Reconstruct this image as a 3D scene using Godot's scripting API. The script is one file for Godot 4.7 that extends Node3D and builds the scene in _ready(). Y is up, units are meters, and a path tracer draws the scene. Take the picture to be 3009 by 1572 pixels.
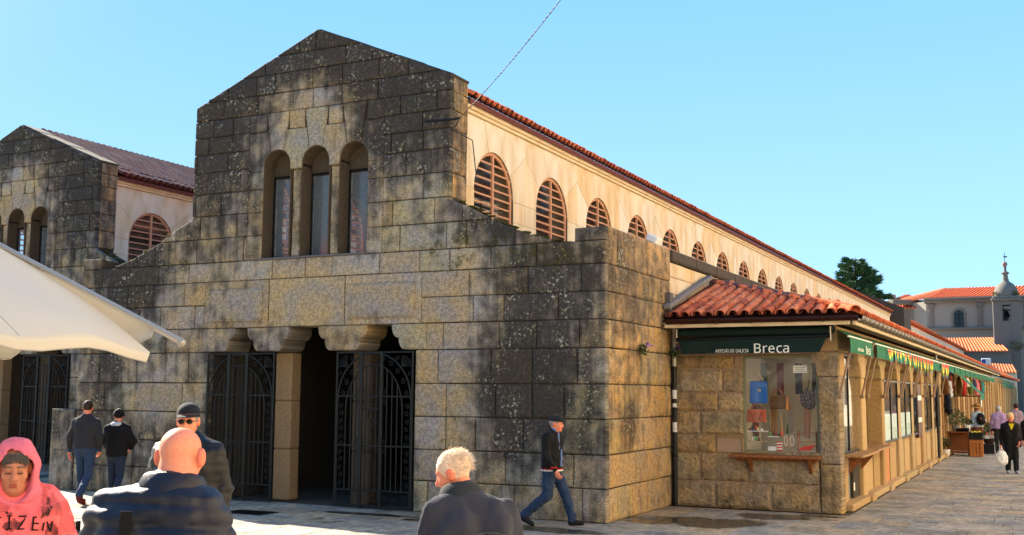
extends Node3D
# A granite market hall with a gabled gatehouse, a lean-to row of stalls and passers-by in low side light.

var M := {}
var taken := {}
var rng := RandomNumberGenerator.new()

const ZF := -16.27      # front plane of the gatehouse
const XC := -12.18      # its centre line
const XE := -6.36       # its east face
const ZB := -19.58      # front plane of the corner shop
const XS := -3.33       # front plane of the stall row


# ---------------------------------------------------------------- mesh collector
class MB:
	var v := PackedVector3Array()
	var n := PackedVector3Array()
	var uv := PackedVector2Array()
	var c := PackedColorArray()
	var ix := PackedInt32Array()
	var col := Color.WHITE
	var tinted := false

	func vert(p: Vector3, nn: Vector3, t := Vector2.ZERO) -> int:
		v.append(p); n.append(nn); uv.append(t); c.append(col)
		return v.size() - 1

	# corners run counterclockwise seen from outside
	func tri(a: Vector3, b: Vector3, d: Vector3, ta := Vector2.ZERO, tb := Vector2.ZERO, td := Vector2.ZERO) -> void:
		var nn := (b - a).cross(d - a)
		if nn.length_squared() < 1e-14:
			return
		nn = nn.normalized()
		var k := vert(a, nn, ta)
		vert(b, nn, tb); vert(d, nn, td)
		ix.append_array([k, k + 2, k + 1])

	func quad(a: Vector3, b: Vector3, d: Vector3, e: Vector3, ta := Vector2.ZERO, tb := Vector2.ZERO, td := Vector2.ZERO, te := Vector2.ZERO) -> void:
		var nn := (d - a).cross(e - b)
		if nn.length_squared() < 1e-14:
			return
		nn = nn.normalized()
		var k := vert(a, nn, ta)
		vert(b, nn, tb); vert(d, nn, td); vert(e, nn, te)
		ix.append_array([k, k + 2, k + 1, k, k + 3, k + 2])

	func box(at: Vector3, s: Vector3, b := Basis.IDENTITY) -> void:
		var h := s * 0.5
		var p := []
		for k in 8:
			p.append(at + b * Vector3(h.x if k & 1 else -h.x, h.y if k & 2 else -h.y, h.z if k & 4 else -h.z))
		quad(p[4], p[5], p[7], p[6]); quad(p[1], p[0], p[2], p[3])
		quad(p[5], p[1], p[3], p[7]); quad(p[0], p[4], p[6], p[2])
		quad(p[6], p[7], p[3], p[2]); quad(p[0], p[1], p[5], p[4])

	# box with chamfered edges
	func cbox(at: Vector3, s: Vector3, r: float, b := Basis.IDENTITY) -> void:
		var h := s * 0.5
		r = minf(r, minf(h.x, minf(h.y, h.z)) * 0.9)
		var g := func(x: float, y: float, z: float) -> Vector3: return at + b * Vector3(x, y, z)
		var i := h - Vector3(r, r, r)
		for sg in [-1.0, 1.0]:
			var q1 := [g.call(sg * h.x, -i.y, -i.z), g.call(sg * h.x, i.y, -i.z), g.call(sg * h.x, i.y, i.z), g.call(sg * h.x, -i.y, i.z)]
			var q2 := [g.call(-i.x, sg * h.y, -i.z), g.call(-i.x, sg * h.y, i.z), g.call(i.x, sg * h.y, i.z), g.call(i.x, sg * h.y, -i.z)]
			var q3 := [g.call(-i.x, -i.y, sg * h.z), g.call(i.x, -i.y, sg * h.z), g.call(i.x, i.y, sg * h.z), g.call(-i.x, i.y, sg * h.z)]
			for q in [q1, q2, q3]:
				if sg > 0: quad(q[0], q[1], q[2], q[3])
				else: quad(q[3], q[2], q[1], q[0])
		for sa in [-1.0, 1.0]:
			for sb in [-1.0, 1.0]:
				_e(g.call(sa * h.x, sb * i.y, -i.z), g.call(sa * i.x, sb * h.y, -i.z), g.call(sa * i.x, sb * h.y, i.z), g.call(sa * h.x, sb * i.y, i.z), at)
				_e(g.call(sa * h.x, -i.y, sb * i.z), g.call(sa * i.x, -i.y, sb * h.z), g.call(sa * i.x, i.y, sb * h.z), g.call(sa * h.x, i.y, sb * i.z), at)
				_e(g.call(-i.x, sa * h.y, sb * i.z), g.call(-i.x, sa * i.y, sb * h.z), g.call(i.x, sa * i.y, sb * h.z), g.call(i.x, sa * h.y, sb * i.z), at)
				for sc in [-1.0, 1.0]:
					var a: Vector3 = g.call(sa * h.x, sb * i.y, sc * i.z)
					var d: Vector3 = g.call(sa * i.x, sb * h.y, sc * i.z)
					var e: Vector3 = g.call(sa * i.x, sb * i.y, sc * h.z)
					if (d - a).cross(e - a).dot(a - at) > 0: tri(a, d, e)
					else: tri(a, e, d)

	func _e(a: Vector3, b: Vector3, d: Vector3, e: Vector3, at: Vector3) -> void:
		if (d - a).cross(e - b).dot((a + d) * 0.5 - at) > 0: quad(a, b, d, e)
		else: quad(e, d, b, a)

	# round bar through the points p; r is one radius or one per point
	func tube(p: Array, r, sides := 8, caps := true, squash := 1.0) -> void:
		var m := p.size()
		var up := Vector3.UP
		var first := (Vector3(p[1]) - Vector3(p[0])).normalized()
		if absf(first.dot(up)) > 0.92: up = Vector3.RIGHT
		var base := v.size()
		for k in m:
			var dir: Vector3 = (Vector3(p[mini(k + 1, m - 1)]) - Vector3(p[maxi(k - 1, 0)])).normalized()
			var s := dir.cross(up).normalized()
			var u := s.cross(dir).normalized()
			up = u
			var rad: float = r[k] if r is Array else r
			for j in sides:
				var a := TAU * j / sides
				var nn := s * cos(a) + u * sin(a)
				vert(Vector3(p[k]) + (s * cos(a) + u * sin(a) * squash) * rad, nn, Vector2(float(j) / sides, float(k) / m))
		for k in m - 1:
			for j in sides:
				var a := base + k * sides + j
				var b := base + k * sides + (j + 1) % sides
				ix.append_array([a, b, a + sides, b, b + sides, a + sides])
		if caps:
			for e in [0, m - 1]:
				var o := base + int(e) * sides
				for j in range(1, sides - 1):
					if e == 0: tri(v[o], v[o + j + 1], v[o + j])
					else: tri(v[o], v[o + j], v[o + j + 1])

	# turned shape about the axis y at "at": prof holds Vector2(radius, height)
	func lathe(at: Vector3, prof: Array, segs := 16, b := Basis.IDENTITY) -> void:
		var base := v.size()
		var m := prof.size()
		for k in m:
			var t: Vector2 = (Vector2(prof[mini(k + 1, m - 1)]) - Vector2(prof[maxi(k - 1, 0)])).normalized()
			for j in segs:
				var a := TAU * j / segs
				vert(at + b * Vector3(prof[k].x * cos(a), prof[k].y, prof[k].x * sin(a)), b * Vector3(t.y * cos(a), -t.x, t.y * sin(a)).normalized(), Vector2(float(j) / segs, float(k) / m))
		for k in m - 1:
			for j in segs:
				var a := base + k * segs + j
				var d := base + k * segs + (j + 1) % segs
				ix.append_array([a, d, a + segs, d, d + segs, a + segs])

	func ball(at: Vector3, r: Vector3, segs := 10, rings := 6) -> void:
		var base := v.size()
		for k in rings + 1:
			var ph := PI * k / rings
			for j in segs:
				var a := TAU * j / segs
				var nn := Vector3(sin(ph) * cos(a), -cos(ph), sin(ph) * sin(a))
				vert(at + nn * r, (nn / r).normalized(), Vector2(float(j) / segs, float(k) / rings))
		for k in rings:
			for j in segs:
				var a := base + k * segs + j
				var d := base + k * segs + (j + 1) % segs
				ix.append_array([a, d, a + segs, d, d + segs, a + segs])

	# smooth sheet: rows of points of equal length; thick adds a back side
	func grid(rows: Array, thick := 0.0, closed := false) -> void:
		var nr := rows.size()
		var nc: int = rows[0].size()
		var nrm := []
		for i in nr:
			var line := []
			for j in nc:
				var du: Vector3 = rows[i][mini(j + 1, nc - 1)] - rows[i][maxi(j - 1, 0)]
				if closed: du = rows[i][(j + 1) % nc] - rows[i][(j + nc - 1) % nc]
				var dv: Vector3 = rows[mini(i + 1, nr - 1)][j] - rows[maxi(i - 1, 0)][j]
				line.append(du.cross(dv).normalized())
			nrm.append(line)
		for side in ([1, -1] if thick > 0.0 else [1]):
			var base := v.size()
			for i in nr:
				for j in nc:
					vert(rows[i][j] + (nrm[i][j] * -thick if side < 0 else Vector3.ZERO), nrm[i][j] * side, Vector2(float(j) / maxi(nc - 1, 1), float(i) / maxi(nr - 1, 1)))
			for i in nr - 1:
				for j in (nc if closed else nc - 1):
					var a := base + i * nc + j
					var b := base + i * nc + (j + 1) % nc
					if side > 0: ix.append_array([a, a + nc, b, b, a + nc, b + nc])
					else: ix.append_array([a, b, a + nc, b, b + nc, a + nc])
		if thick > 0.0 and not closed:
			for i in nr - 1:
				for j in [0, nc - 1]:
					var a: Vector3 = rows[i][j]; var b: Vector3 = rows[i + 1][j]
					var a2: Vector3 = a - nrm[i][j] * thick; var b2: Vector3 = b - nrm[i + 1][j] * thick
					if j == 0: quad(a, a2, b2, b)
					else: quad(a2, a, b, b2)
			for j in nc - 1:
				for i in [0, nr - 1]:
					var a: Vector3 = rows[i][j]; var b: Vector3 = rows[i][j + 1]
					var a2: Vector3 = a - nrm[i][j] * thick; var b2: Vector3 = b - nrm[i][j + 1] * thick
					if i == 0: quad(a2, a, b, b2)
					else: quad(a, a2, b2, b)

	# polygon (counterclockwise in the frame o, x, y; out = x cross y) pushed "depth" backwards, its rim chamfered by bev, its face swelling by swell
	func slab(poly: PackedVector2Array, o: Vector3, x: Vector3, y: Vector3, depth: float, bev := 0.0, swell := 0.0, uvr := Rect2(), flat := false) -> void:
		var m := poly.size()
		var out := x.cross(y)
		if Geometry2D.is_polygon_clockwise(poly):
			poly = poly.duplicate()
			poly.reverse()
		var uvt := func(p: Vector2) -> Vector2:
			if uvr.size.x == 0.0: return p
			return Vector2((p.x - uvr.position.x) / uvr.size.x, 1.0 - (p.y - uvr.position.y) / uvr.size.y)
		var at := func(p: Vector2, z: float) -> Vector3: return o + x * p.x + y * p.y + out * z
		var inner := PackedVector2Array()
		for k in m:
			inner.append(_inset(poly, k, bev))
		if bev > 0.0:
			for k in m:
				var l := (k + 1) % m
				quad(at.call(poly[k], -bev), at.call(poly[l], -bev), at.call(inner[l], 0.0), at.call(inner[k], 0.0), uvt.call(poly[k]), uvt.call(poly[l]), uvt.call(inner[l]), uvt.call(inner[k]))
		for k in m:
			var l := (k + 1) % m
			quad(at.call(poly[k], -depth), at.call(poly[l], -depth), at.call(poly[l], -bev), at.call(poly[k], -bev), uvt.call(poly[k]), uvt.call(poly[l]), uvt.call(poly[l]), uvt.call(poly[k]))
		if swell != 0.0:
			var cen := Vector2.ZERO
			for p in inner: cen += p
			cen /= m
			var ring := PackedVector2Array()
			for k in m: ring.append(_inset(inner, k, 0.035))
			for k in m:
				var l := (k + 1) % m
				quad(at.call(inner[k], 0.0), at.call(inner[l], 0.0), at.call(ring[l], swell), at.call(ring[k], swell), uvt.call(inner[k]), uvt.call(inner[l]), uvt.call(ring[l]), uvt.call(ring[k]))
				tri(at.call(ring[k], swell), at.call(ring[l], swell), at.call(cen, swell * 1.3), uvt.call(ring[k]), uvt.call(ring[l]), uvt.call(cen))
		else:
			var t := Geometry2D.triangulate_polygon(inner)
			for k in range(0, t.size(), 3):
				var a := inner[t[k]]; var b := inner[t[k + 1]]; var d := inner[t[k + 2]]
				if (b - a).cross(d - a) < 0.0:
					var s := b; b = d; d = s
				tri(at.call(a, 0.0), at.call(b, 0.0), at.call(d, 0.0), uvt.call(a), uvt.call(b), uvt.call(d))
				if flat: tri(at.call(a, -depth), at.call(d, -depth), at.call(b, -depth), uvt.call(a), uvt.call(d), uvt.call(b))

	func _inset(poly: PackedVector2Array, k: int, d: float) -> Vector2:
		var m := poly.size()
		var p := poly[k]
		var e1 := (p - poly[(k + m - 1) % m]).normalized()
		var e2 := (poly[(k + 1) % m] - p).normalized()
		var n1 := Vector2(-e1.y, e1.x)
		var n2 := Vector2(-e2.y, e2.x)
		var b := n1 + n2
		var l := b.length_squared()
		if l < 0.15: return p + n1 * d
		return p + b * (2.0 * d / l)

	func mesh() -> ArrayMesh:
		var a := []
		a.resize(Mesh.ARRAY_MAX)
		a[Mesh.ARRAY_VERTEX] = v; a[Mesh.ARRAY_NORMAL] = n; a[Mesh.ARRAY_TEX_UV] = uv; a[Mesh.ARRAY_INDEX] = ix
		if tinted: a[Mesh.ARRAY_COLOR] = c
		var am := ArrayMesh.new()
		if v.size() > 0:
			am.add_surface_from_arrays(Mesh.PRIMITIVE_TRIANGLES, a)
		return am


# ---------------------------------------------------------------- scene tree helpers
func thing(called: String, label: String, category: String, at := Vector3.ZERO, group := "", turn := 0.0) -> Node3D:
	var o := Node3D.new()
	_top(o, called)
	o.position = at
	o.rotation.y = turn
	tag(o, label, category, group)
	return o

func _top(o: Node3D, called: String) -> void:
	var k: int = taken.get(called, 0)
	taken[called] = k + 1
	o.name = called if k == 0 else "%s_%03d" % [called, k]
	add_child(o)

func tag(o: Node, label: String, category: String, group := "") -> void:
	o.set_meta("label", label)
	o.set_meta("category", category)
	if group != "": o.set_meta("group", group)

func part(parent: Node, called: String, mesh, mat: Material, at := Vector3.ZERO, b := Basis.IDENTITY) -> MeshInstance3D:
	var o := MeshInstance3D.new()
	var key := "n_" + called
	var k: int = parent.get_meta(key, 0) if parent.has_meta(key) else 0
	parent.set_meta(key, k + 1)
	o.name = called if k == 0 else "%s_%03d" % [called, k]
	o.mesh = mesh.mesh() if mesh is MB else mesh
	o.material_override = mat
	o.transform = Transform3D(b, at)
	parent.add_child(o)
	return o

func single(called: String, mesh, mat: Material, label: String, category: String, at := Vector3.ZERO, b := Basis.IDENTITY, group := "") -> MeshInstance3D:
	var o := MeshInstance3D.new()
	_top(o, called)
	o.mesh = mesh.mesh() if mesh is MB else mesh
	o.material_override = mat
	o.transform = Transform3D(b, at)
	tag(o, label, category, group)
	return o

func structure(called: String, mesh, mat: Material, at := Vector3.ZERO) -> MeshInstance3D:
	var o := MeshInstance3D.new()
	_top(o, called)
	o.mesh = mesh.mesh() if mesh is MB else mesh
	o.material_override = mat
	o.position = at
	o.set_meta("kind", "structure")
	return o

func copy_thing(o: Node3D, at: Vector3, label := "", turn := 0.0) -> Node3D:
	var r: Node3D = o.duplicate()
	var base := String(o.name)
	var rx := base.rfind("_")
	if rx > 0 and base.substr(rx + 1).is_valid_int(): base = base.substr(0, rx)
	_top(r, base)
	r.position = at
	r.rotation.y = turn
	if label != "": r.set_meta("label", label)
	return r

func rect(x0: float, y0: float, x1: float, y1: float) -> PackedVector2Array:
	return PackedVector2Array([Vector2(x0, y0), Vector2(x1, y0), Vector2(x1, y1), Vector2(x0, y1)])

func rr(a: float, b: float) -> float:
	return rng.randf_range(a, b)


# ---------------------------------------------------------------- materials
func mat(c: Color, rough := 0.85, metal := 0.0) -> StandardMaterial3D:
	var m := StandardMaterial3D.new()
	m.albedo_color = c
	m.roughness = rough
	m.metallic = metal
	m.metallic_specular = 0.4
	return m

func noise_img(w: int, h: int, freq: float, sd: int, kind := FastNoiseLite.TYPE_SIMPLEX_SMOOTH, oct := 4, sy := 1.0) -> PackedByteArray:
	var f := FastNoiseLite.new()
	f.noise_type = kind
	f.seed = sd
	f.frequency = freq
	f.fractal_octaves = oct
	if kind == FastNoiseLite.TYPE_CELLULAR:
		f.fractal_type = FastNoiseLite.FRACTAL_NONE
	if sy == 1.0:
		return f.get_image(w, h, false, false, true).get_data()
	var im := f.get_image(w, int(h * sy), false, false, true)
	im.resize(w, h, Image.INTERPOLATE_BILINEAR)
	return im.get_data()

# tiling grey or coloured noise: colours along a ramp
func noise_tex(sz: int, freq: float, sd: int, cols: Array, offs: Array, kind := FastNoiseLite.TYPE_SIMPLEX_SMOOTH, oct := 5, sy := 1.0) -> ImageTexture:
	var f := FastNoiseLite.new()
	f.noise_type = kind
	f.seed = sd
	f.frequency = freq
	f.fractal_octaves = oct
	if kind == FastNoiseLite.TYPE_CELLULAR: f.fractal_type = FastNoiseLite.FRACTAL_NONE
	var im := f.get_seamless_image(sz, int(sz * sy), false, false, 0.1, true)
	if sy != 1.0: im.resize(sz, sz)
	var d := im.get_data()
	var lut := PackedByteArray()
	var g := Gradient.new()
	g.offsets = PackedFloat32Array(offs)
	g.colors = PackedColorArray(cols)
	for k in 256:
		var cc := g.sample(k / 255.0)
		lut.append_array([cc.r8, cc.g8, cc.b8])
	var o := PackedByteArray()
	o.resize(sz * sz * 3)
	for k in sz * sz:
		var q := d[k] * 3
		o[k * 3] = lut[q]; o[k * 3 + 1] = lut[q + 1]; o[k * 3 + 2] = lut[q + 2]
	var r := Image.create_from_data(sz, sz, false, Image.FORMAT_RGB8, o)
	return ImageTexture.create_from_image(r)

func height_tex(sz: int, freq: float, sd: int, kind := FastNoiseLite.TYPE_SIMPLEX_SMOOTH, oct := 4, sy := 1.0) -> ImageTexture:
	return noise_tex(sz, freq, sd, [Color.BLACK, Color.WHITE], [0.0, 1.0], kind, oct, sy)

func relief(m: StandardMaterial3D, t: Texture2D, cm: float) -> StandardMaterial3D:
	m.heightmap_enabled = true
	m.heightmap_texture = t
	m.heightmap_scale = cm
	return m

func triplanar(m: StandardMaterial3D, per_metre: float) -> StandardMaterial3D:
	m.uv1_triplanar = true
	m.uv1_world_triplanar = true
	m.uv1_scale = Vector3.ONE * per_metre
	return m

func surf(c: Color, tex: Texture2D, per_metre: float, rough := 0.9, bump: Texture2D = null, cm := 0.0) -> StandardMaterial3D:
	var m := mat(c, rough)
	m.albedo_texture = tex
	triplanar(m, per_metre)
	if bump: relief(m, bump, cm)
	return m


# Weathered granite for one wall: colours and relief over the rectangle x0..x1, y0..y1.
# zones: [x, y, rx, ry, amount] raise or lower the cover of dark crust; moss: the same for moss.
func granite(x0: float, y0: float, x1: float, y1: float, ppm: float, sd: int, base: float, zones: Array, moss: Array, tan_c: Color, crust_c: Color, lichen := 1.0) -> Array:
	var w := int((x1 - x0) * ppm)
	var h := int((y1 - y0) * ppm)
	var lw := maxi(w / 12, 8)
	var lh := maxi(h / 12, 8)
	var zi := Image.create(lw, lh, false, Image.FORMAT_RF)
	var mi := Image.create(lw, lh, false, Image.FORMAT_RF)
	for j in lh:
		for i in lw:
			var px := x0 + (i + 0.5) / lw * (x1 - x0)
			var py := y1 - (j + 0.5) / lh * (y1 - y0)
			var s := base
			for z in zones:
				var q: float = pow((px - z[0]) / z[2], 2.0) + pow((py - z[1]) / z[3], 2.0)
				if q < 4.0: s += z[4] * exp(-q * 1.2)
			var g := 0.0
			for z in moss:
				var q: float = pow((px - z[0]) / z[2], 2.0) + pow((py - z[1]) / z[3], 2.0)
				if q < 4.0: g += z[4] * exp(-q * 1.2)
			zi.set_pixel(i, j, Color(s, 0, 0))
			mi.set_pixel(i, j, Color(g, 0, 0))
	zi.resize(w, h, Image.INTERPOLATE_BILINEAR)
	mi.resize(w, h, Image.INTERPOLATE_BILINEAR)
	var zf := zi.get_data().to_float32_array()
	var mf := mi.get_data().to_float32_array()
	var blot := noise_img(w, h, 2.6 / ppm, sd, FastNoiseLite.TYPE_SIMPLEX_SMOOTH, 5)
	var run := noise_img(w, h, 5.0 / ppm, sd + 1, FastNoiseLite.TYPE_SIMPLEX_SMOOTH, 3, 0.12)
	var grain := noise_img(w, h, 0.36, sd + 2, FastNoiseLite.TYPE_SIMPLEX, 2)
	var lump := noise_img(w, h, 9.0 / ppm, sd + 3, FastNoiseLite.TYPE_SIMPLEX, 3)
	var spot := noise_img(w, h, 13.0 / ppm, sd + 4, FastNoiseLite.TYPE_CELLULAR, 1)
	var spot2 := noise_img(w, h, 26.0 / ppm, sd + 6, FastNoiseLite.TYPE_CELLULAR, 1)
	var hue := noise_img(w, h, 1.3 / ppm, sd + 5, FastNoiseLite.TYPE_SIMPLEX_SMOOTH, 3)
	var o := PackedByteArray()
	o.resize(w * h * 3)
	var hh := PackedByteArray()
	hh.resize(w * h)
	var tr := tan_c.r; var tg := tan_c.g; var tb := tan_c.b
	var cr := crust_c.r; var cg := crust_c.g; var cb := crust_c.b
	for k in w * h:
		var b := blot[k] / 255.0 - 0.5
		var u := run[k] / 255.0 - 0.5
		var gr := grain[k] / 255.0 - 0.5
		var lu := lump[k] / 255.0 - 0.5
		var hu := hue[k] / 255.0 - 0.5
		var d := clampf((zf[k] + b * 0.80 + u * 0.50 + lu * 0.24 - 0.5) * 1.55 + 0.5, 0.0, 1.0)
		var t := 1.0 + gr * 0.50 + lu * 0.30
		var r := (tr * (1.0 + hu * 0.20) * (1.0 - d) + cr * d) * t
		var g := (tg * (1.0 + hu * 0.08) * (1.0 - d) + cg * d) * t
		var bl := (tb * (1.0 - hu * 0.25) * (1.0 - d) + cb * d) * t
		var hv := 0.5 + gr * 0.45 + lu * 0.55
		var ms := mf[k] + b * 0.8 + lu * 0.5 + gr * 0.3
		if ms > 0.42:
			var q := clampf((ms - 0.42) * 5.0, 0.0, 0.92)
			r = r * (1.0 - q) + 0.235 * q * t; g = g * (1.0 - q) + 0.225 * q * t; bl = bl * (1.0 - q) + 0.09 * q * t
			hv += q * 0.15
		var room := lichen * (0.08 + 0.92 * d) * clampf((b + hu) * 2.0 + 0.60, 0.0, 1.4)
		room *= 0.25 + clampf(lu * 2.2 + 0.75, 0.0, 1.6)
		if spot[k] < 40.0 * room:
			var q := clampf((40.0 * room - spot[k]) / 14.0, 0.0, 1.0) * (0.55 + 0.45 * clampf(hu + 0.6, 0.0, 1.0))
			r = lerpf(r, 0.55 * t, q); g = lerpf(g, 0.54 * t, q); bl = lerpf(bl, 0.485 * t, q); hv += 0.10 * q
		elif spot2[k] < 36.0 * room:
			r = r * 0.4 + 0.33 * t; g = g * 0.4 + 0.325 * t; bl = bl * 0.4 + 0.28 * t
		o[k * 3] = int(clampf(r, 0.02, 0.9) * 255.0)
		o[k * 3 + 1] = int(clampf(g, 0.02, 0.9) * 255.0)
		o[k * 3 + 2] = int(clampf(bl, 0.015, 0.9) * 255.0)
		hh[k] = int(clampf(hv, 0.0, 1.0) * 255.0)
	var at := ImageTexture.create_from_image(Image.create_from_data(w, h, false, Image.FORMAT_RGB8, o))
	var ht := ImageTexture.create_from_image(Image.create_from_data(w, h, false, Image.FORMAT_L8, hh))
	var out := []
	for k in TINTS.size():
		var m := mat(TINTS[k], 0.93)
		m.albedo_texture = at
		m.texture_repeat = true
		relief(m, ht, 1.6)
		out.append(m)
	return out

# how the separate blocks of one wall differ
const TINTS := [Color(1, 1, 1), Color(0.95, 0.935, 0.925), Color(1.0, 0.97, 0.91), Color(0.92, 0.915, 0.92), Color(1.0, 0.98, 0.96), Color(0.97, 0.93, 0.86), Color(0.95, 0.96, 0.92)]

func make_materials() -> void:
	var fine := height_tex(256, 0.09, 5, FastNoiseLite.TYPE_SIMPLEX, 3)
	var coarse := height_tex(256, 0.03, 8, FastNoiseLite.TYPE_SIMPLEX_SMOOTH, 5)
	M.fine = fine
	M.coarse = coarse
	var gt := noise_tex(512, 0.05, 31, [Color(0.80, 0.785, 0.76), Color(0.96, 0.955, 0.95), Color(1, 1, 1)], [0.1, 0.5, 0.9], FastNoiseLite.TYPE_SIMPLEX, 5)
	M.grain = gt
	M.streaks = noise_tex(512, 0.012, 33, [Color(0.925, 0.885, 0.82), Color(0.97, 0.955, 0.925), Color(1, 1, 1)], [0.12, 0.42, 0.75], FastNoiseLite.TYPE_SIMPLEX_SMOOTH, 5, 0.22)
	M.partition = surf(Color(0.27, 0.245, 0.215), gt, 0.6, 0.95)  # dark tone of the added screens, stands in for shade inside the gateway
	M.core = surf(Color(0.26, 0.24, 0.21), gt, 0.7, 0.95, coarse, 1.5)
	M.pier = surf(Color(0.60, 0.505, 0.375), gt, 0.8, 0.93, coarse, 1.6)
	M.lichenstone = surf(Color(0.30, 0.275, 0.24), gt, 0.8, 0.95, coarse, 1.6)
	M.blackstone = surf(Color(0.20, 0.185, 0.155), gt, 0.8, 0.95, coarse, 1.6)
	M.shadestone = surf(Color(0.33, 0.285, 0.225), gt, 0.8, 0.95, coarse, 1.6)  # rust-brown stone, darkened further to paint in shade
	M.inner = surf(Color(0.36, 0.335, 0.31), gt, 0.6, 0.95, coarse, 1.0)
	# the hall's cleaner ashlar, golden granite
	M.ashlar = []
	for c in [Color(0.875, 0.81, 0.70), Color(0.89, 0.83, 0.73), Color(0.85, 0.785, 0.68), Color(0.875, 0.79, 0.665), Color(0.865, 0.815, 0.73), Color(0.865, 0.765, 0.61)]:
		M.ashlar.append(surf(c, M.streaks, 0.35, 0.9, fine, 0.25))
	M.cornice = surf(Color(0.87, 0.80, 0.68), M.streaks, 0.3, 0.9, fine, 0.3)
	M.mortar = surf(Color(0.60, 0.52, 0.41), gt, 0.9, 0.95, fine, 0.6)
	# clay tiles
	M.tilewear = noise_tex(512, 0.02, 35, [Color(0.62, 0.60, 0.58), Color(0.93, 0.92, 0.91), Color(1, 1, 1)], [0.18, 0.36, 0.7], FastNoiseLite.TYPE_SIMPLEX, 6)
	M.tile = []
	for c in [Color(0.87, 0.48, 0.32), Color(0.83, 0.44, 0.29), Color(0.89, 0.53, 0.37), Color(0.80, 0.42, 0.29), Color(0.86, 0.51, 0.37), Color(0.70, 0.38, 0.28)]:
		M.tile.append(surf(c, M.tilewear, 0.8, 0.95, fine, 0.6))
		M.tile[-1].metallic_specular = 0.15
	M.faded = [M.tile[0], M.tile[3], M.tile[2]]
	M.tile_dark = surf(Color(0.42, 0.22, 0.18), gt, 1.3, 0.9, fine, 0.5)
	M.oldtile = []
	for c in [Color(0.44, 0.25, 0.22), Color(0.50, 0.27, 0.22), Color(0.40, 0.24, 0.23), Color(0.47, 0.31, 0.27)]:
		M.oldtile.append(surf(c, gt, 1.3, 0.75, fine, 0.5))
	M.frame_wood = surf(Color(0.80, 0.585, 0.445), gt, 2.0, 0.7)
	M.iron = mat(Color(0.085, 0.105, 0.11), 0.5, 0.3)
	M.dark = mat(Color(0.06, 0.055, 0.05), 0.9)
	M.glass = mat(Color(0.55, 0.6, 0.62, 0.10), 0.03)
	M.glass.transparency = BaseMaterial3D.TRANSPARENCY_ALPHA
	M.dustyglass = mat(Color(0.60, 0.65, 0.67, 0.17), 0.10)
	M.dustyglass.transparency = BaseMaterial3D.TRANSPARENCY_ALPHA
	M.blueglass = mat(Color(0.10, 0.13, 0.16), 0.08)
	M.shopglass = mat(Color(0.6, 0.65, 0.66, 0.02), 0.02)
	M.shopglass.transparency = BaseMaterial3D.TRANSPARENCY_ALPHA
	M.shopglass.metallic_specular = 0.3
	M.film = mat(Color(0.80, 0.90, 0.88), 0.6)
	M.flag = mat(Color.WHITE, 0.8)
	M.flag.vertex_color_use_as_albedo = true
	M.flag.backlight = Color(0.4, 0.4, 0.4)
	M.arm = mat(Color(0.52, 0.42, 0.32), 0.6)
	M.steelblue = mat(Color(0.42, 0.46, 0.48), 0.55, 0.2)
	M.darkred = mat(Color(0.26, 0.06, 0.045), 0.5)
	M.greenish = mat(Color(0.46, 0.46, 0.36), 0.6)
	M.shopwall = mat(Color(0.62, 0.60, 0.55), 0.9)
	M.mossy = surf(Color(0.46, 0.43, 0.25), gt, 0.8, 0.95, coarse, 1.2)
	M.board = surf(Color(0.80, 0.52, 0.30), gt, 1.0, 0.7)
	M.mortar_pink = surf(Color(0.66, 0.56, 0.46), gt, 1.2, 0.95, fine, 0.5)
	M.gold = []
	for c in [Color(0.72, 0.60, 0.42), Color(0.76, 0.64, 0.46), Color(0.69, 0.57, 0.39), Color(0.74, 0.63, 0.47), Color(0.71, 0.62, 0.45)]:
		M.gold.append(surf(c, gt, 0.9, 0.93, coarse, 1.0))
	M.black_cloth = mat(Color(0.03, 0.03, 0.035), 0.9)
	M.greyhair = mat(Color(0.35, 0.33, 0.31), 0.8)
	M.print = mat(Color(0.06, 0.04, 0.05), 0.85)
	M.shades = mat(Color(0.05, 0.03, 0.025), 0.12)
	M.plastic = mat(Color(0.88, 0.88, 0.87), 0.5)
	M.plastic.backlight = Color(0.4, 0.4, 0.4)
	M.canvas = mat(Color(0.74, 0.72, 0.675), 0.9)
	M.canvas.backlight = Color(0.22, 0.18, 0.11)
	M.seam = mat(Color(0.66, 0.64, 0.60), 0.9)
	M.lead = mat(Color(0.38, 0.37, 0.37), 0.55, 0.4)
	M.gutter_brown = mat(Color(0.19, 0.075, 0.055), 0.35, 0.2)
	M.gutter_zinc = mat(Color(0.44, 0.41, 0.37), 0.42, 0.55)
	M.pipe = mat(Color(0.12, 0.125, 0.135), 0.4, 0.3)
	M.moss = surf(Color(0.33, 0.32, 0.09), gt, 3.0, 1.0, fine, 1.5)
	M.plaster = surf(Color(0.90, 0.84, 0.72), gt, 0.4, 0.95)
	M.white = mat(Color(0.86, 0.86, 0.84), 0.6)
	var wood := noise_tex(256, 0.03, 77, [Color(0.55, 0.5, 0.45), Color(1, 1, 1)], [0.2, 0.8], FastNoiseLite.TYPE_SIMPLEX, 4, 8.0)
	M.woodtex = wood
	M.counter_wood = surf(Color(0.66, 0.41, 0.22), wood, 1.2, 0.6)
	M.pale_wood = surf(Color(0.80, 0.62, 0.40), wood, 1.2, 0.65)
	M.crate_wood = surf(Color(0.82, 0.52, 0.26), wood, 1.5, 0.75)
	M.awning = mat(Color(0.06, 0.40, 0.30), 0.85)
	M.awning.backlight = Color(0.10, 0.30, 0.20)
	M.awning_dark = mat(Color(0.025, 0.13, 0.115), 0.85)
	M.letters = mat(Color(0.88, 0.9, 0.86), 0.7)
	M.black_metal = mat(Color(0.07, 0.075, 0.085), 0.4, 0.4)
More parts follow.
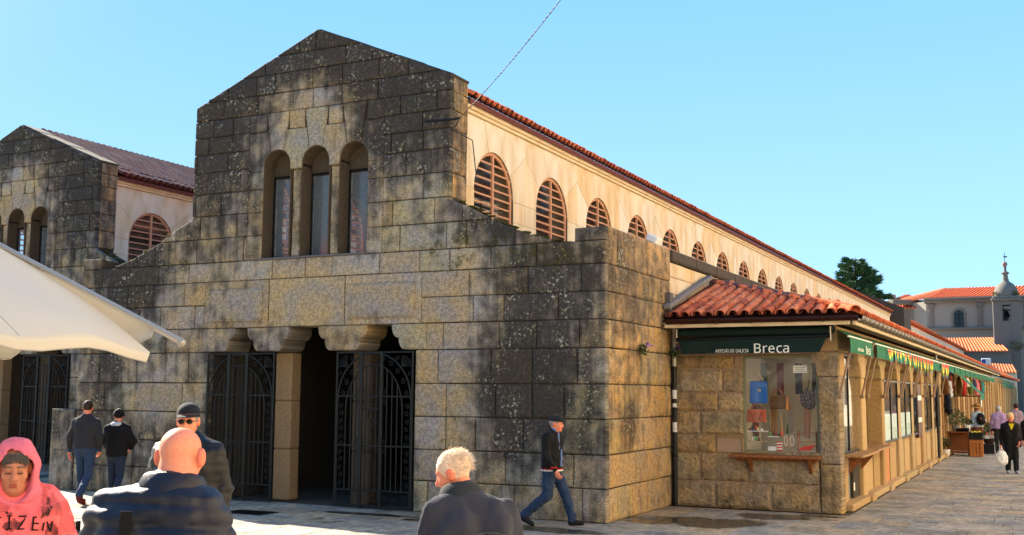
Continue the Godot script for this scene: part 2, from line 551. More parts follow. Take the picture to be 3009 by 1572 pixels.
	M.steel = mat(Color(0.62, 0.6, 0.56), 0.4, 0.6)
	M.cement = surf(Color(0.50, 0.485, 0.475), gt, 1.0, 0.9)


func set_stage() -> void:
	var cam := Camera3D.new()
	cam.name = "camera"
	var yaw := deg_to_rad(26.30276)
	var pit := deg_to_rad(6.49490)
	var rol := deg_to_rad(0.38308)
	var fwd := Vector3(-sin(yaw) * cos(pit), sin(pit), -cos(yaw) * cos(pit))
	var right := Vector3(cos(yaw), 0, -sin(yaw))
	var up := right.cross(fwd)
	var r2 := right * cos(rol) + up * sin(rol)
	var u2 := up * cos(rol) - right * sin(rol)
	cam.transform = Transform3D(Basis(r2, u2, -fwd), Vector3(0, 2.05, 0))
	cam.fov = 27.572
	cam.near = 0.1
	cam.far = 600.0
	add_child(cam)
	cam.current = true

	var env := Environment.new()
	var sky := Sky.new()
	var ps := ProceduralSkyMaterial.new()
	ps.sky_top_color = Color(0.40, 0.675, 0.96)
	ps.sky_horizon_color = Color(0.74, 0.925, 1.0)
	ps.sky_curve = 0.19
	ps.ground_bottom_color = Color(0.45, 0.42, 0.38)
	ps.ground_horizon_color = Color(0.62, 0.72, 0.76)
	ps.sun_angle_max = 60.0
	ps.sun_curve = 0.16
	ps.energy_multiplier = 0.345
	sky.sky_material = ps
	env.sky = sky
	env.background_mode = Environment.BG_SKY
	env.tonemap_mode = Environment.TONE_MAPPER_LINEAR
	env.tonemap_exposure = 4.0
	env.sdfgi_enabled = true
	env.ssao_enabled = true
	env.ssil_enabled = true
	var we := WorldEnvironment.new()
	we.name = "environment"
	we.environment = env
	add_child(we)

	var sun := DirectionalLight3D.new()
	sun.name = "sun"
	sun.light_color = Color(1.0, 0.95, 0.87)
	sun.light_energy = 1.6
	sun.light_angular_distance = 0.5
	sun.shadow_enabled = true
	var e := deg_to_rad(32.5)
	var dir := Vector3(0.935 * cos(e), -sin(e), 0.355 * cos(e))
	sun.transform = Transform3D(Basis.looking_at(dir.normalized(), Vector3.UP), Vector3(0, 30, 0))
	add_child(sun)


# one course of blocks from xa to xb with random lengths, clipped to an outline; returns polygons
func course(xa: float, xb: float, ya: float, yb: float, lo: float, hi: float, gap: float, holes: Array, outline := PackedVector2Array()) -> Array:
	var res := []
	var x := xa
	var first := true
	while x < xb - 0.02:
		var l := rr(lo, hi)
		if first:
			l *= rr(0.45, 1.0)
			first = false
		if xb - (x + l) < lo * 0.6: l = xb - x
		var polys := [rect(x + gap, ya + gap + rr(0, 0.006), x + l - gap + rr(-0.006, 0.0), yb - gap - rr(0, 0.006))]
		if outline.size() > 0:
			var cut := []
			for p in polys: cut.append_array(Geometry2D.intersect_polygons(p, outline))
			polys = cut
		for hl in holes:
			var cut := []
			for p in polys:
				for q in Geometry2D.clip_polygons(p, hl):
					if not Geometry2D.is_polygon_clockwise(q): cut.append(q)
			polys = cut
		for p in polys:
			if area(p) > 0.012: res.append(p)
		x += l
	return res

func area(p: PackedVector2Array) -> float:
	var s := 0.0
	for k in p.size():
		s += p[k].cross(p[(k + 1) % p.size()])
	return absf(s) * 0.5

func tidy(p: PackedVector2Array) -> PackedVector2Array:
	var o := PackedVector2Array()
	for k in p.size():
		if o.size() == 0 or o[o.size() - 1].distance_to(p[k]) > 0.012: o.append(p[k])
	if o.size() > 2 and o[0].distance_to(o[o.size() - 1]) < 0.012: o.remove_at(o.size() - 1)
	return o

func convexish(p: PackedVector2Array) -> bool:
	for k in p.size():
		var a := p[k]; var b := p[(k + 1) % p.size()]; var c := p[(k + 2) % p.size()]
		if (b - a).cross(c - b) < -0.0005: return false
	return true

# lay one block on a wall frame
func block(parent: Node, called: String, p: PackedVector2Array, o: Vector3, x: Vector3, y: Vector3, uvr: Rect2, mats: Array, depth := 0.13, rough := 0.012) -> MeshInstance3D:
	p = tidy(p)
	if p.size() < 3: return null
	if Geometry2D.is_polygon_clockwise(p): p.reverse()
	var out := x.cross(y)
	var mb := MB.new()
	var lift := rr(-0.010, 0.008)
	var sw := rr(0.3, 1.0) * rough if convexish(p) else 0.0
	mb.slab(p, o + out * lift, x, y, depth, 0.012, sw, uvr)
	return part(parent, called, mb, mats[rng.randi() % mats.size()])

func arch_poly(cx: float, cy: float, r: float, y0: float, seg := 12) -> PackedVector2Array:
	var p := PackedVector2Array([Vector2(cx - r, y0), Vector2(cx + r, y0)])
	for k in seg + 1:
		var a := PI * k / seg
		p.append(Vector2(cx + r * cos(a), cy + r * sin(a)))
	return p

const COURSES := [0.0, 0.53, 1.06, 1.62, 2.18, 2.76, 3.22, 3.67, 4.12, 4.50, 4.97, 5.42, 5.86, 6.29, 6.65, 6.99, 7.33, 7.71, 8.09, 8.44, 8.84]

func gate_outline(half: float, wing: float, eave: float, apex: float, cx: float) -> PackedVector2Array:
	var s := [[half, eave], [half, 5.37], [half + 0.41, 5.19], [half + 0.87, 4.93], [half + 1.25, 4.78], [half + 1.54, 4.66], [half + 1.91, 4.56], [half + 2.18, 4.51], [half + 2.37, 4.50], [half + 2.37, 4.71], [wing, 4.72], [wing, 0.0]]
	var p := PackedVector2Array([Vector2(cx, apex)])
	for q in s: p.append(Vector2(cx + q[0], q[1]))
	for k in range(s.size() - 1, -1, -1): p.append(Vector2(cx - s[k][0], s[k][1]))
	p.reverse()
	return p

func scroll(mb: MB, c: Vector3, r: float, turn: float, flip: float, thick: float) -> void:
	var p := []
	for k in 11:
		var t := k / 10.0
		var a := turn + flip * t * TAU * 1.25
		p.append(c + Vector3(cos(a), sin(a), 0) * r * (1.0 - 0.78 * t))
	mb.tube(p, thick, 4, false)

# wrought iron gate of width w and height h, hanging in the plane z = 0 from x = 0
func iron_gate(parent: Node, at: Vector3, w: float, h: float, five := false) -> void:
	var fr := MB.new()
	for x in [0.02, w - 0.02]:
		fr.cbox(Vector3(x, h * 0.5, 0), Vector3(0.035, h, 0.03), 0.004)
	for y in [0.03, 0.30, 1.07, 1.93, h - 0.015]:
		fr.cbox(Vector3(w * 0.5, y, 0), Vector3(w - 0.05, 0.028 if y > 0.1 else 0.05, 0.022), 0.003)
	var g := part(parent, "gate", fr, M.iron, at)
	# double arch
	var rx := w * 0.5 - 0.05
	for q in [[rx, h - 0.03, 0.018], [rx - 0.17, h - 0.23, 0.015]]:
		var p := []
		for k in 25:
			var a := PI * k / 24.0
			p.append(Vector3(w * 0.5 + q[0] * cos(a), q[1] - 0.80 + 0.80 * sin(a), 0.0))
		var am := MB.new()
		am.tube(p, q[2], 6)
		part(g, "arch_bar", am, M.iron)
	for s in [0.05, w - 0.05]:
		var b := MB.new()
		b.tube([Vector3(s, 0.05, 0.005), Vector3(s, h - 0.80, 0.005)], 0.011, 6)
		part(g, "upright", b, M.iron)
	# plain bars up to the inner arch
	var n := 12
	for k in n:
		var x := 0.22 + (w - 0.44) * k / (n - 1.0)
		var q := (x - w * 0.5) / (rx - 0.17)
		var top := h - 1.03 + 0.80 * sqrt(maxf(0.0, 1.0 - q * q))
		var b := MB.new()
		b.tube([Vector3(x, 0.3, 0.0), Vector3(x, top, 0.0)], 0.0125, 6)
		part(g, "bar", b, M.iron)
	# two stout stiles
	for x in [w * 0.335, w * 0.60]:
		var b := MB.new()
		b.cbox(Vector3(x, h * 0.5, 0.012), Vector3(0.065, h - 0.02, 0.045), 0.006)
		part(g, "stile", b, M.iron)
	# scrolls along the sides, the arch and the foot
	var sc := MB.new()
	for s: float in [-1.0, 1.0]:
		for k in 11:
			var y := 0.42 + k * 0.135
			scroll(sc, Vector3(w * 0.5 + s * (w * 0.5 - 0.125), y, 0), 0.05, PI * 0.5 * (1 if k % 2 else -1), s, 0.009)
		for k in 5:
			var a := PI * 0.5 + s * (0.25 + k * 0.27)
			scroll(sc, Vector3(w * 0.5 + (rx - 0.085) * cos(a), h - 0.93 + 0.82 * sin(a), 0), 0.055, a + PI * 0.5, s, 0.009)
	for k in 7:
		scroll(sc, Vector3(0.16 + (w - 0.32) * k / 6.0, 0.165, 0), 0.075, PI * 0.5, 1.0 if k % 2 else -1.0, 0.008)
	for x in [w * 0.335, w * 0.60]:
		for y in [1.93, 1.07]:
			for s: float in [-1.0, 1.0]:
				for t: float in [-1.0, 1.0]:
					scroll(sc, Vector3(x + s * 0.085, y + t * 0.085, 0), 0.05, PI * 0.5 * t, s * t, 0.009)
	part(g, "scrollwork", sc, M.iron)
	# shells in the spandrels
	for s: float in [-1.0, 1.0]:
		var sh := MB.new()
		var c := Vector3(w * 0.5 + s * (w * 0.5 - 0.24), h - 0.27, 0.0)
		for k in 8:
			var a := PI * 0.5 - s * PI * 0.25 + (k - 3.5) * 0.21
			sh.tube([c, c + Vector3(cos(a), sin(a), 0.0) * 0.10 + Vector3(0, 0, 0.02), c + Vector3(cos(a), sin(a), 0.0) * 0.19], 0.007, 4)
		for r in [0.19]:
			var p := []
			for k in 9:
				var a := PI * 0.5 - s * PI * 0.25 + (k - 4) * 0.2
				p.append(c + Vector3(cos(a), sin(a), 0.0) * r)
			sh.tube(p, 0.008, 4)
		scroll(sh, c + Vector3(s * -0.10, 0.14, 0), 0.05, 0.0, 1.0, 0.007)
		scroll(sh, c + Vector3(s * 0.16, -0.12, 0), 0.05, 0.0, 1.0, 0.007)
		part(g, "shell_ornament", sh, M.iron)
	if five:
		var nb := MB.new()
		nb.tube([Vector3(w * 0.35, 1.72, 0), Vector3(w * 0.59, 1.72, 0)], 0.012, 6)
		var c := Vector3(w * 0.47, 1.50, 0.0)
		var p := [c + Vector3(0.05, 0.19, 0), c + Vector3(-0.06, 0.19, 0), c + Vector3(-0.065, 0.06, 0)]
		for k in 9:
			var a := 2.2 - k * 0.5
			p.append(c + Vector3(cos(a) * 0.075, -0.02 + sin(a) * 0.085, 0))
		nb.tube(p, 0.016, 6)
		part(g, "number_five", nb, M.iron)

func corbel(parent: Node, x0: float, x1: float, y0: float, y1: float, left: bool, right: bool, uvr: Rect2, mats: Array, z := ZF) -> void:
	# stepped quarter rounds on the free ends
	var p := PackedVector2Array()
	var h := y1 - y0
	var e := 0.26
	if left:
		p.append_array([Vector2(x0 + e, y0), ])
	else:
		p.append(Vector2(x0, y0))
	if right:
		for k in 5:
			var a := -PI * 0.5 + PI * 0.5 * k / 4.0
			p.append(Vector2(x1 - e + 0.12 * cos(a), y0 + h * 0.46 + h * 0.46 * sin(a)))
		for k in 5:
			var a := -PI * 0.42 + PI * 0.42 * k / 4.0
			p.append(Vector2(x1 - 0.13 + 0.13 * cos(a), y1 - 0.06 + h * 0.40 * sin(a)))
		p.append(Vector2(x1, y1))
	else:
		p.append_array([Vector2(x1, y0), Vector2(x1, y1)])
	if left:
		p.append(Vector2(x0, y1))
		for k in range(4, -1, -1):
			var a := -PI * 0.42 + PI * 0.42 * k / 4.0
			p.append(Vector2(x0 + 0.13 - 0.13 * cos(a), y1 - 0.06 + h * 0.40 * sin(a)))
		for k in range(4, 0, -1):
			var a := -PI * 0.5 + PI * 0.5 * k / 4.0
			p.append(Vector2(x0 + e - 0.12 * cos(a), y0 + h * 0.46 + h * 0.46 * sin(a)))
	else:
		p.append(Vector2(x0, y1))
	var mb := MB.new()
	mb.slab(p, Vector3(0, 0, z + 0.004), Vector3.RIGHT, Vector3.UP, 0.68, 0.018, 0.0, uvr)
	part(parent, "corbel", mb, mats[rng.randi() % mats.size()])

func gatehouse(second := false) -> void:
	rng.seed = 12 if second else 11
	var g: Node3D
	if second: g = thing("market_gatehouse", "second granite gatehouse set back behind the white parasol and the larger gable", "building", Vector3(-12.07, 0.15, -3.33))
	else: g = thing("market_gatehouse", "dark lichen-stained granite gatehouse with gable, triple arched window and two iron gates", "building", Vector3.ZERO)
	var uvr := Rect2(-18.1, -0.05, 11.85, 9.0)
	var mats := []
	if second:
		for m: StandardMaterial3D in M.facade:
			var c: StandardMaterial3D = m.duplicate()
			c.uv1_scale = Vector3(-1, 1, 1)
			mats.append(c)
	else:
		var zones := [[-12.2, 8.3, 3.2, 1.0, 0.62], [-14.5, 6.9, 0.9, 1.6, 0.68], [-10.2, 6.9, 1.3, 1.3, 0.68], [-12.3, 7.35, 0.75, 0.75, -0.62], [-12.2, 6.6, 0.9, 0.6, -0.55],
			[-12.2, 3.9, 2.3, 0.75, -0.65], [-14.2, 5.2, 0.6, 0.8, 0.05], [-10.2, 5.3, 0.7, 0.9, -0.28], [-9.5, 3.6, 1.1, 1.3, -0.42], [-9.4, 1.8, 0.7, 1.9, -0.65], [-7.6, 3.1, 1.2, 1.7, 0.55], [-7.9, 1.8, 0.9, 0.9, 0.55],
			[-6.7, 2.6, 0.5, 0.6, -0.15], [-7.6, 0.5, 1.6, 0.45, -0.25], [-16.7, 4.4, 1.2, 0.8, 0.55], [-16.6, 3.6, 0.8, 0.7, 0.30], [-17.2, 2.4, 0.45, 1.6, 0.45], [-15.2, 3.6, 0.7, 0.9, -0.30], [-15.7, 1.9, 1.0, 0.4, -0.55], [-16.0, 0.8, 1.4, 0.6, 0.18], [-8.3, 4.9, 1.0, 0.35, 0.4], [-6.7, 4.2, 0.6, 0.6, 0.25]]
		var moss := [[-8.6, 4.55, 1.6, 0.35, 0.30], [-7.4, 4.3, 1.0, 0.25, 0.28], [-16.4, 4.55, 1.2, 0.35, 0.30], [-9.9, 7.5, 0.9, 0.4, 0.22], [-13.8, 7.6, 0.8, 0.3, 0.15], [-9.2, 4.3, 0.5, 0.4, 0.22], [-7.0, 3.6, 0.7, 0.9, 0.12], [-9.2, 1.2, 0.6, 0.9, 0.16]]
		mats = granite(uvr.position.x, uvr.position.y, uvr.end.x, uvr.end.y, 84.0, 3, 0.42, zones, moss, Color(0.595, 0.555, 0.48), Color(0.225, 0.212, 0.193), 0.95)
	if not second: M.facade = mats
	var outline := gate_outline(2.91, 5.82, 7.62, 8.84, XC)
	var door := rect(-14.53, -0.1, -9.90, 2.76)
	var corb := rect(-14.72, 2.76, -9.70, 3.22)
	var big := rect(-14.68, 3.22, -9.80, 4.12)
	var win := rect(-13.72, 4.50, -10.64, 7.33)
	var gap := 0.0055
	for k in COURSES.size() - 1:
		var lo := 0.5
		var hi := 1.25
		if k >= 9: lo = 0.36; hi = 0.95
		for p in course(-18.0, XE, COURSES[k], COURSES[k + 1], lo, hi, gap, [door, corb, big, win], outline):
			var hi_x := -100.0
			for q in p: hi_x = maxf(hi_x, q.x)
			block(g, "stone_block", p, Vector3(0, 0, ZF), Vector3.RIGHT, Vector3.UP, uvr, mats, 0.13, 0.009)
	# lintel stones, two of them with a raised panel
	for q in [[-14.68, -13.14, true], [-13.13, -11.42, false], [-11.41, -9.80, true]]:
		block(g, "lintel_stone", rect(q[0] + gap, 3.22 + gap, q[1] - gap, 4.12 - gap), Vector3(0, 0, ZF), Vector3.RIGHT, Vector3.UP, uvr, mats, 0.66, 0.0)
		if q[2]:
			var mb := MB.new()
			mb.slab(rect(q[0] + 0.13, 3.33, q[1] - 0.13, 3.96), Vector3(0, 0, ZF + 0.045), Vector3.RIGHT, Vector3.UP, 0.06, 0.02, 0.012, uvr)
			part(g, "raised_panel", mb, mats[1])
	# corbels and door piers
	corbel(g, -14.72, -13.93, 2.77, 3.215, false, true, uvr, mats)
	corbel(g, -13.62, -12.62, 2.77, 3.215, true, true, uvr, mats)
	corbel(g, -11.98, -10.92, 2.77, 3.215, true, true, uvr, mats)
	corbel(g, -10.40, -9.70, 2.77, 3.215, true, false, uvr, mats)
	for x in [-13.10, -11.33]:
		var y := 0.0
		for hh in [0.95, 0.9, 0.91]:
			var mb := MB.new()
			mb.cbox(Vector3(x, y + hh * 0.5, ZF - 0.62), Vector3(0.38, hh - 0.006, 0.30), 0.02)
			part(g, "pier_stone", mb, M.pier if x < -12.0 else M.shadestone)  # same stone in both; the east pier is coloured darker as if shaded
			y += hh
	# jamb stones of the triple window
	var y0 := 4.50
	for yy in [4.97, 5.42, 5.86, 6.20]:
		block(g, "jamb_stone", rect(-13.72 + gap, y0 + gap, -13.36, yy - gap), Vector3(0, 0, ZF), Vector3.RIGHT, Vector3.UP, uvr, mats, 0.45, 0.008)
		block(g, "jamb_stone", rect(-10.97, y0 + gap, -10.64 - gap, yy - gap), Vector3(0, 0, ZF), Vector3.RIGHT, Vector3.UP, uvr, mats, 0.45, 0.008)
		y0 = yy
	for x in [-12.595, -11.72]:
		var mb := MB.new()
		mb.slab(rect(x - 0.108, 4.52, x + 0.108, 6.20), Vector3(0, 0, ZF - 0.05), Vector3.RIGHT, Vector3.UP, 0.40, 0.035, 0.0, uvr)
		part(g, "window_pier", mb, mats[2])
	# arch heads: keystones and the stones between them
	var ax := [-13.04, -12.15, -11.29]
	var js := [[-13.72, -13.72]]
	for x in ax:
		js.append([x - 0.13, x - 0.27])
		js.append([x + 0.13, x + 0.27])
	js.append([-10.64, -10.64])
	for k in js.size() - 1:
		var top := 7.33 if k % 2 == 1 else 6.97
		var p := PackedVector2Array([Vector2(js[k][0] + gap, 6.20), Vector2(js[k + 1][0] - gap, 6.20), Vector2(js[k + 1][0] - gap, 6.45), Vector2(lerpf(js[k + 1][0], js[k + 1][1], (top - 6.45) / 0.88) - gap, top - gap), Vector2(lerpf(js[k][0], js[k][1], (top - 6.45) / 0.88) + gap, top - gap), Vector2(js[k][0] + gap, 6.45)])
		var polys := [p]
		for x in ax:
			var nx := []
			for q in polys: nx.append_array(Geometry2D.clip_polygons(q, arch_poly(x, 6.29, 0.315, 6.0)))
			polys = nx
		for q in polys:
			if area(q) > 0.01: block(g, "arch_stone", q, Vector3(0, 0, ZF), Vector3.RIGHT, Vector3.UP, uvr, mats, 0.30, 0.0)
		if top < 7.0:
			block(g, "stone_block", rect(js[k][1] + gap, 6.98, js[k + 1][1] - gap, 7.33 - gap), Vector3(0, 0, ZF), Vector3.RIGHT, Vector3.UP, uvr, mats, 0.13, 0.012)
	# barrel niches behind the arches, shade put into their brown; frames and panes
	for x in ax:
		var nb := MB.new()
		var rows := []
		for q in [0.02, 0.20, 0.38]:
			var line := []
			line.append(Vector3(x - 0.322, 4.5, ZF - q))
			for k in 13:
				var a := PI - PI * k / 12.0
				line.append(Vector3(x + 0.322 * cos(a), 6.28 + 0.322 * sin(a), ZF - q))
			line.append(Vector3(x + 0.322, 4.5, ZF - q))
			rows.append(line)
		nb.grid(rows, 0.012)
		part(g, "window_reveal", nb, M.shadestone)
		var lun := MB.new()
		lun.slab(arch_poly(x, 6.28, 0.30, 6.14), Vector3(0, 0, ZF - 0.33), Vector3.RIGHT, Vector3.UP, 0.06, 0.0, 0.0)
		part(g, "lunette", lun, M.shadestone)
		var fr := MB.new()
		for s: float in [-1.0, 1.0]: fr.cbox(Vector3(x + s * 0.30, 5.33, ZF - 0.34), Vector3(0.03, 1.62, 0.05), 0.004)
		fr.cbox(Vector3(x, 6.12, ZF - 0.34), Vector3(0.58, 0.05, 0.06), 0.004)
		fr.cbox(Vector3(x, 4.55, ZF - 0.34), Vector3(0.58, 0.05, 0.06), 0.004)
		var f := part(g, "window_frame", fr, M.dark)
		var pn := MB.new()
		pn.box(Vector3(x, 5.33, ZF - 0.35), Vector3(0.60, 1.56, 0.006))
		part(f, "pane", pn, M.dustyglass)
	var sl := MB.new()
	sl.cbox(Vector3(-12.18, 4.508, ZF - 0.2), Vector3(2.42, 0.035, 0.46), 0.006)
	part(g, "window_sill", sl, M.lead)
	# the wall behind the facing stones
	var z1 := ZF - 0.045
	var core := MB.new()
	var add := func(p: PackedVector2Array) -> void: core.slab(p, Vector3(0, 0, z1), Vector3.RIGHT, Vector3.UP, 0.60, 0.0, 0.0, Rect2(), true)
	for r in [rect(-17.98, 0, -14.56, 4.48), rect(-9.87, 0, XE - 0.02, 4.48), rect(-14.56, 3.24, -9.87, 4.48), rect(-15.07, 4.48, -13.37, 6.25), rect(-10.96, 4.48, -9.29, 6.25), rect(-15.07, 6.62, -9.29, 7.6), rect(-15.07, 6.25, -13.40, 6.62), rect(-10.93, 6.25, -9.29, 6.62), rect(-12.74, 6.25, -12.46, 6.62), rect(-11.84, 6.25, -11.60, 6.62), PackedVector2Array([Vector2(-15.06, 7.6), Vector2(-9.3, 7.6), Vector2(XC, 8.81)])]:
		add.call(r)
	for s: float in [1.0, -1.0]:
		add.call(PackedVector2Array([Vector2(XC + s * 2.88, 4.48), Vector2(XC + s * 5.1, 4.48), Vector2(XC + s * 4.43, 4.63), Vector2(XC + s * 3.78, 4.9), Vector2(XC + s * 2.88, 5.34)]))
		add.call(rect(XC + s * 5.3, 4.48, XC + s * 5.8, 4.69))
	part(g, "wall_core", core, M.core)
	# moss along the slopes
	for s: float in [1.0, -1.0]:
		var ms := MB.new()
		var prof := [[2.95, 5.36], [3.32, 5.19], [3.78, 4.935], [4.16, 4.785], [4.45, 4.665], [4.82, 4.565], [5.09, 4.515]]
		for k in prof.size() - 1:
			for t in 7:
				var f := (t + rng.randf()) / 7.0
				var px: float = lerpf(prof[k][0], prof[k + 1][0], f)
				var py: float = lerpf(prof[k][1], prof[k + 1][1], f)
				if rng.randf() < 0.75: ms.ball(Vector3(XC + s * px, py + 0.004, ZF - rr(0.03, 0.5)), Vector3(rr(0.05, 0.13), rr(0.012, 0.03), rr(0.04, 0.12)), 7, 4)
		var mo := part(g, "moss", ms, M.moss)
		mo.set_meta("kind", "stuff")
	# east face of the upper gable and of the wing
	var su := Rect2(16.0, -0.05, 3.8, 7.8)
	var side: Array = M.side if second else granite(16.0, -0.05, 19.8, 7.75, 80.0, 40, 0.26, [[17.0, 4.2, 2.2, 0.9, 0.38], [17.5, 3.3, 1.2, 0.8, 0.25], [17.3, 1.5, 0.4, 0.55, 0.75], [16.6, 6.5, 0.7, 1.6, 0.35], [18.6, 0.8, 0.7, 0.7, -0.3], [17.0, 0.7, 0.8, 0.5, -0.5], [18.9, 2.4, 0.7, 0.8, -0.2]], [[16.6, 4.35, 0.25, 0.4, 0.4], [17.3, 4.1, 0.9, 0.12, 0.35], [17.0, 3.65, 0.8, 0.10, 0.35], [17.0, 2.95, 0.9, 0.1, 0.25], [16.6, 7.2, 0.5, 0.3, 0.3], [19.2, 1.5, 0.2, 0.6, 0.3], [18.8, 0.15, 0.5, 0.15, 0.2]], Color(0.68, 0.575, 0.42), Color(0.33, 0.285, 0.235), 1.2)
	M.side = side
	var so := Vector3(XE, 0, 0)
	var sx := Vector3(0, 0, -1)
	for k in 9:
		var y1: float = COURSES[k + 1] if k < 8 else 4.74
		if k == 7: y1 = 4.12
		for p in course(-ZF + 0.135, -ZB, COURSES[k], y1, 0.42, 1.1, gap, []):
			block(g, "side_stone", p, so, sx, Vector3.UP, su, side, 0.13, 0.014)
	var cap := MB.new()
	cap.box(Vector3(XE - 0.31, 2.36, -17.97), Vector3(0.58, 4.70, 3.1))
	part(g, "wall_core", cap, M.core)
	for k in range(10, 17):
		for p in course(-ZF + 0.135, -ZF + 0.66, COURSES[k], minf(COURSES[k + 1], 7.6), 0.2, 0.6, gap, [rect(10, 0, 20, 5.38)]):
			block(g, "side_stone", p, Vector3(-9.27, 0, 0), sx, Vector3.UP, su, side, 0.13, 0.012)
	# coping of the gable
	for s: float in [1.0, -1.0]:
		var a := Vector2(XC + s * 2.93, 7.61)
		var b := Vector2(XC, 8.84)
		for k in 5:
			var p0 := a.lerp(b, k / 5.0 + 0.003)
			var p1 := a.lerp(b, (k + 1) / 5.0 - 0.003)
			var cp := MB.new()
			var mid := (p0 + p1) * 0.5
			cp.cbox(Vector3(mid.x, mid.y + 0.004 + rr(-0.01, 0.012), ZF - 0.36), Vector3(p0.distance_to(p1), 0.05, 0.62), 0.012, Basis(Vector3.FORWARD, -atan2(p1.y - p0.y, p1.x - p0.x)))
			part(g, "coping_stone", cp, M.lichenstone)
	# gates
	iron_gate(g, Vector3(-14.53, 0.02, ZF + 0.03), 1.62, 2.72)
	iron_gate(g, Vector3(-11.53, 0.02, ZF + 0.03), 1.62, 2.72, not second)
	if second: return
	# low buttress at the west corner
	for q in [[0.0, 0.80], [0.80, 1.64]]:
		var bt := block(g, "buttress", rect(-18.73, q[0], -18.07, q[1] - 0.006), Vector3(0, 0, -16.30), Vector3.RIGHT, Vector3.UP, uvr, [mats[3]], 0.66, 0.012)
		bt.set_meta("kind", "part")
		bt.remove_meta("kind")
	var wc := MB.new()
	wc.box(Vector3(-17.7, 2.24, -18.0), Vector3(0.55, 4.48, 3.0))
	part(g, "wall_core", wc, M.core)


# stained, partly wet paving: colours and gloss over the plaza
func paving_maps(x0: float, z0: float, x1: float, z1: float, ppm: float) -> Array:
	var w := int((x1 - x0) * ppm)
	var h := int((z1 - z0) * ppm)
	var blot := noise_img(w, h, 0.9 / ppm, 90, FastNoiseLite.TYPE_SIMPLEX_SMOOTH, 5)
	var grain := noise_img(w, h, 0.4, 91, FastNoiseLite.TYPE_SIMPLEX, 2)
	var mid := noise_img(w, h, 4.0 / ppm, 92, FastNoiseLite.TYPE_SIMPLEX, 4)
	var o := PackedByteArray(); o.resize(w * h * 3)
	var ro := PackedByteArray(); ro.resize(w * h)
	# wet patches: [x, z, rx, rz]
	var wet := [[-5.3, -17.3, 1.5, 0.75], [-4.2, -18.6, 0.9, 0.5], [-6.9, -15.2, 1.1, 0.35], [-8.6, -15.3, 0.9, 0.28], [-3.6, -19.1, 0.5, 0.3], [-10.4, -15.6, 1.2, 0.2]]
	for j in h:
		var pz := z0 + (j + 0.5) / ppm
		for i in w:
			var px := x0 + (i + 0.5) / ppm
			var k := j * w + i
			var b := blot[k] / 255.0 - 0.5
			var m := mid[k] / 255.0 - 0.5
			var t := 0.80 + b * 0.34 + m * 0.30 + (grain[k] / 255.0 - 0.5) * 0.28
			var q := 0.0
			if px > -12.0 and px < -2.5 and pz < -14.0 and pz > -20.0:
				for e in wet:
					var d: float = pow((px - e[0]) / e[2], 2.0) + pow((pz - e[1]) / e[3], 2.0)
					if d < 3.0: q = maxf(q, 1.15 - d)
				q = clampf((q + b * 1.6 + m * 0.5 - 0.35) * 3.0, 0.0, 1.0)
			t *= 1.0 - 0.55 * q
			o[k * 3] = int(clampf(t * (1.0 + b * 0.10), 0.05, 1.0) * 255.0)
			o[k * 3 + 1] = int(clampf(t, 0.05, 1.0) * 255.0)
			o[k * 3 + 2] = int(clampf(t * (1.0 - b * 0.12), 0.05, 1.0) * 255.0)
			ro[k] = int(lerpf(0.84 + m * 0.2, 0.22, q) * 255.0)
	return [ImageTexture.create_from_image(Image.create_from_data(w, h, false, Image.FORMAT_RGB8, o)), ImageTexture.create_from_image(Image.create_from_data(w, h, false, Image.FORMAT_L8, ro))]

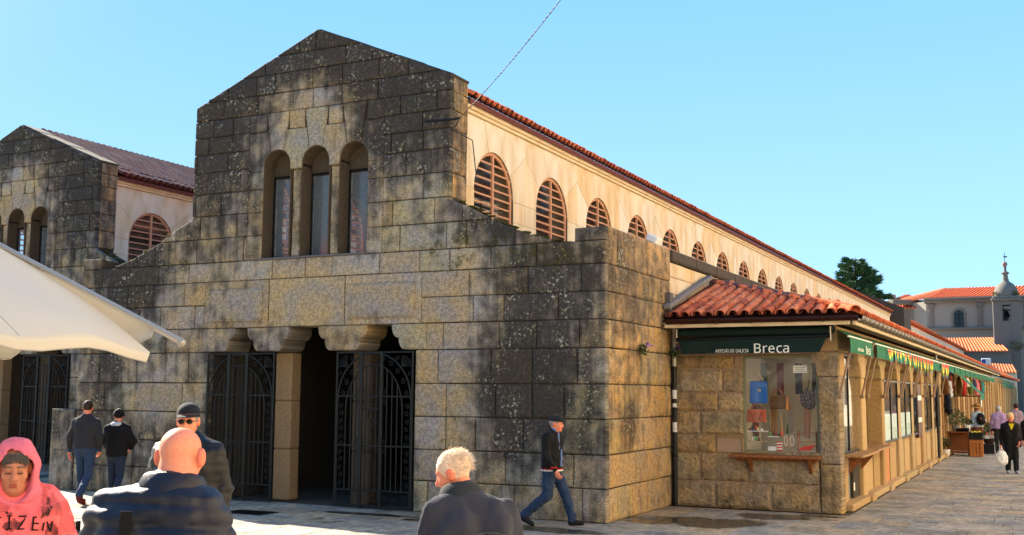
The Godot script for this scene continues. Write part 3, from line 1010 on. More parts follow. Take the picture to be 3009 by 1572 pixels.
func ground() -> void:
	rng.seed = 7
	var g := MB.new()
	g.quad(Vector3(-300, -0.035, 200), Vector3(300, -0.035, 200), Vector3(300, -0.035, -400), Vector3(-300, -0.035, -400))
	structure("ground", g, surf(Color(0.70, 0.665, 0.60), M.grain, 0.4, 0.95))
	var ux := Rect2(-22.0, -42.0, 26.0, 34.0)
	var maps := paving_maps(ux.position.x, ux.position.y, ux.end.x, ux.end.y, 34.0)
	var mats := []
	for c in [Color(0.74, 0.685, 0.58), Color(0.71, 0.67, 0.59), Color(0.71, 0.665, 0.60), Color(0.77, 0.69, 0.56), Color(0.67, 0.635, 0.585), Color(0.72, 0.685, 0.62), Color(0.69, 0.62, 0.52)]:
		var m := mat(c, 1.0)
		m.albedo_texture = maps[0]
		m.roughness_texture = maps[1]
		m.roughness_texture_channel = BaseMaterial3D.TEXTURE_CHANNEL_RED
		relief(m, M.fine, 0.0)
		m.heightmap_enabled = false
		mats.append(m)
	var bed := MB.new()
	bed.quad(Vector3(-22, -0.016, -8), Vector3(8, -0.016, -8), Vector3(8, -0.016, -110), Vector3(-22, -0.016, -110))
	var pv := structure("pavement", bed, surf(Color(0.33, 0.30, 0.26), M.grain, 1.0, 0.95))
	var polys := []
	# strips in front of the corner shop and the gatehouse
	var xs := [-21.0, -20.2, -19.3, -18.4, -17.4, -16.5, -15.7, -14.8, -14.0, -13.1, -12.3, -11.4, -10.5, -9.7, -8.8, -8.0, -7.2, -6.5, -5.75, -5.0, -4.4, -3.78, -3.18, -2.65, -2.16]
	for k in xs.size() - 1:
		var z := -9.0 - rr(0, 0.8)
		var stop: float = -16.4 if xs[k] < -6.6 else -19.4
		if xs[k] < -18.2: stop = -19.5
		while z > stop:
			var l := rr(0.7, 1.5)
			var e := maxf(z - l, stop)
			polys.append(Rect2(xs[k], e, xs[k + 1] - xs[k], z - e))
			z = e
	# along the stalls and the open street
	var z := -19.4
	while z > -100.0:
		var l := rr(0.38, 0.58)
		var q := rr(0.3, 0.75)
		if rng.randf() < 0.45:
			polys.append(Rect2(-3.2, z - l, 1.04 * q, l)); polys.append(Rect2(-3.2 + 1.04 * q, z - l, 1.04 * (1 - q), l))
		else: polys.append(Rect2(-3.2, z - l, 1.04, l))
		z -= l
	z = -10.0
	while z > -100.0:
		var l := rr(0.32, 0.46)
		var x := -2.16
		var first := true
		while x < 1.2:
			var w := rr(0.7, 1.35) * (rr(0.4, 1.0) if first else 1.0)
			first = false
			polys.append(Rect2(x, z - l, w, l))
			x += w
		z -= l
	polys.sort_custom(func(a, b): return a.get_center().y > b.get_center().y)
	var far := MB.new()
	var near := 0
	for r: Rect2 in polys:
		var c := r.get_center()
		# in front of the lens
		var d := Vector2(c.x, -c.y)
		var seen := d.y > 10.5 and d.x < -0.015 * d.y + 0.5 and d.dot(Vector2(-sin(0.459), cos(0.459))) > 13.5 and d.angle() < deg_to_rad(90 + 26.3 + 27.5)
		var p := rect(r.position.x + 0.006, -r.end.y + 0.006, r.end.x - 0.006, -r.position.y - 0.006)
		var uvr := Rect2(ux.position.x, -ux.end.y, ux.size.x, ux.size.y)
		if seen and near < 300:
			near += 1
			var mb := MB.new()
			mb.slab(p, Vector3(0, rr(-0.004, 0.002), 0), Vector3.RIGHT, Vector3(0, 0, -1), 0.03, 0.006, 0.0, uvr)
			part(pv, "paving_slab", mb, mats[rng.randi() % mats.size()])
		else:
			far.slab(p, Vector3(0, rr(-0.003, 0.002), 0), Vector3.RIGHT, Vector3(0, 0, -1), 0.03, 0.006, 0.0, uvr)
	var fo := part(pv, "far_paving", far, mats[5])
	fo.set_meta("kind", "stuff")

# sunlit houses across the street and behind the plaza, outside the picture
func neighbours() -> void:
	rng.seed = 8
	var cols := [Color(0.93, 0.87, 0.76), Color(0.92, 0.845, 0.71), Color(0.94, 0.89, 0.80), Color(0.93, 0.855, 0.73), Color(0.91, 0.88, 0.81)]
	var words := ["cream", "ochre", "ivory", "sandy", "chalky"]
	var z := 8.0
	for k in 5:
		var w := 17.0 + 2.0 * (k % 3)
		var h := 10.5 + 1.2 * ((k * 2) % 3)
		var t := thing("townhouse", "%s plaster townhouse facing the stall row across the street" % words[k], "building", Vector3(4.9, 0, z - w * 0.5), "townhouses opposite the stalls")
		var m := surf(cols[k], M.grain, 0.5, 0.95)
		var wall := MB.new()
		wall.box(Vector3(4.2, h * 0.5, 0), Vector3(8.0, h, w - 0.02))
		part(t, "wall", wall, m)
		var rf := MB.new()
		rf.slab(PackedVector2Array([Vector2(-0.5, h), Vector2(8.8, h), Vector2(4.2, h + 2.0)]), Vector3(0, 0, w * 0.5), Vector3.RIGHT, Vector3.UP, w - 0.02, 0.0, 0.0, Rect2(), true)
		part(t, "roof", rf, M.tile[k % 6])
		for fl in 3:
			for c in 5:
				var y := 1.3 + fl * 3.3
				var cz := (c - 2) * w / 5.4
				var fr := MB.new()
				fr.cbox(Vector3(0.16, y + 0.9, cz), Vector3(0.12, 2.0, 1.2), 0.03)
				var f := part(t, "window", fr, M.white)
				var pn := MB.new()
				pn.box(Vector3(0.09, y + 0.9, cz), Vector3(0.02, 1.7, 0.95))
				part(f, "pane", pn, M.blueglass)
		z -= w
	# granite houses on the south side of the plaza
	for k in 4:
		var w := 13.0
		var h := 9.0 + 1.1 * (k % 2)
		var t := thing("granite_house", "%s granite house on the far side of the plaza, facing the gatehouse" % ["first", "balconied", "narrow", "corner"][k], "building", Vector3(-41.0 + k * 13.2, 0, 17.0), "houses behind the plaza")
		var wall := MB.new()
		wall.box(Vector3(0, h * 0.5, 4.0), Vector3(w, h, 8.0))
		part(t, "wall", wall, surf([Color(0.60, 0.56, 0.50), Color(0.66, 0.60, 0.51), Color(0.57, 0.54, 0.49), Color(0.63, 0.58, 0.50)][k], M.grain, 0.5, 0.95))
		var rf := MB.new()
		rf.slab(PackedVector2Array([Vector2(-0.5, h), Vector2(4.0, h + 1.9), Vector2(8.5, h)]), Vector3(-w * 0.5, 0, 0), Vector3(0, 0, 1), Vector3.UP, w, 0.0, 0.0, Rect2(), true)
		part(t, "roof", rf, M.tile[(k + 2) % 6])
		for fl in 3:
			for c in 4:
				var fr := MB.new()
				fr.cbox(Vector3((c - 1.5) * 3.0, 1.5 + fl * 2.9, -0.02), Vector3(1.3, 1.9, 0.12), 0.03)
				var f := part(t, "window", fr, M.white)
				var pn := MB.new()
				pn.box(Vector3((c - 1.5) * 3.0, 1.5 + fl * 2.9, -0.09), Vector3(1.05, 1.65, 0.02))
				part(f, "pane", pn, M.blueglass)


# half-barrel clay tile: axis along z, upper end at 0, lower end at len, crown towards +y
func tile_mesh(len: float, r0: float, r1: float, seg := 7, thick := 0.013) -> ArrayMesh:
	var mb := MB.new()
	var rows := []
	for q in [0.0, 1.0]:
		var r := lerpf(r0, r1, q)
		var line := []
		for k in seg + 1:
			var a := PI * k / seg
			line.append(Vector3(cos(a) * r, sin(a) * r * 0.80, q * len))
		rows.append(line)
	mb.grid(rows, 0.0)
	var rows2 := []
	for line in rows:
		var l2 := []
		for p: Vector3 in line: l2.append(Vector3(p.x * (1.0 - thick / 0.09), p.y - thick, p.z))
		l2.reverse()
		rows2.append(l2)
	mb.grid(rows2, 0.0)
	for k in seg:
		var a: Vector3 = rows[1][k]; var b: Vector3 = rows[1][k + 1]
		var a2: Vector3 = rows2[1][seg - k]; var b2: Vector3 = rows2[1][seg - k - 1]
		mb.quad(a2, a, b, b2)
	return mb.mesh()

func slope_basis(up: Vector3, n: Vector3) -> Basis:
	var z := -up
	return Basis(n.cross(z).normalized(), n, z)

func arch_window(parent: Node, s: float, split: bool, flip: bool, x: float) -> MeshInstance3D:
	# wooden louvred frame; own axes: x along the wall, y up, z outwards
	var r := 0.79
	var yc := 5.77
	var sill := 4.96
	var fr := MB.new()
	var p := [Vector3(-r, sill, 0)]
	for k in 17:
		var a := PI - PI * k / 16.0
		p.append(Vector3(cos(a) * r, yc + sin(a) * r, 0))
	p.append(Vector3(r, sill, 0))
	fr.tube(p, 0.034, 6, true, 1.3)
	fr.cbox(Vector3(0, (sill + yc + r) * 0.5, 0.012), Vector3(0.06, yc + r - sill, 0.05), 0.005)
	fr.cbox(Vector3(0, sill + 0.02, 0), Vector3(2 * r, 0.06, 0.07), 0.005)
	var b := Basis(Vector3(0, 0, -1), Vector3.UP, Vector3(1, 0, 0)) if not flip else Basis(Vector3(0, 0, 1), Vector3.UP, Vector3(-1, 0, 0))
	var out := []
	var y := sill + 0.14
	var all := MB.new()
	while y < yc + r - 0.08:
		var hw := r if y < yc else sqrt(maxf(0.0, r * r - (y - yc) * (y - yc)))
		hw -= 0.02
		for q: float in [-1.0, 1.0]:
			var mb := MB.new()
			mb.box(Vector3.ZERO, Vector3(hw - 0.03, 0.032, 0.05), Basis(Vector3.RIGHT, 0.15))
			if split: out.append([mb, Vector3(q * (hw * 0.5 + 0.01), y, -0.01)])
			else: fr.box(Vector3(q * (hw * 0.5 + 0.01), y, -0.01), Vector3(hw - 0.03, 0.032, 0.05), Basis(Vector3.RIGHT, 0.15))
		y += 0.158
	var f := part(parent, "window_frame", fr, M.frame_wood, Vector3(x, 0, -s), b)
	for q in out: part(f, "slat", q[0], M.frame_wood, q[1])
	return f

func bay_polys(sc: float, r: float, yc: float, hw: float, top: float, gap: float) -> Array:
	var res := []
	var cuts := [0.0, 0.20, 0.40, 0.60, 0.80, 1.0]
	for k in 5:
		var p := PackedVector2Array()
		var a0: float = PI * cuts[k]
		var a1: float = PI * cuts[k + 1]
		var da := gap / r
		var inner := []
		for j in 5:
			var a := lerpf(a0 + da, a1 - da, j / 4.0)
			inner.append(Vector2(sc + r * cos(a), yc + r * sin(a)))
		var e0 := _to_rect(sc, yc, hw, top, a0)
		var e1 := _to_rect(sc, yc, hw, top, a1)
		var n0 := Vector2(-sin(a0), cos(a0)) * gap
		p.append(inner[0]); p.append(e0 + (n0 if k > 0 else Vector2(0, gap)))
		for c in [Vector2(sc + hw, top), Vector2(sc - hw, top)]:
			var ac: float = (c - Vector2(sc, yc)).angle()
			if ac > a0 + 0.02 and ac < a1 - 0.02: p.append(c)
		var n1 := Vector2(sin(a1), -cos(a1)) * gap
		p.append(e1 + (n1 if k < 4 else Vector2(0, gap)))
		for j in range(4, 0, -1): p.append(inner[j])
		res.append(p)
	return res

func _to_rect(sc: float, yc: float, hw: float, top: float, a: float) -> Vector2:
	var d := Vector2(cos(a), sin(a))
	var t := 1e9
	if absf(d.x) > 1e-4: t = minf(t, hw / absf(d.x))
	if d.y > 1e-4: t = minf(t, (top - yc) / d.y)
	return Vector2(sc, yc) + d * t

# long hall: east wall in the plane x = xe with louvred arches, from s0 to s1 (s = -z)
func hall(g: Node, xe: float, xw: float, s0: float, s1: float, first: float, bays: int, pieces: int, ridge: float, tiles: Array, eave_pieces: int) -> void:
	var o := Vector3(xe, 0, 0)
	var sx := Vector3(0, 0, -1)
	var core := MB.new()
	var far := MB.new()
	var west := MB.new()
	var mats: Array = M.ashlar
	var gap := 0.0035
	var lowest := 4.3
	for k in bays:
		var sc := first + 2.70 * k
		for p in bay_polys(sc, 0.82, 5.77, 1.35, 7.13, 0.0):
			core.slab(p, o - Vector3(0.012, 0, 0), sx, Vector3.UP, 0.42, 0.0, 0.0, Rect2(), true)
			west.slab(p, Vector3(xw + 0.42, 0, 0), sx, Vector3.UP, 0.42, 0.0, 0.0, Rect2(), true)
		for q in [-1, 1]:
			var r := rect(sc + (0.82 if q > 0 else -1.35), 0.0, sc + (1.35 if q > 0 else -0.82), 5.77)
			core.slab(r, o - Vector3(0.012, 0, 0), sx, Vector3.UP, 0.42, 0.0, 0.0, Rect2(), true)
			west.slab(r, Vector3(xw + 0.42, 0, 0), sx, Vector3.UP, 0.42, 0.0, 0.0, Rect2(), true)
		core.slab(rect(sc - 0.82, 0.0, sc + 0.82, 4.94), o - Vector3(0.012, 0, 0), sx, Vector3.UP, 0.42, 0.0, 0.0, Rect2(), true)
		west.slab(rect(sc - 0.82, 0.0, sc + 0.82, 4.94), Vector3(xw + 0.42, 0, 0), sx, Vector3.UP, 0.42, 0.0, 0.0, Rect2(), true)
		var polys := bay_polys(sc, 0.82, 5.77, 1.35, 7.12, gap)
		var ys := [lowest, 4.9, 5.36, 5.77]
		for j in 3:
			var off := rr(-0.15, 0.15) if j == 1 else 0.0
			polys.append(rect(sc + 0.82, ys[j] + gap, sc + 1.35 + off - gap, ys[j + 1] - gap))
			polys.append(rect(sc - 1.35 + off + gap, ys[j] + gap, sc - 0.82, ys[j + 1] - gap))
		polys.append(rect(sc - 0.82 + gap, lowest, sc + 0.82 - gap, 4.94))
		for p in polys:
			if k < pieces:
				var mb := MB.new()
				mb.slab(tidy(p), o + Vector3(rr(-0.003, 0.003), 0, 0), sx, Vector3.UP, 0.05, 0.002)
				part(g, "wall_slab", mb, mats[rng.randi() % mats.size()])
			else:
				far.slab(p, o, sx, Vector3.UP, 0.05, 0.004)
		var f := arch_window(g, sc, k < 6, false, xe - 0.065)
		arch_window(g, sc, false, true, xw + 0.2)
		if k < 8:
			var pn := MB.new()
			pn.slab(arch_poly(0, 5.77, 0.78, 4.97), Vector3(0, 0, -0.11), Vector3.RIGHT, Vector3.UP, 0.005, 0.0)
			part(f, "pane", pn, M.glass)
	# plain ends of the wall
	var ends := [[s0, first - 1.35], [first + 2.70 * bays - 1.35, s1]]
	for e in ends:
		if e[1] - e[0] > 0.05:
			core.slab(rect(e[0], 0, e[1], 7.13), o - Vector3(0.012, 0, 0), sx, Vector3.UP, 0.42, 0.0, 0.0, Rect2(), true)
			west.slab(rect(e[0], 0, e[1], 7.13), Vector3(xw + 0.42, 0, 0), sx, Vector3.UP, 0.42, 0.0, 0.0, Rect2(), true)
			far.slab(rect(e[0], 4.3, e[1], 7.12), o, sx, Vector3.UP, 0.05, 0.004)
	part(g, "wall_core", core, M.mortar)
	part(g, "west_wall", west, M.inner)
	var fo := part(g, "wall_facing", far, mats[0])
	fo.set_meta("kind", "stuff")
	# end wall, roof, cornice
	var xm := (xe + xw) * 0.5
	var endw := MB.new()
	endw.box(Vector3(xm, 3.6, -s1 + 0.2), Vector3(xe - xw - 0.1, 7.2, 0.35))
	endw.slab(PackedVector2Array([Vector2(xw + 0.05, 7.2), Vector2(xe - 0.05, 7.2), Vector2(xm, ridge - 0.1)]), Vector3(0, 0, -s1 + 0.37), Vector3.RIGHT, Vector3.UP, 0.35, 0.0, 0.0, Rect2(), true)
	part(g, "end_wall", endw, M.mortar)
	var roof := MB.new()
	for q: float in [1.0, -1.0]:
		var ex := xm + q * ((xe - xw) * 0.5 + 0.16)
		var a := Vector3(ex, 7.34, -s0); var b := Vector3(ex, 7.34, -s1); var c := Vector3(xm, ridge, -s1); var d := Vector3(xm, ridge, -s0)
		var dn := Vector3(0, -0.10, 0)
		if q > 0:
			roof.quad(a, b, c, d); roof.quad(a + dn, d + dn, c + dn, b + dn)
			roof.quad(a + dn, b + dn, b, a)
		else:
			roof.quad(b, a, d, c); roof.quad(b + dn, c + dn, d + dn, a + dn)
			roof.quad(b + dn, a + dn, a, b)
	part(g, "roof", roof, M.tile_dark)
	for q in [[7.13, 7.19, 0.05], [7.19, 7.335, 0.10]]:
		var s := s0
		while s < s1 - 0.1:
			var l := minf(2.2, s1 - s)
			var mb := MB.new()
			mb.cbox(Vector3(xe - 0.2 + q[2] * 0.5, (q[0] + q[1]) * 0.5, -s - l * 0.5), Vector3(0.40 + q[2], q[1] - q[0], l - 0.004), 0.012)
			part(g, "cornice", mb, M.cornice)
			s += l
	# eave tiles
	var t := tile_mesh(0.44, 0.075, 0.092)
	var rise := (ridge - 7.34) / ((xe - xw) * 0.5 + 0.16)
	var up := Vector3(-1, rise, 0).normalized()
	var n := Vector3(rise, 1, 0).normalized()
	var bs := slope_basis(up, n)
	var flat_b := Basis(bs.x, -bs.y, bs.z) * Basis(Vector3.FORWARD, 0.0)
	var rest := SurfaceTool.new()
	rest.begin(Mesh.PRIMITIVE_TRIANGLES)
	var pans := SurfaceTool.new()
	pans.begin(Mesh.PRIMITIVE_TRIANGLES)
	var edge := Vector3(xe + 0.23, 7.355, 0)
	var cnt := int((s1 - s0) / 0.212)
	for k in cnt:
		var z := -(s0 + 0.11 + k * 0.212)
		var tilt := Basis(bs.x, 0.03 + rr(-0.02, 0.02)) * bs
		var at := edge + Vector3(rr(-0.012, 0.012), 0.06, z) + up * 0.44
		if k < eave_pieces: part(g, "eave_tile", t, tiles[rng.randi() % tiles.size()], at, tilt)
		else: rest.append_from(t, 0, Transform3D(tilt, at))
		var pb := Basis(-bs.x, -bs.y, bs.z)
		pans.append_from(t, 0, Transform3D(pb, edge + Vector3(-0.01, 0.075, z - 0.106) + up * 0.44))
		rest.append_from(t, 0, Transform3D(tilt, at + up * 0.34 + n * 0.004))
	var ro := part(g, "far_eave_tiles", rest.commit(), tiles[1])
	ro.set_meta("kind", "stuff")
	var po := part(g, "pan_tiles", pans.commit(), M.tile_dark)
	po.set_meta("kind", "stuff")

func halls() -> void:
	rng.seed = 21
	var g := thing("market_hall", "long golden granite market hall with a row of louvred arched windows under red tiles", "building")
	hall(g, -9.40, -14.96, 16.93, 74.9, 18.24, 21, 13, 8.62, M.tile, 130)
	var g2 := thing("market_hall", "second market hall with dark purplish roof tiles behind the two gatehouses", "building", Vector3(0, 0.15, 0))
	hall(g2, -21.47, -27.03, 20.26, 74.0, 21.66, 12, 2, 8.72, M.oldtile, 14)
	var tm := tile_mesh(0.42, 0.078, 0.096, 6)
	var rise := (8.72 - 7.34) / 2.94
	var up := Vector3(-1, rise, 0).normalized()
	var n := Vector3(rise, 1, 0).normalized()
	var bs := slope_basis(up, n)
	var more := SurfaceTool.new()
	more.begin(Mesh.PRIMITIVE_TRIANGLES)
	for k in 60:
		for r in 9:
			var at := Vector3(-21.24, 7.42, -(20.37 + k * 0.212)) + up * (0.44 + 0.33 * (r + 1)) + n * 0.01
			var b := Basis(bs.x, 0.05 + rr(-0.02, 0.02)) * bs
			if k < 20: part(g2, "roof_tile", tm, M.oldtile[rng.randi() % 4], at, b)
			else: more.append_from(tm, 0, Transform3D(b, at))
	var mo := part(g2, "far_roof_tiles", more.commit(), M.oldtile[0])
	mo.set_meta("kind", "stuff")
	# unseen roof slab added over the low aisle to block light; added screens inside
	var a := MB.new()
	a.quad(Vector3(XE - 0.3, 4.35, -16.9), Vector3(XE - 0.3, 4.35, -74.9), Vector3(-9.40, 4.62, -74.9), Vector3(-9.40, 4.62, -16.9))
	a.quad(Vector3(-14.96, 4.62, -16.9), Vector3(-14.96, 4.62, -74.9), Vector3(-17.9, 4.35, -74.9), Vector3(-17.9, 4.35, -16.9))
	part(g, "added_aisle_roof", a, M.tile_dark)
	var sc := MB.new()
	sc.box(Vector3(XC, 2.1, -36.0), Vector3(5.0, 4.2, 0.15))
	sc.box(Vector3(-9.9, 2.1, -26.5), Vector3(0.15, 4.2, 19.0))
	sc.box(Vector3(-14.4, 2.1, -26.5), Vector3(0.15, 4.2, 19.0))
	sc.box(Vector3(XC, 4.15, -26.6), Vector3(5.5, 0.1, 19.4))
	part(g, "shade_partition", sc, M.partition)  # partitions and ceiling added to keep clerestory light out and the gateway dark
	# aisle wall above the stalls
	var aw := MB.new()
	aw.box(Vector3(XE - 0.22, 2.2, -47.3), Vector3(0.36, 4.4, 55.3))
	part(g, "aisle_wall", aw, M.mortar)
	for k in 4:
		var s := -ZB + 0.02
		var yb: float = [3.0, 3.45, 3.9, 4.22][k]
		var yt: float = [3.45, 3.9, 4.22, 4.5][k]
		while s < 25.0:
			var l := rr(0.5, 0.95)
			block(g, "wall_slab", rect(s, yb + 0.004, s + l - 0.006, yt - 0.004), Vector3(XE - 0.02, 0, 0), Vector3(0, 0, -1), Vector3.UP, Rect2(), M.ashlar, 0.06, 0.004)
			s += l
	var s := -ZB + 0.02
	while s < 74.0:
		var mb := MB.new()
		mb.cbox(Vector3(XE - 0.17, 4.62, -s - 0.75), Vector3(0.44, 0.22, 1.49), 0.03)
		part(g, "coping_stone", mb, M.lichenstone)
		s += 1.5


func roofs() -> void:
	rng.seed = 31
	var g := thing("stall_row", "low granite stall row with orange tiled hip roof, awnings and shop windows", "building")
	M.row = g
	var ex := -2.98
	var ez := -19.05
	var ye := 3.40
	var rise := 0.267
	var xw := XE + 0.02
	var run := ex - xw
	var top := ye + run * rise
	var zfar := -74.0
	# decking under the tiles
	var d := MB.new()
	var c0 := Vector3(xw, ye, ez); var c1 := Vector3(ex, ye, ez); var ct := Vector3(xw, top, ez - run)
	var c2 := Vector3(ex, ye, zfar); var c3 := Vector3(xw, top, zfar)
	d.tri(c0, c1, ct)
	d.quad(c1, c2, c3, ct)
	d.tri(c0 + Vector3(0, -0.05, 0), ct + Vector3(0, -0.05, 0), c1 + Vector3(0, -0.05, 0))
	d.quad(c1 + Vector3(0, -0.05, 0), ct + Vector3(0, -0.05, 0), c3 + Vector3(0, -0.05, 0), c2 + Vector3(0, -0.05, 0))
	part(g, "roof_deck", d, M.tile_dark)
	var t := tile_mesh(0.42, 0.078, 0.098, 8)
	var pan := tile_mesh(0.42, 0.085, 0.075, 6)
	# front slope
	var up := Vector3(0, rise, -1).normalized()
	var n := Vector3(0, 1, rise).normalized()
	var bs := slope_basis(up, n)
	var pb := Basis(-bs.x, -bs.y, bs.z)
	var pans := SurfaceTool.new()
	pans.begin(Mesh.PRIMITIVE_TRIANGLES)
	var sp := 0.212
	var k := 0
	while true:
		var x := ex - 0.16 - k * sp
		if x < xw + 0.05: break
		var reach := (ex - x) * 1.035 - 0.05
		var row := 0
		while row * 0.325 < reach:
			var at := Vector3(x + rr(-0.008, 0.008), ye + 0.055, ez + 0.05) + up * (0.42 + row * 0.325 - 0.03) + n * 0.006
			var b := Basis(bs.x, 0.045 + rr(-0.025, 0.025)) * Basis(n, rr(-0.05, 0.05)) * bs
			part(g, "roof_tile", t, M.tile[[0, 1, 2, 2, 3, 4, 4, 5][rng.randi() % 8]], at, b)
			pans.append_from(pan, 0, Transform3D(pb, Vector3(x - sp * 0.5, ye + 0.075, ez + 0.03) + up * (0.40 + row * 0.325)))
			row += 1
		k += 1
	# side slope
	var up2 := Vector3(-1, rise, 0).normalized()
	var n2 := Vector3(rise, 1, 0).normalized()
	var bs2 := slope_basis(up2, n2)
	var pb2 := Basis(-bs2.x, -bs2.y, bs2.z)
	var rest := SurfaceTool.new()
	rest.begin(Mesh.PRIMITIVE_TRIANGLES)
	k = 0
	while true:
		var z := ez - 0.16 - k * sp
		if z < zfar: break
		var reach := minf(ez - z, run) * 1.035 - 0.05
		var row := 0
		while row * 0.325 < reach and row < (99 if k < 30 else 3):
			var at := Vector3(ex + 0.05, ye + 0.055, z) + up2 * (0.42 + row * 0.325 - 0.03) + n2 * 0.006
			var b := Basis(bs2.x, 0.045 + rr(-0.015, 0.015)) * bs2
			if row == 0 and k < 110: part(g, "roof_tile", t, M.tile[rng.randi() % 6], at, b)
			else: rest.append_from(t, 0, Transform3D(b, at))
			if row == 0: pans.append_from(pan, 0, Transform3D(pb2, Vector3(ex + 0.03, ye + 0.075, z - sp * 0.5) + up2 * 0.40))
			row += 1
		k += 1
	var po := part(g, "pan_tiles", pans.commit(), M.tile_dark)
	po.set_meta("kind", "stuff")
	var ro := part(g, "side_slope_tiles", rest.commit(), M.tile[0])
	ro.set_meta("kind", "stuff")
	# hip tiles
	var hip := tile_mesh(0.46, 0.10, 0.125, 8)
	var hd := (ct - c1).normalized()
	var hn := (Vector3.UP - hd * hd.y).normalized()
	var hb := slope_basis(hd, hn)
	var hl := c1.distance_to(ct)
	k = 0
	while k * 0.37 < hl - 0.2:
		part(g, "hip_tile", hip, M.oldtile[(k * 7) % 4] if k > 3 else M.tile[3], c1 + hd * (0.40 + k * 0.37) + hn * 0.075, Basis(hb.x, 0.04) * hb)
		k += 1
	# flashing strip against the gatehouse
	var fl := MB.new()
	var fa := Vector3(XE + 0.10, ye + 0.20, ez + 0.0)
	var fb := Vector3(XE + 0.10, top - 0.0 + 0.12, ez - run + 0.55)
	fl.cbox((fa + fb) * 0.5, Vector3(0.15, 0.09, fa.distance_to(fb)), 0.02, Basis(Vector3.RIGHT, atan2(fb.y - fa.y, fa.z - fb.z)))
	part(g, "flashing", fl, M.cement)
	# gutters
	var gt := func(a: Vector3, b: Vector3, m: Material, called: String, brackets: float) -> void:
		var dir := (b - a).normalized()
		var s := dir.cross(Vector3.UP).normalized()
		var rows := []
		for p in [a, b]:
			var line := []
			for j in 9:
				var q := PI + PI * j / 8.0
				line.append(p + s * cos(q) * 0.075 + Vector3.UP * sin(q) * 0.075)
			rows.append(line)
		var mb := MB.new()
		mb.grid(rows, 0.006)
		mb.tube([a + s * 0.078, b + s * 0.078], 0.011, 6)
		var o := part(g, called, mb, m)
		var l := a.distance_to(b)
		var q := 0.3
		while q < l:
			var rb := MB.new()
			var p := []
			for j in 9:
				var w := PI + PI * j / 8.0
				p.append(a + dir * q + s * cos(w) * 0.084 + Vector3.UP * sin(w) * 0.084)
			rb.tube(p, 0.012, 5)
			part(o, "bracket", rb, m)
			q += brackets
	gt.call(Vector3(xw + 0.1, 3.355, ez + 0.10), Vector3(ex + 0.09, 3.355, ez + 0.10), M.gutter_brown, "gutter", 0.62)
	gt.call(Vector3(ex + 0.09, 3.35, ez + 0.08), Vector3(ex + 0.09, 3.35, -48.0), M.gutter_zinc, "gutter", 0.55)
	gt.call(Vector3(ex + 0.09, 3.35, -48.02), Vector3(ex + 0.09, 3.35, -73.5), M.gutter_zinc, "gutter", 1.1)
	# eaves boards and soffit
	var so := MB.new()
	so.box(Vector3((xw + ex) * 0.5, 3.30, ez - 0.20), Vector3(run, 0.03, 0.50))
	so.box(Vector3(ex - 0.17, 3.30, (ez - 0.46 + zfar) * 0.5), Vector3(0.40, 0.03, ez - 0.46 - zfar))
	part(g, "soffit", so, M.mortar)
	var fa1 := MB.new()
	fa1.cbox(Vector3((xw + ex) * 0.5, 3.255, ez + 0.03), Vector3(run - 0.1, 0.08, 0.06), 0.01)
	fa1.cbox(Vector3(ex + 0.01, 3.255, (ez + zfar) * 0.5), Vector3(0.06, 0.08, ez - zfar), 0.01)
	part(g, "fascia", fa1, M.cornice)
	# a box on the gatehouse corner and its cable
	var bx := MB.new()
	bx.cbox(Vector3(XE + 0.06, 3.68, -19.30), Vector3(0.12, 0.42, 0.16), 0.01)
	bx.tube([Vector3(XE + 0.06, 3.47, -19.3), Vector3(XE + 0.09, 3.35, -19.3), Vector3(XE + 0.2, 3.28, -19.28), Vector3(XE + 0.34, 3.28, -19.26)], 0.014, 6)
	part(g, "junction_box", bx, M.lead)


func lettering(parent: Node, called: String, txt: String, size: float, at: Vector3, b: Basis, m: Material, squeeze := 1.0, thin := 0.003) -> MeshInstance3D:
	var t := TextMesh.new()
	var f := SystemFont.new()
	f.font_names = PackedStringArray(["Droid Sans"])
	t.font = f
	t.text = txt
	t.font_size = 64
	t.pixel_size = size / 46.0
	t.depth = thin
	t.curve_step = 2.0
	t.horizontal_alignment = HORIZONTAL_ALIGNMENT_CENTER
	var o := part(parent, called, t, m, at, b * Basis.from_scale(Vector3(squeeze, 1, 1)))
	return o

const PILLARS := [-19.80, -22.31, -25.03, -27.79, -30.50, -33.15, -35.85, -38.50, -41.20, -43.90, -46.60, -49.30, -52.0, -54.7, -57.4, -60.1, -62.8, -65.5, -68.2, -70.9, -73.4]

func cloth_strip(a: Vector3, b: Vector3, h: float, sway: float, scallop := 0.0, n := 16) -> MB:
	var mb := MB.new()
	var rows := []
	var side := (b - a).normalized().cross(Vector3.UP).normalized()
	for i in 4:
		var line := []
		for k in n + 1:
			var t := k / float(n)
			var y := -h * i / 3.0
			if i == 3 and scallop > 0.0: y -= scallop * absf(sin(t * PI * n / 4.0))
			line.append(a.lerp(b, t) + Vector3(0, y, 0) + side * (sin(t * 17.0 + i) * sway * i / 3.0))
		rows.append(line)
	mb.grid(rows, 0.004)
	return mb

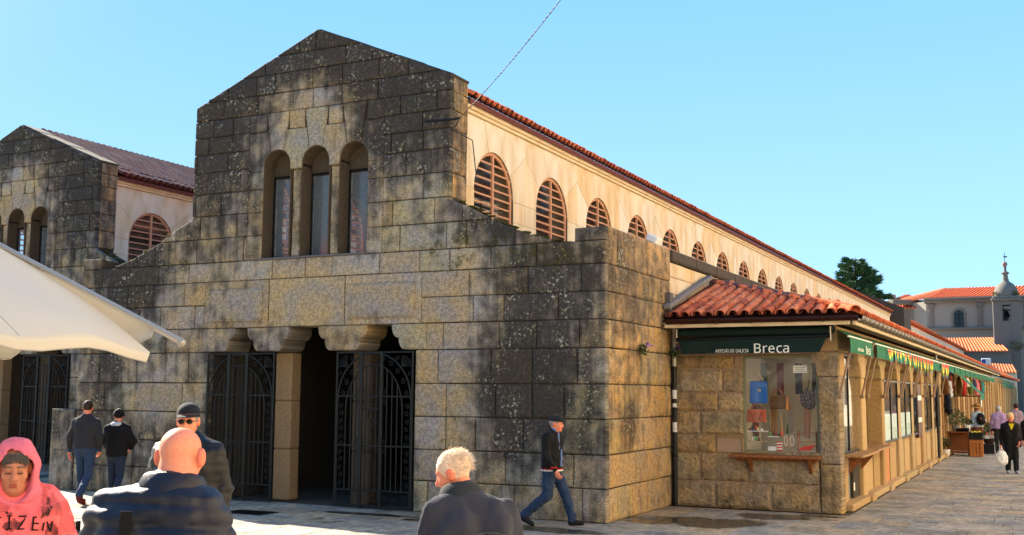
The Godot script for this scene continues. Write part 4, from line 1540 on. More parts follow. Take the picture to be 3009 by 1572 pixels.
func stalls() -> void:
	rng.seed = 41
	var g: Node3D = M.row
	var gold: Array = M.gold
	# ---- end wall of the corner shop
	var uvr := Rect2(-6.4, -0.05, 3.2, 3.4)
	var mats := granite(uvr.position.x, uvr.position.y, uvr.end.x, uvr.end.y, 110.0, 60, 0.18, [[-5.6, 0.3, 1.2, 0.35, 0.25], [-3.5, 0.35, 0.25, 0.4, 0.4], [-5.6, 1.5, 0.8, 0.35, 0.12], [-4.2, 0.5, 0.7, 0.3, 0.15], [-6.2, 2.6, 0.5, 0.5, 0.2]], [[-3.5, 2.7, 0.15, 0.1, 0.3], [-4.8, 0.05, 1.2, 0.1, 0.25]], Color(0.60, 0.525, 0.405), Color(0.36, 0.32, 0.25), 0.35)
	for m: StandardMaterial3D in mats: m.heightmap_scale = 3.2
	var ys := [0.0, 0.46, 0.965, 1.29, 1.715, 2.05, 2.49, 2.74, 3.24]
	var hole := rect(-5.03, 1.0, -3.69, 2.72)
	for k in ys.size() - 1:
		for p in course(-6.34, -3.69, ys[k], ys[k + 1], 0.75, 1.35, 0.010, [hole]):
			block(g, "stone_block", p, Vector3(0, 0, ZB), Vector3.RIGHT, Vector3.UP, uvr, mats, 0.14, 0.024)
	var core := MB.new()
	for r in [rect(-6.36, 0, -3.70, 0.98), rect(-6.36, 0.98, -5.05, 2.74), rect(-6.36, 2.74, -3.4, 3.26)]:
		core.slab(r, Vector3(0, 0, ZB - 0.03), Vector3.RIGHT, Vector3.UP, 0.26, 0.0, 0.0, Rect2(), true)
	part(g, "wall_core", core, M.mortar_pink)
	# corner pillar with its capital
	for q in [[0.0, 0.83], [0.84, 2.34]]:
		block(g, "pillar", rect(-3.68, q[0], -3.335, q[1]), Vector3(0, 0, ZB + 0.02), Vector3.RIGHT, Vector3.UP, uvr, mats, 0.44, 0.016)
	var pc := PackedVector2Array([Vector2(-3.69, 2.35), Vector2(-3.34, 2.35), Vector2(-3.34, 2.78), Vector2(-3.79, 2.78), Vector2(-3.79, 2.66), Vector2(-3.76, 2.58), Vector2(-3.73, 2.57), Vector2(-3.72, 2.45)])
	block(g, "capital", pc, Vector3(0, 0, ZB + 0.03), Vector3.RIGHT, Vector3.UP, uvr, mats, 0.45, 0.0)
	# ---- pillars along the street
	for k in PILLARS.size():
		var z: float = PILLARS[k]
		var w: float = [0.46, 0.5, 0.37, 0.37, 0.40, 0.52][mini(k, 5)] if k < 6 else 0.42
		if k > 0:
			var mb := MB.new()
			mb.cbox(Vector3(XS - 0.17, 1.175, z), Vector3(0.34, 2.35, w), 0.02)
			part(g, "pillar", mb, gold[k % gold.size()])
		var hw := 0.62 if k > 0 else 0.3
		var off := -0.08 if k == 0 else 0.0
		var cp := PackedVector2Array()
		var b := w * 0.5
		cp.append_array([Vector2(-b, 2.355), Vector2(b, 2.355), Vector2(b + 0.05, 2.40), Vector2(b + 0.09, 2.55), Vector2(b + 0.10, 2.60), Vector2(hw - 0.05, 2.68), Vector2(hw, 2.785), Vector2(-hw, 2.785), Vector2(-hw + 0.05, 2.68), Vector2(-b - 0.10, 2.60), Vector2(-b - 0.09, 2.55), Vector2(-b - 0.05, 2.40)])
		if k == 0:
			for j in cp.size(): cp[j].x = maxf(cp[j].x, -0.2)
			cp = tidy(cp)
		var cm := MB.new()
		cm.slab(cp, Vector3(XS + 0.006, 0, z + off), Vector3(0, 0, -1), Vector3.UP, 0.35, 0.015, 0.0)
		part(g, "capital", cm, gold[(k + 2) % gold.size()])
	# beams
	for k in PILLARS.size() - 1:
		var mb := MB.new()
		var l: float = PILLARS[k] - PILLARS[k + 1]
		mb.cbox(Vector3(XS - 0.18, 3.01, (PILLARS[k] + PILLARS[k + 1]) * 0.5 + (0.1 if k == 0 else 0.0)), Vector3(0.33, 0.44, l - 0.006 + (0.2 if k == 0 else 0.0)), 0.015)
		part(g, "beam", mb, gold[k % gold.size()])
	# plinths
	for k in PILLARS.size() - 1:
		var z0: float = PILLARS[k] - 0.26
		var z1: float = PILLARS[k + 1] + 0.26
		var mb := MB.new()
		mb.cbox(Vector3(XS - 0.06, 0.06, (z0 + z1) * 0.5), Vector3(0.34, 0.12, z0 - z1), 0.015)
		part(g, "plinth", mb, gold[(k * 3) % gold.size()])
		var pb := MB.new()
		pb.cbox(Vector3(XS - 0.02, 0.05, PILLARS[k]), Vector3(0.36, 0.10 + 0.01 * (k % 3), 0.51), 0.015)
		if k > 0: part(g, "plinth", pb, gold[(k + 1) % gold.size()])
	# ---- bays
	var fits := ["shop", "counter", "glass", "glass", "door", "glass", "glass", "open", "open", "open", "open", "open", "open", "open", "open", "open", "open", "open", "open", "open"]
	for k in fits.size():
		var z0: float = PILLARS[k] - 0.22
		var z1: float = PILLARS[k + 1] + 0.22
		var zm := (z0 + z1) * 0.5
		var l := z0 - z1
		match fits[k]:
			"shop":
				dado(g, z0, z0 - 0.75, 0.93, gold[0])
				var sh := MB.new()
				sh.cbox(Vector3(XS - 0.15, 0.50, z0 - 1.0), Vector3(0.03, 0.84, 0.5), 0.004)
				var sheet := part(g, "metal_panel", sh, M.steelblue)
				var so := MB.new()
				so.cbox(Vector3(XS - 0.10, 0.33, z0 - 1.35), Vector3(0.06, 0.15, 0.10), 0.01)
				part(g, "socket_box", so, M.white)
				dado(g, z0 - 1.28, z1, 0.93, M.core)
				pane(g, z0, z1, 0.98, 2.76, XS - 0.1, 2, false)
			"counter":
				var ct := MB.new()
				ct.cbox(Vector3(XS - 0.05, 0.955, zm), Vector3(0.56, 0.045, l + 0.1), 0.008)
				part(g, "counter_top", ct, M.pale_wood)
				dado(g, z0 - 0.35, z0 - 1.25, 0.92, gold[1])
				dado(g, z0 - 1.4, z1 + 0.0, 0.92, gold[2])
				var bw := MB.new()
				bw.cbox(Vector3(XS - 0.42, 1.65, z1 + 0.45), Vector3(0.2, 1.4, 0.9), 0.01)
				part(g, "back_wall", bw, M.mossy)
			"glass":
				dado(g, z0, z0 - l * 0.46, 0.98, gold[(k + 1) % gold.size()] if k != 2 else M.board)
				dado(g, z0 - l * 0.54, z1, 0.98, gold[(k + 3) % gold.size()])
				pane(g, z0, z1, 1.0, 2.34, XS - 0.03, 2, k < 4)
			"door":
				dado(g, z0, z0 - l * 0.42, 0.98, gold[3])
				pane(g, z0, z0 - l * 0.42, 1.0, 2.34, XS - 0.03, 1, false)
				var dm := MB.new()
				dm.cbox(Vector3(XS - 0.05, 1.6, z1 + 0.5), Vector3(0.06, 1.45, 0.9), 0.008)
				var dd := part(g, "shutter", dm, M.darkred)
				for y in [1.35, 1.95]:
					var st := MB.new()
					st.box(Vector3(XS - 0.017, y, z1 + 0.5), Vector3(0.004, 0.13, 0.88))
					part(dd, "white_band", st, M.white)
				dado(g, z0 - l * 0.5, z1, 0.86, gold[1])
			"open":
				dado(g, z0, z0 - l * 0.45, 0.95, gold[k % gold.size()])
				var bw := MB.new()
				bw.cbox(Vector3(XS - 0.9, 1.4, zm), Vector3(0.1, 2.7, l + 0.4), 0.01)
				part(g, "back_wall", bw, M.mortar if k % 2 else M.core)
				for j in 2:
					var po := MB.new()
					po.cbox(Vector3(XS - 0.04, 1.2, z0 - l * (0.3 + 0.4 * j)), Vector3(0.10, 2.35, 0.09), 0.008)
					part(g, "post", po, M.pale_wood)
		if k % 2 == 1:
			var pw := MB.new()
			pw.box(Vector3(-4.95, 1.65, PILLARS[k + 1]), Vector3(2.7, 3.3, 0.12))
			part(g, "partition", pw, M.core)
	# the far corner of the row
	var ew := MB.new()
	ew.box(Vector3(-4.95, 1.65, -73.6), Vector3(3.2, 3.3, 0.2))
	part(g, "end_wall", ew, M.mortar)
	# ---- shop window in the end wall
	var fr := MB.new()
	for x in [-5.01, -3.71]: fr.cbox(Vector3(x, 1.86, ZB - 0.09), Vector3(0.045, 1.72, 0.06), 0.005)
	fr.cbox(Vector3(-4.36, 2.70, ZB - 0.09), Vector3(1.30, 0.045, 0.06), 0.005)
	fr.cbox(Vector3(-4.36, 1.015, ZB - 0.09), Vector3(1.30, 0.04, 0.06), 0.005)
	var f := part(g, "window_frame", fr, M.greenish)
	var pn := MB.new()
	pn.box(Vector3(-4.36, 1.86, ZB - 0.10), Vector3(1.26, 1.66, 0.006))
	part(f, "pane", pn, M.shopglass)
	var sb := MB.new()
	sb.cbox(Vector3(-4.44, 0.945, ZB + 0.12), Vector3(1.58, 0.05, 0.30), 0.008)
	sb.box(Vector3(-4.42, 0.89, ZB + 0.06), Vector3(1.40, 0.06, 0.05))
	var sill := part(g, "sill_board", sb, M.counter_wood)
	for x in [-4.93, -3.89]:
		var br := MB.new()
		br.slab(PackedVector2Array([Vector2(0, 0.92), Vector2(0.22, 0.92), Vector2(0.20, 0.86), Vector2(0.03, 0.66), Vector2(0, 0.66)]), Vector3(x + 0.025, 0, ZB), Vector3(0, 0, 1), Vector3.UP, 0.05, 0.004, 0.0, Rect2(), true)
		part(sill, "bracket", br, M.counter_wood)
	# side ledge of the shop
	var sl := MB.new()
	sl.cbox(Vector3(XS + 0.13, 0.955, -21.05), Vector3(0.34, 0.045, 1.95), 0.008)
	var ls := part(g, "sill_board", sl, M.pale_wood)
	for z in [-20.35, -21.7]:
		var br := MB.new()
		br.slab(PackedVector2Array([Vector2(XS, 0.93), Vector2(XS, 0.62), Vector2(XS + 0.26, 0.93)]), Vector3(0, 0, z + 0.02), Vector3.RIGHT, Vector3.UP, 0.04, 0.004, 0.0, Rect2(), true)
		part(ls, "bracket", br, M.counter_wood)
	# lining of the shop
	var rm := MB.new()
	rm.box(Vector3(-5.0, 1.6, -22.0), Vector3(2.8, 3.2, 0.06))
	rm.box(Vector3(-5.30, 1.6, -20.9), Vector3(0.06, 3.2, 2.2))
	rm.box(Vector3(-4.6, 0.95, -20.45), Vector3(1.9, 0.06, 1.2))
	rm.box(Vector3(-4.6, 2.85, -20.8), Vector3(2.0, 0.05, 2.2))
	part(g, "shop_lining", rm, M.shopwall)
	# ---- drainpipes
	drainpipe(g, Vector3(-6.27, 0, ZB + 0.09), 2.95, true)
	drainpipe(g, Vector3(XS + 0.10, 0, -36.25), 3.2, false)

func drainpipe(g: Node, at: Vector3, h: float, stickers: bool) -> void:
	var mb := MB.new()
	mb.tube([at, at + Vector3(0, h * 0.86, 0)], 0.042, 10)
	var o := part(g, "drainpipe", mb, M.pipe)
	var up := MB.new()
	up.tube([at + Vector3(0, h * 0.86, 0), at + Vector3(0, h, 0), at + Vector3(0.03, h + 0.18, 0.08), at + Vector3(0.05, h + 0.33, 0.12)], 0.045, 10)
	part(o, "elbow", up, M.steel)
	for y in [0.9, 1.75, 2.5]:
		var c := MB.new()
		c.lathe(at + Vector3(0, y, 0), [Vector2(0.052, -0.02), Vector2(0.052, 0.02)], 10)
		part(o, "clip", c, M.black_metal)
	if stickers:
		for q in [[2.02, 0.16], [1.82, 0.07], [1.45, 0.12], [1.36, 0.05]]:
			var c := MB.new()
			c.lathe(at + Vector3(0, q[0], 0), [Vector2(0.0435, -q[1] * 0.5), Vector2(0.0435, q[1] * 0.5)], 10)
			part(o, "sticker", c, M.white)

func dado(g: Node, z0: float, z1: float, h: float, m: Material) -> void:
	var mb := MB.new()
	mb.cbox(Vector3(XS - 0.13, h * 0.5 + 0.05, (z0 + z1) * 0.5), Vector3(0.10, h - 0.10, absf(z0 - z1) - 0.02), 0.012)
	part(g, "dado_slab", mb, m)

func pane(g: Node, z0: float, z1: float, y0: float, y1: float, x: float, n: int, film: bool) -> void:
	var fr := MB.new()
	for k in n + 1:
		fr.cbox(Vector3(x, (y0 + y1) * 0.5, lerpf(z0, z1, float(k) / n)), Vector3(0.04, y1 - y0, 0.035), 0.005)
	for y in [y0, y1]: fr.cbox(Vector3(x, y, (z0 + z1) * 0.5), Vector3(0.05, 0.05, z0 - z1), 0.005)
	var f := part(g, "window_frame", fr, M.black_metal)
	for k in n:
		var a := lerpf(z0, z1, float(k) / n) - 0.03
		var b := lerpf(z0, z1, float(k + 1) / n) + 0.03
		var p := MB.new()
		p.box(Vector3(x, (y0 + y1) * 0.5, (a + b) * 0.5), Vector3(0.006, y1 - y0, a - b))
		part(f, "pane", p, M.shopglass)
		if film:
			var q := MB.new()
			q.box(Vector3(x - 0.012, y0 + 0.30, (a + b) * 0.5), Vector3(0.004, 0.60, a - b))
			part(f, "frosted_film", q, M.film)

func awnings() -> void:
	rng.seed = 43
	# front awning of the corner shop, rolled in
	var t := thing("shop_awning", "dark green awning lettered in white over the corner shop window", "awning", Vector3(-4.75, 2.98, ZB))
	var cs := MB.new()
	cs.cbox(Vector3(0, 0.17, 0.24), Vector3(2.80, 0.13, 0.26), 0.03, Basis(Vector3.RIGHT, 0.25))
	part(t, "hood", cs, M.awning_dark)
	var rl := MB.new()
	rl.tube([Vector3(-1.38, 0.03, 0.38), Vector3(1.36, 0.06, 0.38)], 0.038, 10)
	part(t, "front_bar", rl, M.black_metal)
	for x in [-1.38, 1.36]:
		var e := MB.new()
		e.cbox(Vector3(x, 0.10, 0.28), Vector3(0.03, 0.26, 0.24), 0.02)
		part(t, "end_bracket", e, M.steel)
	var rows := []
	for i in 5:
		var line := []
		for k in 25:
			var u := k / 24.0
			line.append(Vector3(lerpf(-1.33 + 0.05 * i / 4.0, 1.30 - 0.12 * i / 4.0, u), 0.02 - 0.25 * i / 4.0 + 0.01 * u, 0.405 + 0.012 * sin(u * 21.0) * i / 4.0))
		rows.append(line)
	rows.reverse()
	var vl := MB.new()
	vl.grid(rows, 0.004)
	part(t, "valance", vl, M.awning_dark)
	lettering(t, "lettering", "Breca", 0.165, Vector3(0.355, -0.145, 0.424), Basis.IDENTITY, M.letters, 1.12, 0.002)
	lettering(t, "lettering", "ARTESÁS DE GALICIA", 0.058, Vector3(-0.345, -0.185, 0.424), Basis.IDENTITY, M.letters, 0.80, 0.002)
	# the awnings along the street: valance, bar and drop arms
	var words := ["small green awning lettered in white beside the corner pillar", "green awning with a bunting string along its edge over the counter", "green awning above the frosted shop windows", "green awning over the red shutter", "green awning above the drainpipe", "short green awning over the potted shrub", "scalloped green awning above the crates", "scalloped green awning over the hanging clothes", "scalloped green awning above the slatted posts"]
	for k in 10: words.append("scalloped green awning over the far bays of the stall row")
	for k in words.size():
		var z0: float = PILLARS[k] + (0.55 if k == 0 else -0.08)
		var z1: float = PILLARS[k + 1] + 0.08
		if k == 0: z1 += 0.3
		var a := thing("stall_awning", words[k], "awning", Vector3(XS, 3.0, (z0 + z1) * 0.5), "awnings of the stall row")
		var l := (z0 - z1) * 0.5
		var bar := MB.new()
		bar.cbox(Vector3(0.23, 0.03, 0), Vector3(0.035, 0.035, l * 2), 0.006)
		part(a, "front_bar", bar, M.white)
		var top := MB.new()
		var rr2 := []
		for i in 3:
			var line := []
			for j in 9: line.append(Vector3(0.23 - 0.19 * i / 2.0, 0.04 + 0.12 * i / 2.0, lerpf(l, -l, j / 8.0)))
			rr2.append(line)
		top.grid(rr2, 0.004)
		part(a, "canopy", top, M.awning)
		part(a, "valance", cloth_strip(Vector3(0.25, 0.02, l - 0.03), Vector3(0.25, 0.02, -l + 0.03), 0.26 if k < 6 else 0.2, 0.015, 0.0 if k < 6 else 0.05), M.awning)
		if k == 0:
			var lb := Basis(Vector3(0, 0, -1), Vector3.UP, Vector3(1, 0, 0))
			lettering(a, "lettering", "Breca", 0.15, Vector3(0.28, -0.15, -0.55), lb, M.letters, 1.1, 0.002)
			lettering(a, "lettering", "ARTESÁS DE GALICIA", 0.055, Vector3(0.28, -0.17, 0.33), lb, M.letters, 0.95, 0.002)
		if k < 7:
			for e: float in [1.0, -1.0]:
				var ar := MB.new()
				var foot := Vector3(0.04, -1.0, e * (l - 0.12))
				var head := Vector3(0.23, 0.02, e * (l - 0.12) - 0.35)
				var d := (head - foot)
				ar.cbox((foot + head) * 0.5, Vector3(0.035, d.length(), 0.05), 0.005, Basis(Quaternion(Vector3.UP, d.normalized())))
				ar.cbox(foot, Vector3(0.07, 0.07, 0.08), 0.01)
				part(a, "arm", ar, M.arm)
	# one awning let out over the fruit crates
	var o := thing("open_awning", "green awning let out on a long arm over the flower stand", "awning", Vector3(XS, 3.06, -43.6))
	var sh := MB.new()
	var rows3 := []
	for i in 5:
		var line := []
		for j in 5: line.append(Vector3(0.03 + 0.97 * i / 4.0, -0.02 - 0.98 * i / 4.0 - 0.03 * sin(PI * i / 4.0), lerpf(1.1, -1.1, j / 4.0)))
		rows3.append(line)
	rows3.reverse()
	sh.grid(rows3, 0.005)
	part(o, "canopy", sh, M.awning)
	part(o, "valance", cloth_strip(Vector3(1.0, -1.0, 1.1), Vector3(1.0, -1.0, -1.1), 0.2, 0.01), M.awning)
	for e: float in [1.08, -1.08]:
		var ar := MB.new()
		ar.cbox(Vector3(0.46, -1.06, e), Vector3(1.1, 0.04, 0.03), 0.005)
		part(o, "arm", ar, M.black_metal)
	# bunting
	var b := thing("bunting", "string of rainbow pennants hung along the green awnings", "bunting", Vector3(XS + 0.3, 2.98, -24.0))
	var cord := []
	var pts := [[0.35, -0.02], [-3.5, -0.03], [-4.0, 0.02], [-9.4, 0.01], [-12.2, 0.0], [-14.6, 0.02]]
	for q in pts: cord.append(Vector3(0, q[1], q[0]))
	var cm := MB.new()
	cm.tube(cord, 0.006, 4)
	part(b, "cord", cm, M.white)
	var hues := [Color(0.78, 0.08, 0.07), Color(0.88, 0.42, 0.04), Color(0.92, 0.80, 0.08), Color(0.14, 0.52, 0.14), Color(0.08, 0.28, 0.62)]
	var zs := []
	for k in 8: zs.append([0.1 - k * 0.48, 0.30])
	for k in 10: zs.append([-3.75 - k * 0.58, 0.42])
	for k in 5: zs.append([-12.2 - k * 0.5, 0.44])
	for k in zs.size():
		var z: float = zs[k][0]
		var h: float = zs[k][1] * rr(0.85, 1.1)
		var fm := MB.new()
		fm.tinted = true
		var w := 0.058
		var drift := rr(-0.04, 0.04)
		var yaw := rr(0.10, 0.32)
		var wx := sin(yaw) * w
		w *= cos(yaw)
		for i in 5:
			fm.col = hues[(i + (k % 3 if k < 8 else 0)) % 5]
			var t0 := i / 5.0
			var t1 := (i + 1) / 5.0
			for side: float in [1.0, -1.0]:
				var x := 0.01 + drift
				var p := [Vector3(x * t0 - wx * (1 - t0), -h * t0, z + w * (1 - t0)), Vector3(x * t0 + wx * (1 - t0), -h * t0, z - w * (1 - t0)), Vector3(x * t1 + wx * (1 - t1), -h * t1, z - w * (1 - t1)), Vector3(x * t1 - wx * (1 - t1), -h * t1, z + w * (1 - t1))]
				if side > 0: fm.quad(p[3], p[2], p[1], p[0])
		part(b, "pennant", fm, M.flag)


var last_flesh: Flesh

# ---------------------------------------------------------------- figures: smooth union of tapered limbs, meshed as surface nets
# a limb is [kind, a, b, ra, rb, blend, tag, op]; kind 0 = tapered capsule a-b, 1 = ellipsoid at a with radii b
class Flesh:
	var prims := []
	var folds := {}          # tag -> [amplitude, frequency, stretch_y]
	var quilt := {}          # tag -> [amplitude, spacing]
	var noise := FastNoiseLite.new()
	var retag: Callable

	func cap(a: Vector3, b: Vector3, ra: float, rb: float, tag: String, k := 0.03) -> void:
		prims.append([0, a, b, ra, rb, k, tag, 1])

	func egg(a: Vector3, r: Vector3, tag: String, k := 0.03, op := 1) -> void:
		prims.append([1, a, r, 0.0, 0.0, k, tag, op])

	func cut(a: Vector3, b: Vector3, ra: float, rb: float, k := 0.01) -> void:
		prims.append([0, a, b, ra, rb, k, "", -1])

	var _tag := ""
	var pk := PackedByteArray()
	var pa := PackedVector3Array()
	var pb := PackedVector3Array()
	var pr := PackedFloat32Array()
	var ps := PackedFloat32Array()
	var pq := PackedFloat32Array()
	var every := PackedInt32Array()

	func pack() -> void:
		pk.clear(); pa.clear(); pb.clear(); pr.clear(); ps.clear(); pq.clear(); every.clear()
		for q in prims:
			pk.append(q[0] + (0 if q[7] > 0 else 2))
			pa.append(q[1])
			pb.append(q[2] - q[1] if q[0] == 0 else q[2])
			pr.append(q[3])
			ps.append(q[4] - q[3])
			pq.append(q[5])
			every.append(every.size())

	func dist(p: Vector3, list: PackedInt32Array) -> float:
		var d := 10.0
		var best := 10.0
		var who := -1
		for i in list:
			var e: float
			var kind := pk[i]
			if kind & 1 == 0:
				var v := p - pa[i]
				var ba := pb[i]
				var t := clampf(v.dot(ba) / (ba.length_squared() + 1e-9), 0.0, 1.0)
				e = (v - ba * t).length() - pr[i] - ps[i] * t
			else:
				var v := (p - pa[i]) / pb[i]
				var k0 := v.length()
				e = k0 * (k0 - 1.0) / ((v / pb[i]).length() + 1e-6)
			var k := pq[i]
			if kind < 2:
				if e < best:
					best = e
					who = i
				var hh := k - absf(d - e)
				d = minf(d, e)
				if hh > 0.0: d -= hh * hh / k * 0.25
			else:
				var hh := k - absf(d + e)
				d = maxf(d, -e)
				if hh > 0.0: d += hh * hh / k * 0.25
		_tag = prims[who][6] if who >= 0 else ""
		if d > 0.06 or d < -0.06: return d
		if folds.has(_tag):
			var f: Array = folds[_tag]
			d += f[0] * noise.get_noise_3d(p.x * f[1], p.y * f[1] * f[2], p.z * f[1])
		if quilt.has(_tag):
			var f: Array = quilt[_tag]
			d -= f[0] * (sqrt(absf(sin(PI * (p.y + 0.10 * p.x * p.x) / f[1]))) - 0.5)
		return d

	# returns {tag: MB}
	func build(h: float) -> Dictionary:
		pack()
		noise.noise_type = FastNoiseLite.TYPE_SIMPLEX_SMOOTH
		noise.frequency = 1.0
		noise.fractal_octaves = 2
		var lo := Vector3.ONE * 1e9
		var hi := -lo
		var boxes := []
		for q in prims:
			var r := maxf(q[3], q[4])
			var a: Vector3; var b: Vector3
			if q[0] == 0:
				a = (q[1] as Vector3).min(q[2]) - Vector3.ONE * r
				b = (q[1] as Vector3).max(q[2]) + Vector3.ONE * r
			else:
				a = q[1] - q[2]; b = q[1] + q[2]
			var m: float = q[5] + 0.03 + h
			boxes.append(AABB(a - Vector3.ONE * m, b - a + Vector3.ONE * m * 2.0))
			if q[7] > 0:
				lo = lo.min(a); hi = hi.max(b)
		lo -= Vector3.ONE * (0.03 + 2.0 * h)
		hi += Vector3.ONE * (0.03 + 2.0 * h)
		var nx := int((hi.x - lo.x) / h) + 2
		var ny := int((hi.y - lo.y) / h) + 2
		var nz := int((hi.z - lo.z) / h) + 2
		var val := PackedFloat32Array()
		val.resize(nx * ny * nz)
		val.fill(9.0)
		var B := 4
		var rad := B * h * 0.866 * 1.25 + 0.012
		var cells := PackedInt32Array()
		for bz in range(0, nz, B):
			for by in range(0, ny, B):
				for bx in range(0, nx, B):
					var org := lo + Vector3(bx, by, bz) * h
					var bb := AABB(org, Vector3.ONE * h * B)
					var list := PackedInt32Array()
					for k in prims.size():
						if boxes[k].intersects(bb): list.append(k)
					if list.is_empty(): continue
					var dc := dist(org + Vector3.ONE * h * B * 0.5, list)
					if absf(dc) > rad:
						if dc < 0.0:
							for z in range(bz, mini(bz + B, nz)):
								for y in range(by, mini(by + B, ny)):
									for x in range(bx, mini(bx + B, nx)): val[(z * ny + y) * nx + x] = -9.0
						continue
					for z in range(bz, mini(bz + B, nz)):
						for y in range(by, mini(by + B, ny)):
							for x in range(bx, mini(bx + B, nx)):
								var id := (z * ny + y) * nx + x
								val[id] = dist(lo + Vector3(x, y, z) * h, list)
								cells.append(id)
		var vid := {}
		var pos := PackedVector3Array()
		var sl := nx * ny
		var offs := [0, 1, nx, nx + 1, sl, sl + 1, sl + nx, sl + nx + 1]
		var od := [Vector3(0, 0, 0), Vector3(1, 0, 0), Vector3(0, 1, 0), Vector3(1, 1, 0), Vector3(0, 0, 1), Vector3(1, 0, 1), Vector3(0, 1, 1), Vector3(1, 1, 1)]
		var edges := [[0, 1], [2, 3], [4, 5], [6, 7], [0, 2], [1, 3], [4, 6], [5, 7], [0, 4], [1, 5], [2, 6], [3, 7]]
		var live := PackedInt32Array()
		for id in cells:
			var x := id % nx
			var y := (id / nx) % ny
			var z := id / sl
			if x >= nx - 1 or y >= ny - 1 or z >= nz - 1: continue
			var v0 := val[id]
			var neg := 0
			for k in 8:
				if val[id + offs[k]] < 0.0: neg += 1
			if neg == 0 or neg == 8: continue
			var s := Vector3.ZERO
			var n := 0
			for e in edges:
				var a := val[id + offs[e[0]]]
				var b := val[id + offs[e[1]]]
				if (a < 0.0) != (b < 0.0):
					var t := clampf(a / (a - b), 0.0, 1.0)
					s += (od[e[0]] as Vector3).lerp(od[e[1]], t)
					n += 1
			vid[id] = pos.size()
			live.append(id)
			pos.append(lo + (Vector3(x, y, z) + s / n) * h)
		var tags := []
		for p in pos:
			var list := PackedInt32Array()
			for k in prims.size():
				if boxes[k].has_point(p): list.append(k)
			dist(p, list)
			tags.append(retag.call(p, _tag) if retag.is_valid() else _tag)
		var nrm := PackedVector3Array()
		nrm.resize(pos.size())
		var quads := []
		for id in live:
			var v0 := val[id]
			for ax in 3:
				var st: int = [1, nx, sl][ax]
				var s1: int = [nx, sl, 1][ax]
				var s2: int = [sl, 1, nx][ax]
				if (v0 < 0.0) == (val[id + st] < 0.0): continue
				if not (vid.has(id - s1) and vid.has(id - s2) and vid.has(id - s1 - s2)): continue
				var a: int = vid[id]; var b: int = vid[id - s1]; var c: int = vid[id - s1 - s2]; var d: int = vid[id - s2]
				if v0 < 0.0: quads.append([a, b, c, d])
				else: quads.append([a, d, c, b])
				var q: Array = quads[quads.size() - 1]
				var nn := (pos[q[2]] - pos[q[0]]).cross(pos[q[3]] - pos[q[1]])
				for k in 4: nrm[q[k]] += nn
		var out := {}
		var remap := {}
		for q in quads:
			var t: String = tags[q[0]]
			if not out.has(t):
				out[t] = MB.new()
				remap[t] = {}
			var mb: MB = out[t]
			var rm: Dictionary = remap[t]
			var w := []
			for k in 4:
				var i: int = q[k]
				if not rm.has(i):
					rm[i] = mb.vert(pos[i], nrm[i].normalized(), Vector2(pos[i].x, -pos[i].y))
				w.append(rm[i])
			mb.ix.append_array([w[0], w[2], w[1], w[0], w[3], w[2]])
		return out

func merge_surfaces(mbs: Array, mats: Dictionary) -> ArrayMesh:
	# several {tag: MB} become one mesh, one surface for each tag
	var am := ArrayMesh.new()
	var tags := {}
	for d: Dictionary in mbs:
		for t in d:
			if not tags.has(t): tags[t] = []
			tags[t].append(d[t])
	for t in tags:
		var all := MB.new()
		for mb: MB in tags[t]:
			var o := all.v.size()
			all.v.append_array(mb.v); all.n.append_array(mb.n); all.uv.append_array(mb.uv); all.c.append_array(mb.c)
			for i in mb.ix: all.ix.append(i + o)
		var a := []
		a.resize(Mesh.ARRAY_MAX)
		a[Mesh.ARRAY_VERTEX] = all.v; a[Mesh.ARRAY_NORMAL] = all.n; a[Mesh.ARRAY_TEX_UV] = all.uv; a[Mesh.ARRAY_INDEX] = all.ix
		am.add_surface_from_arrays(Mesh.PRIMITIVE_TRIANGLES, a)
		am.surface_set_material(am.get_surface_count() - 1, mats.get(t, mats.get("cloth")))
	return am

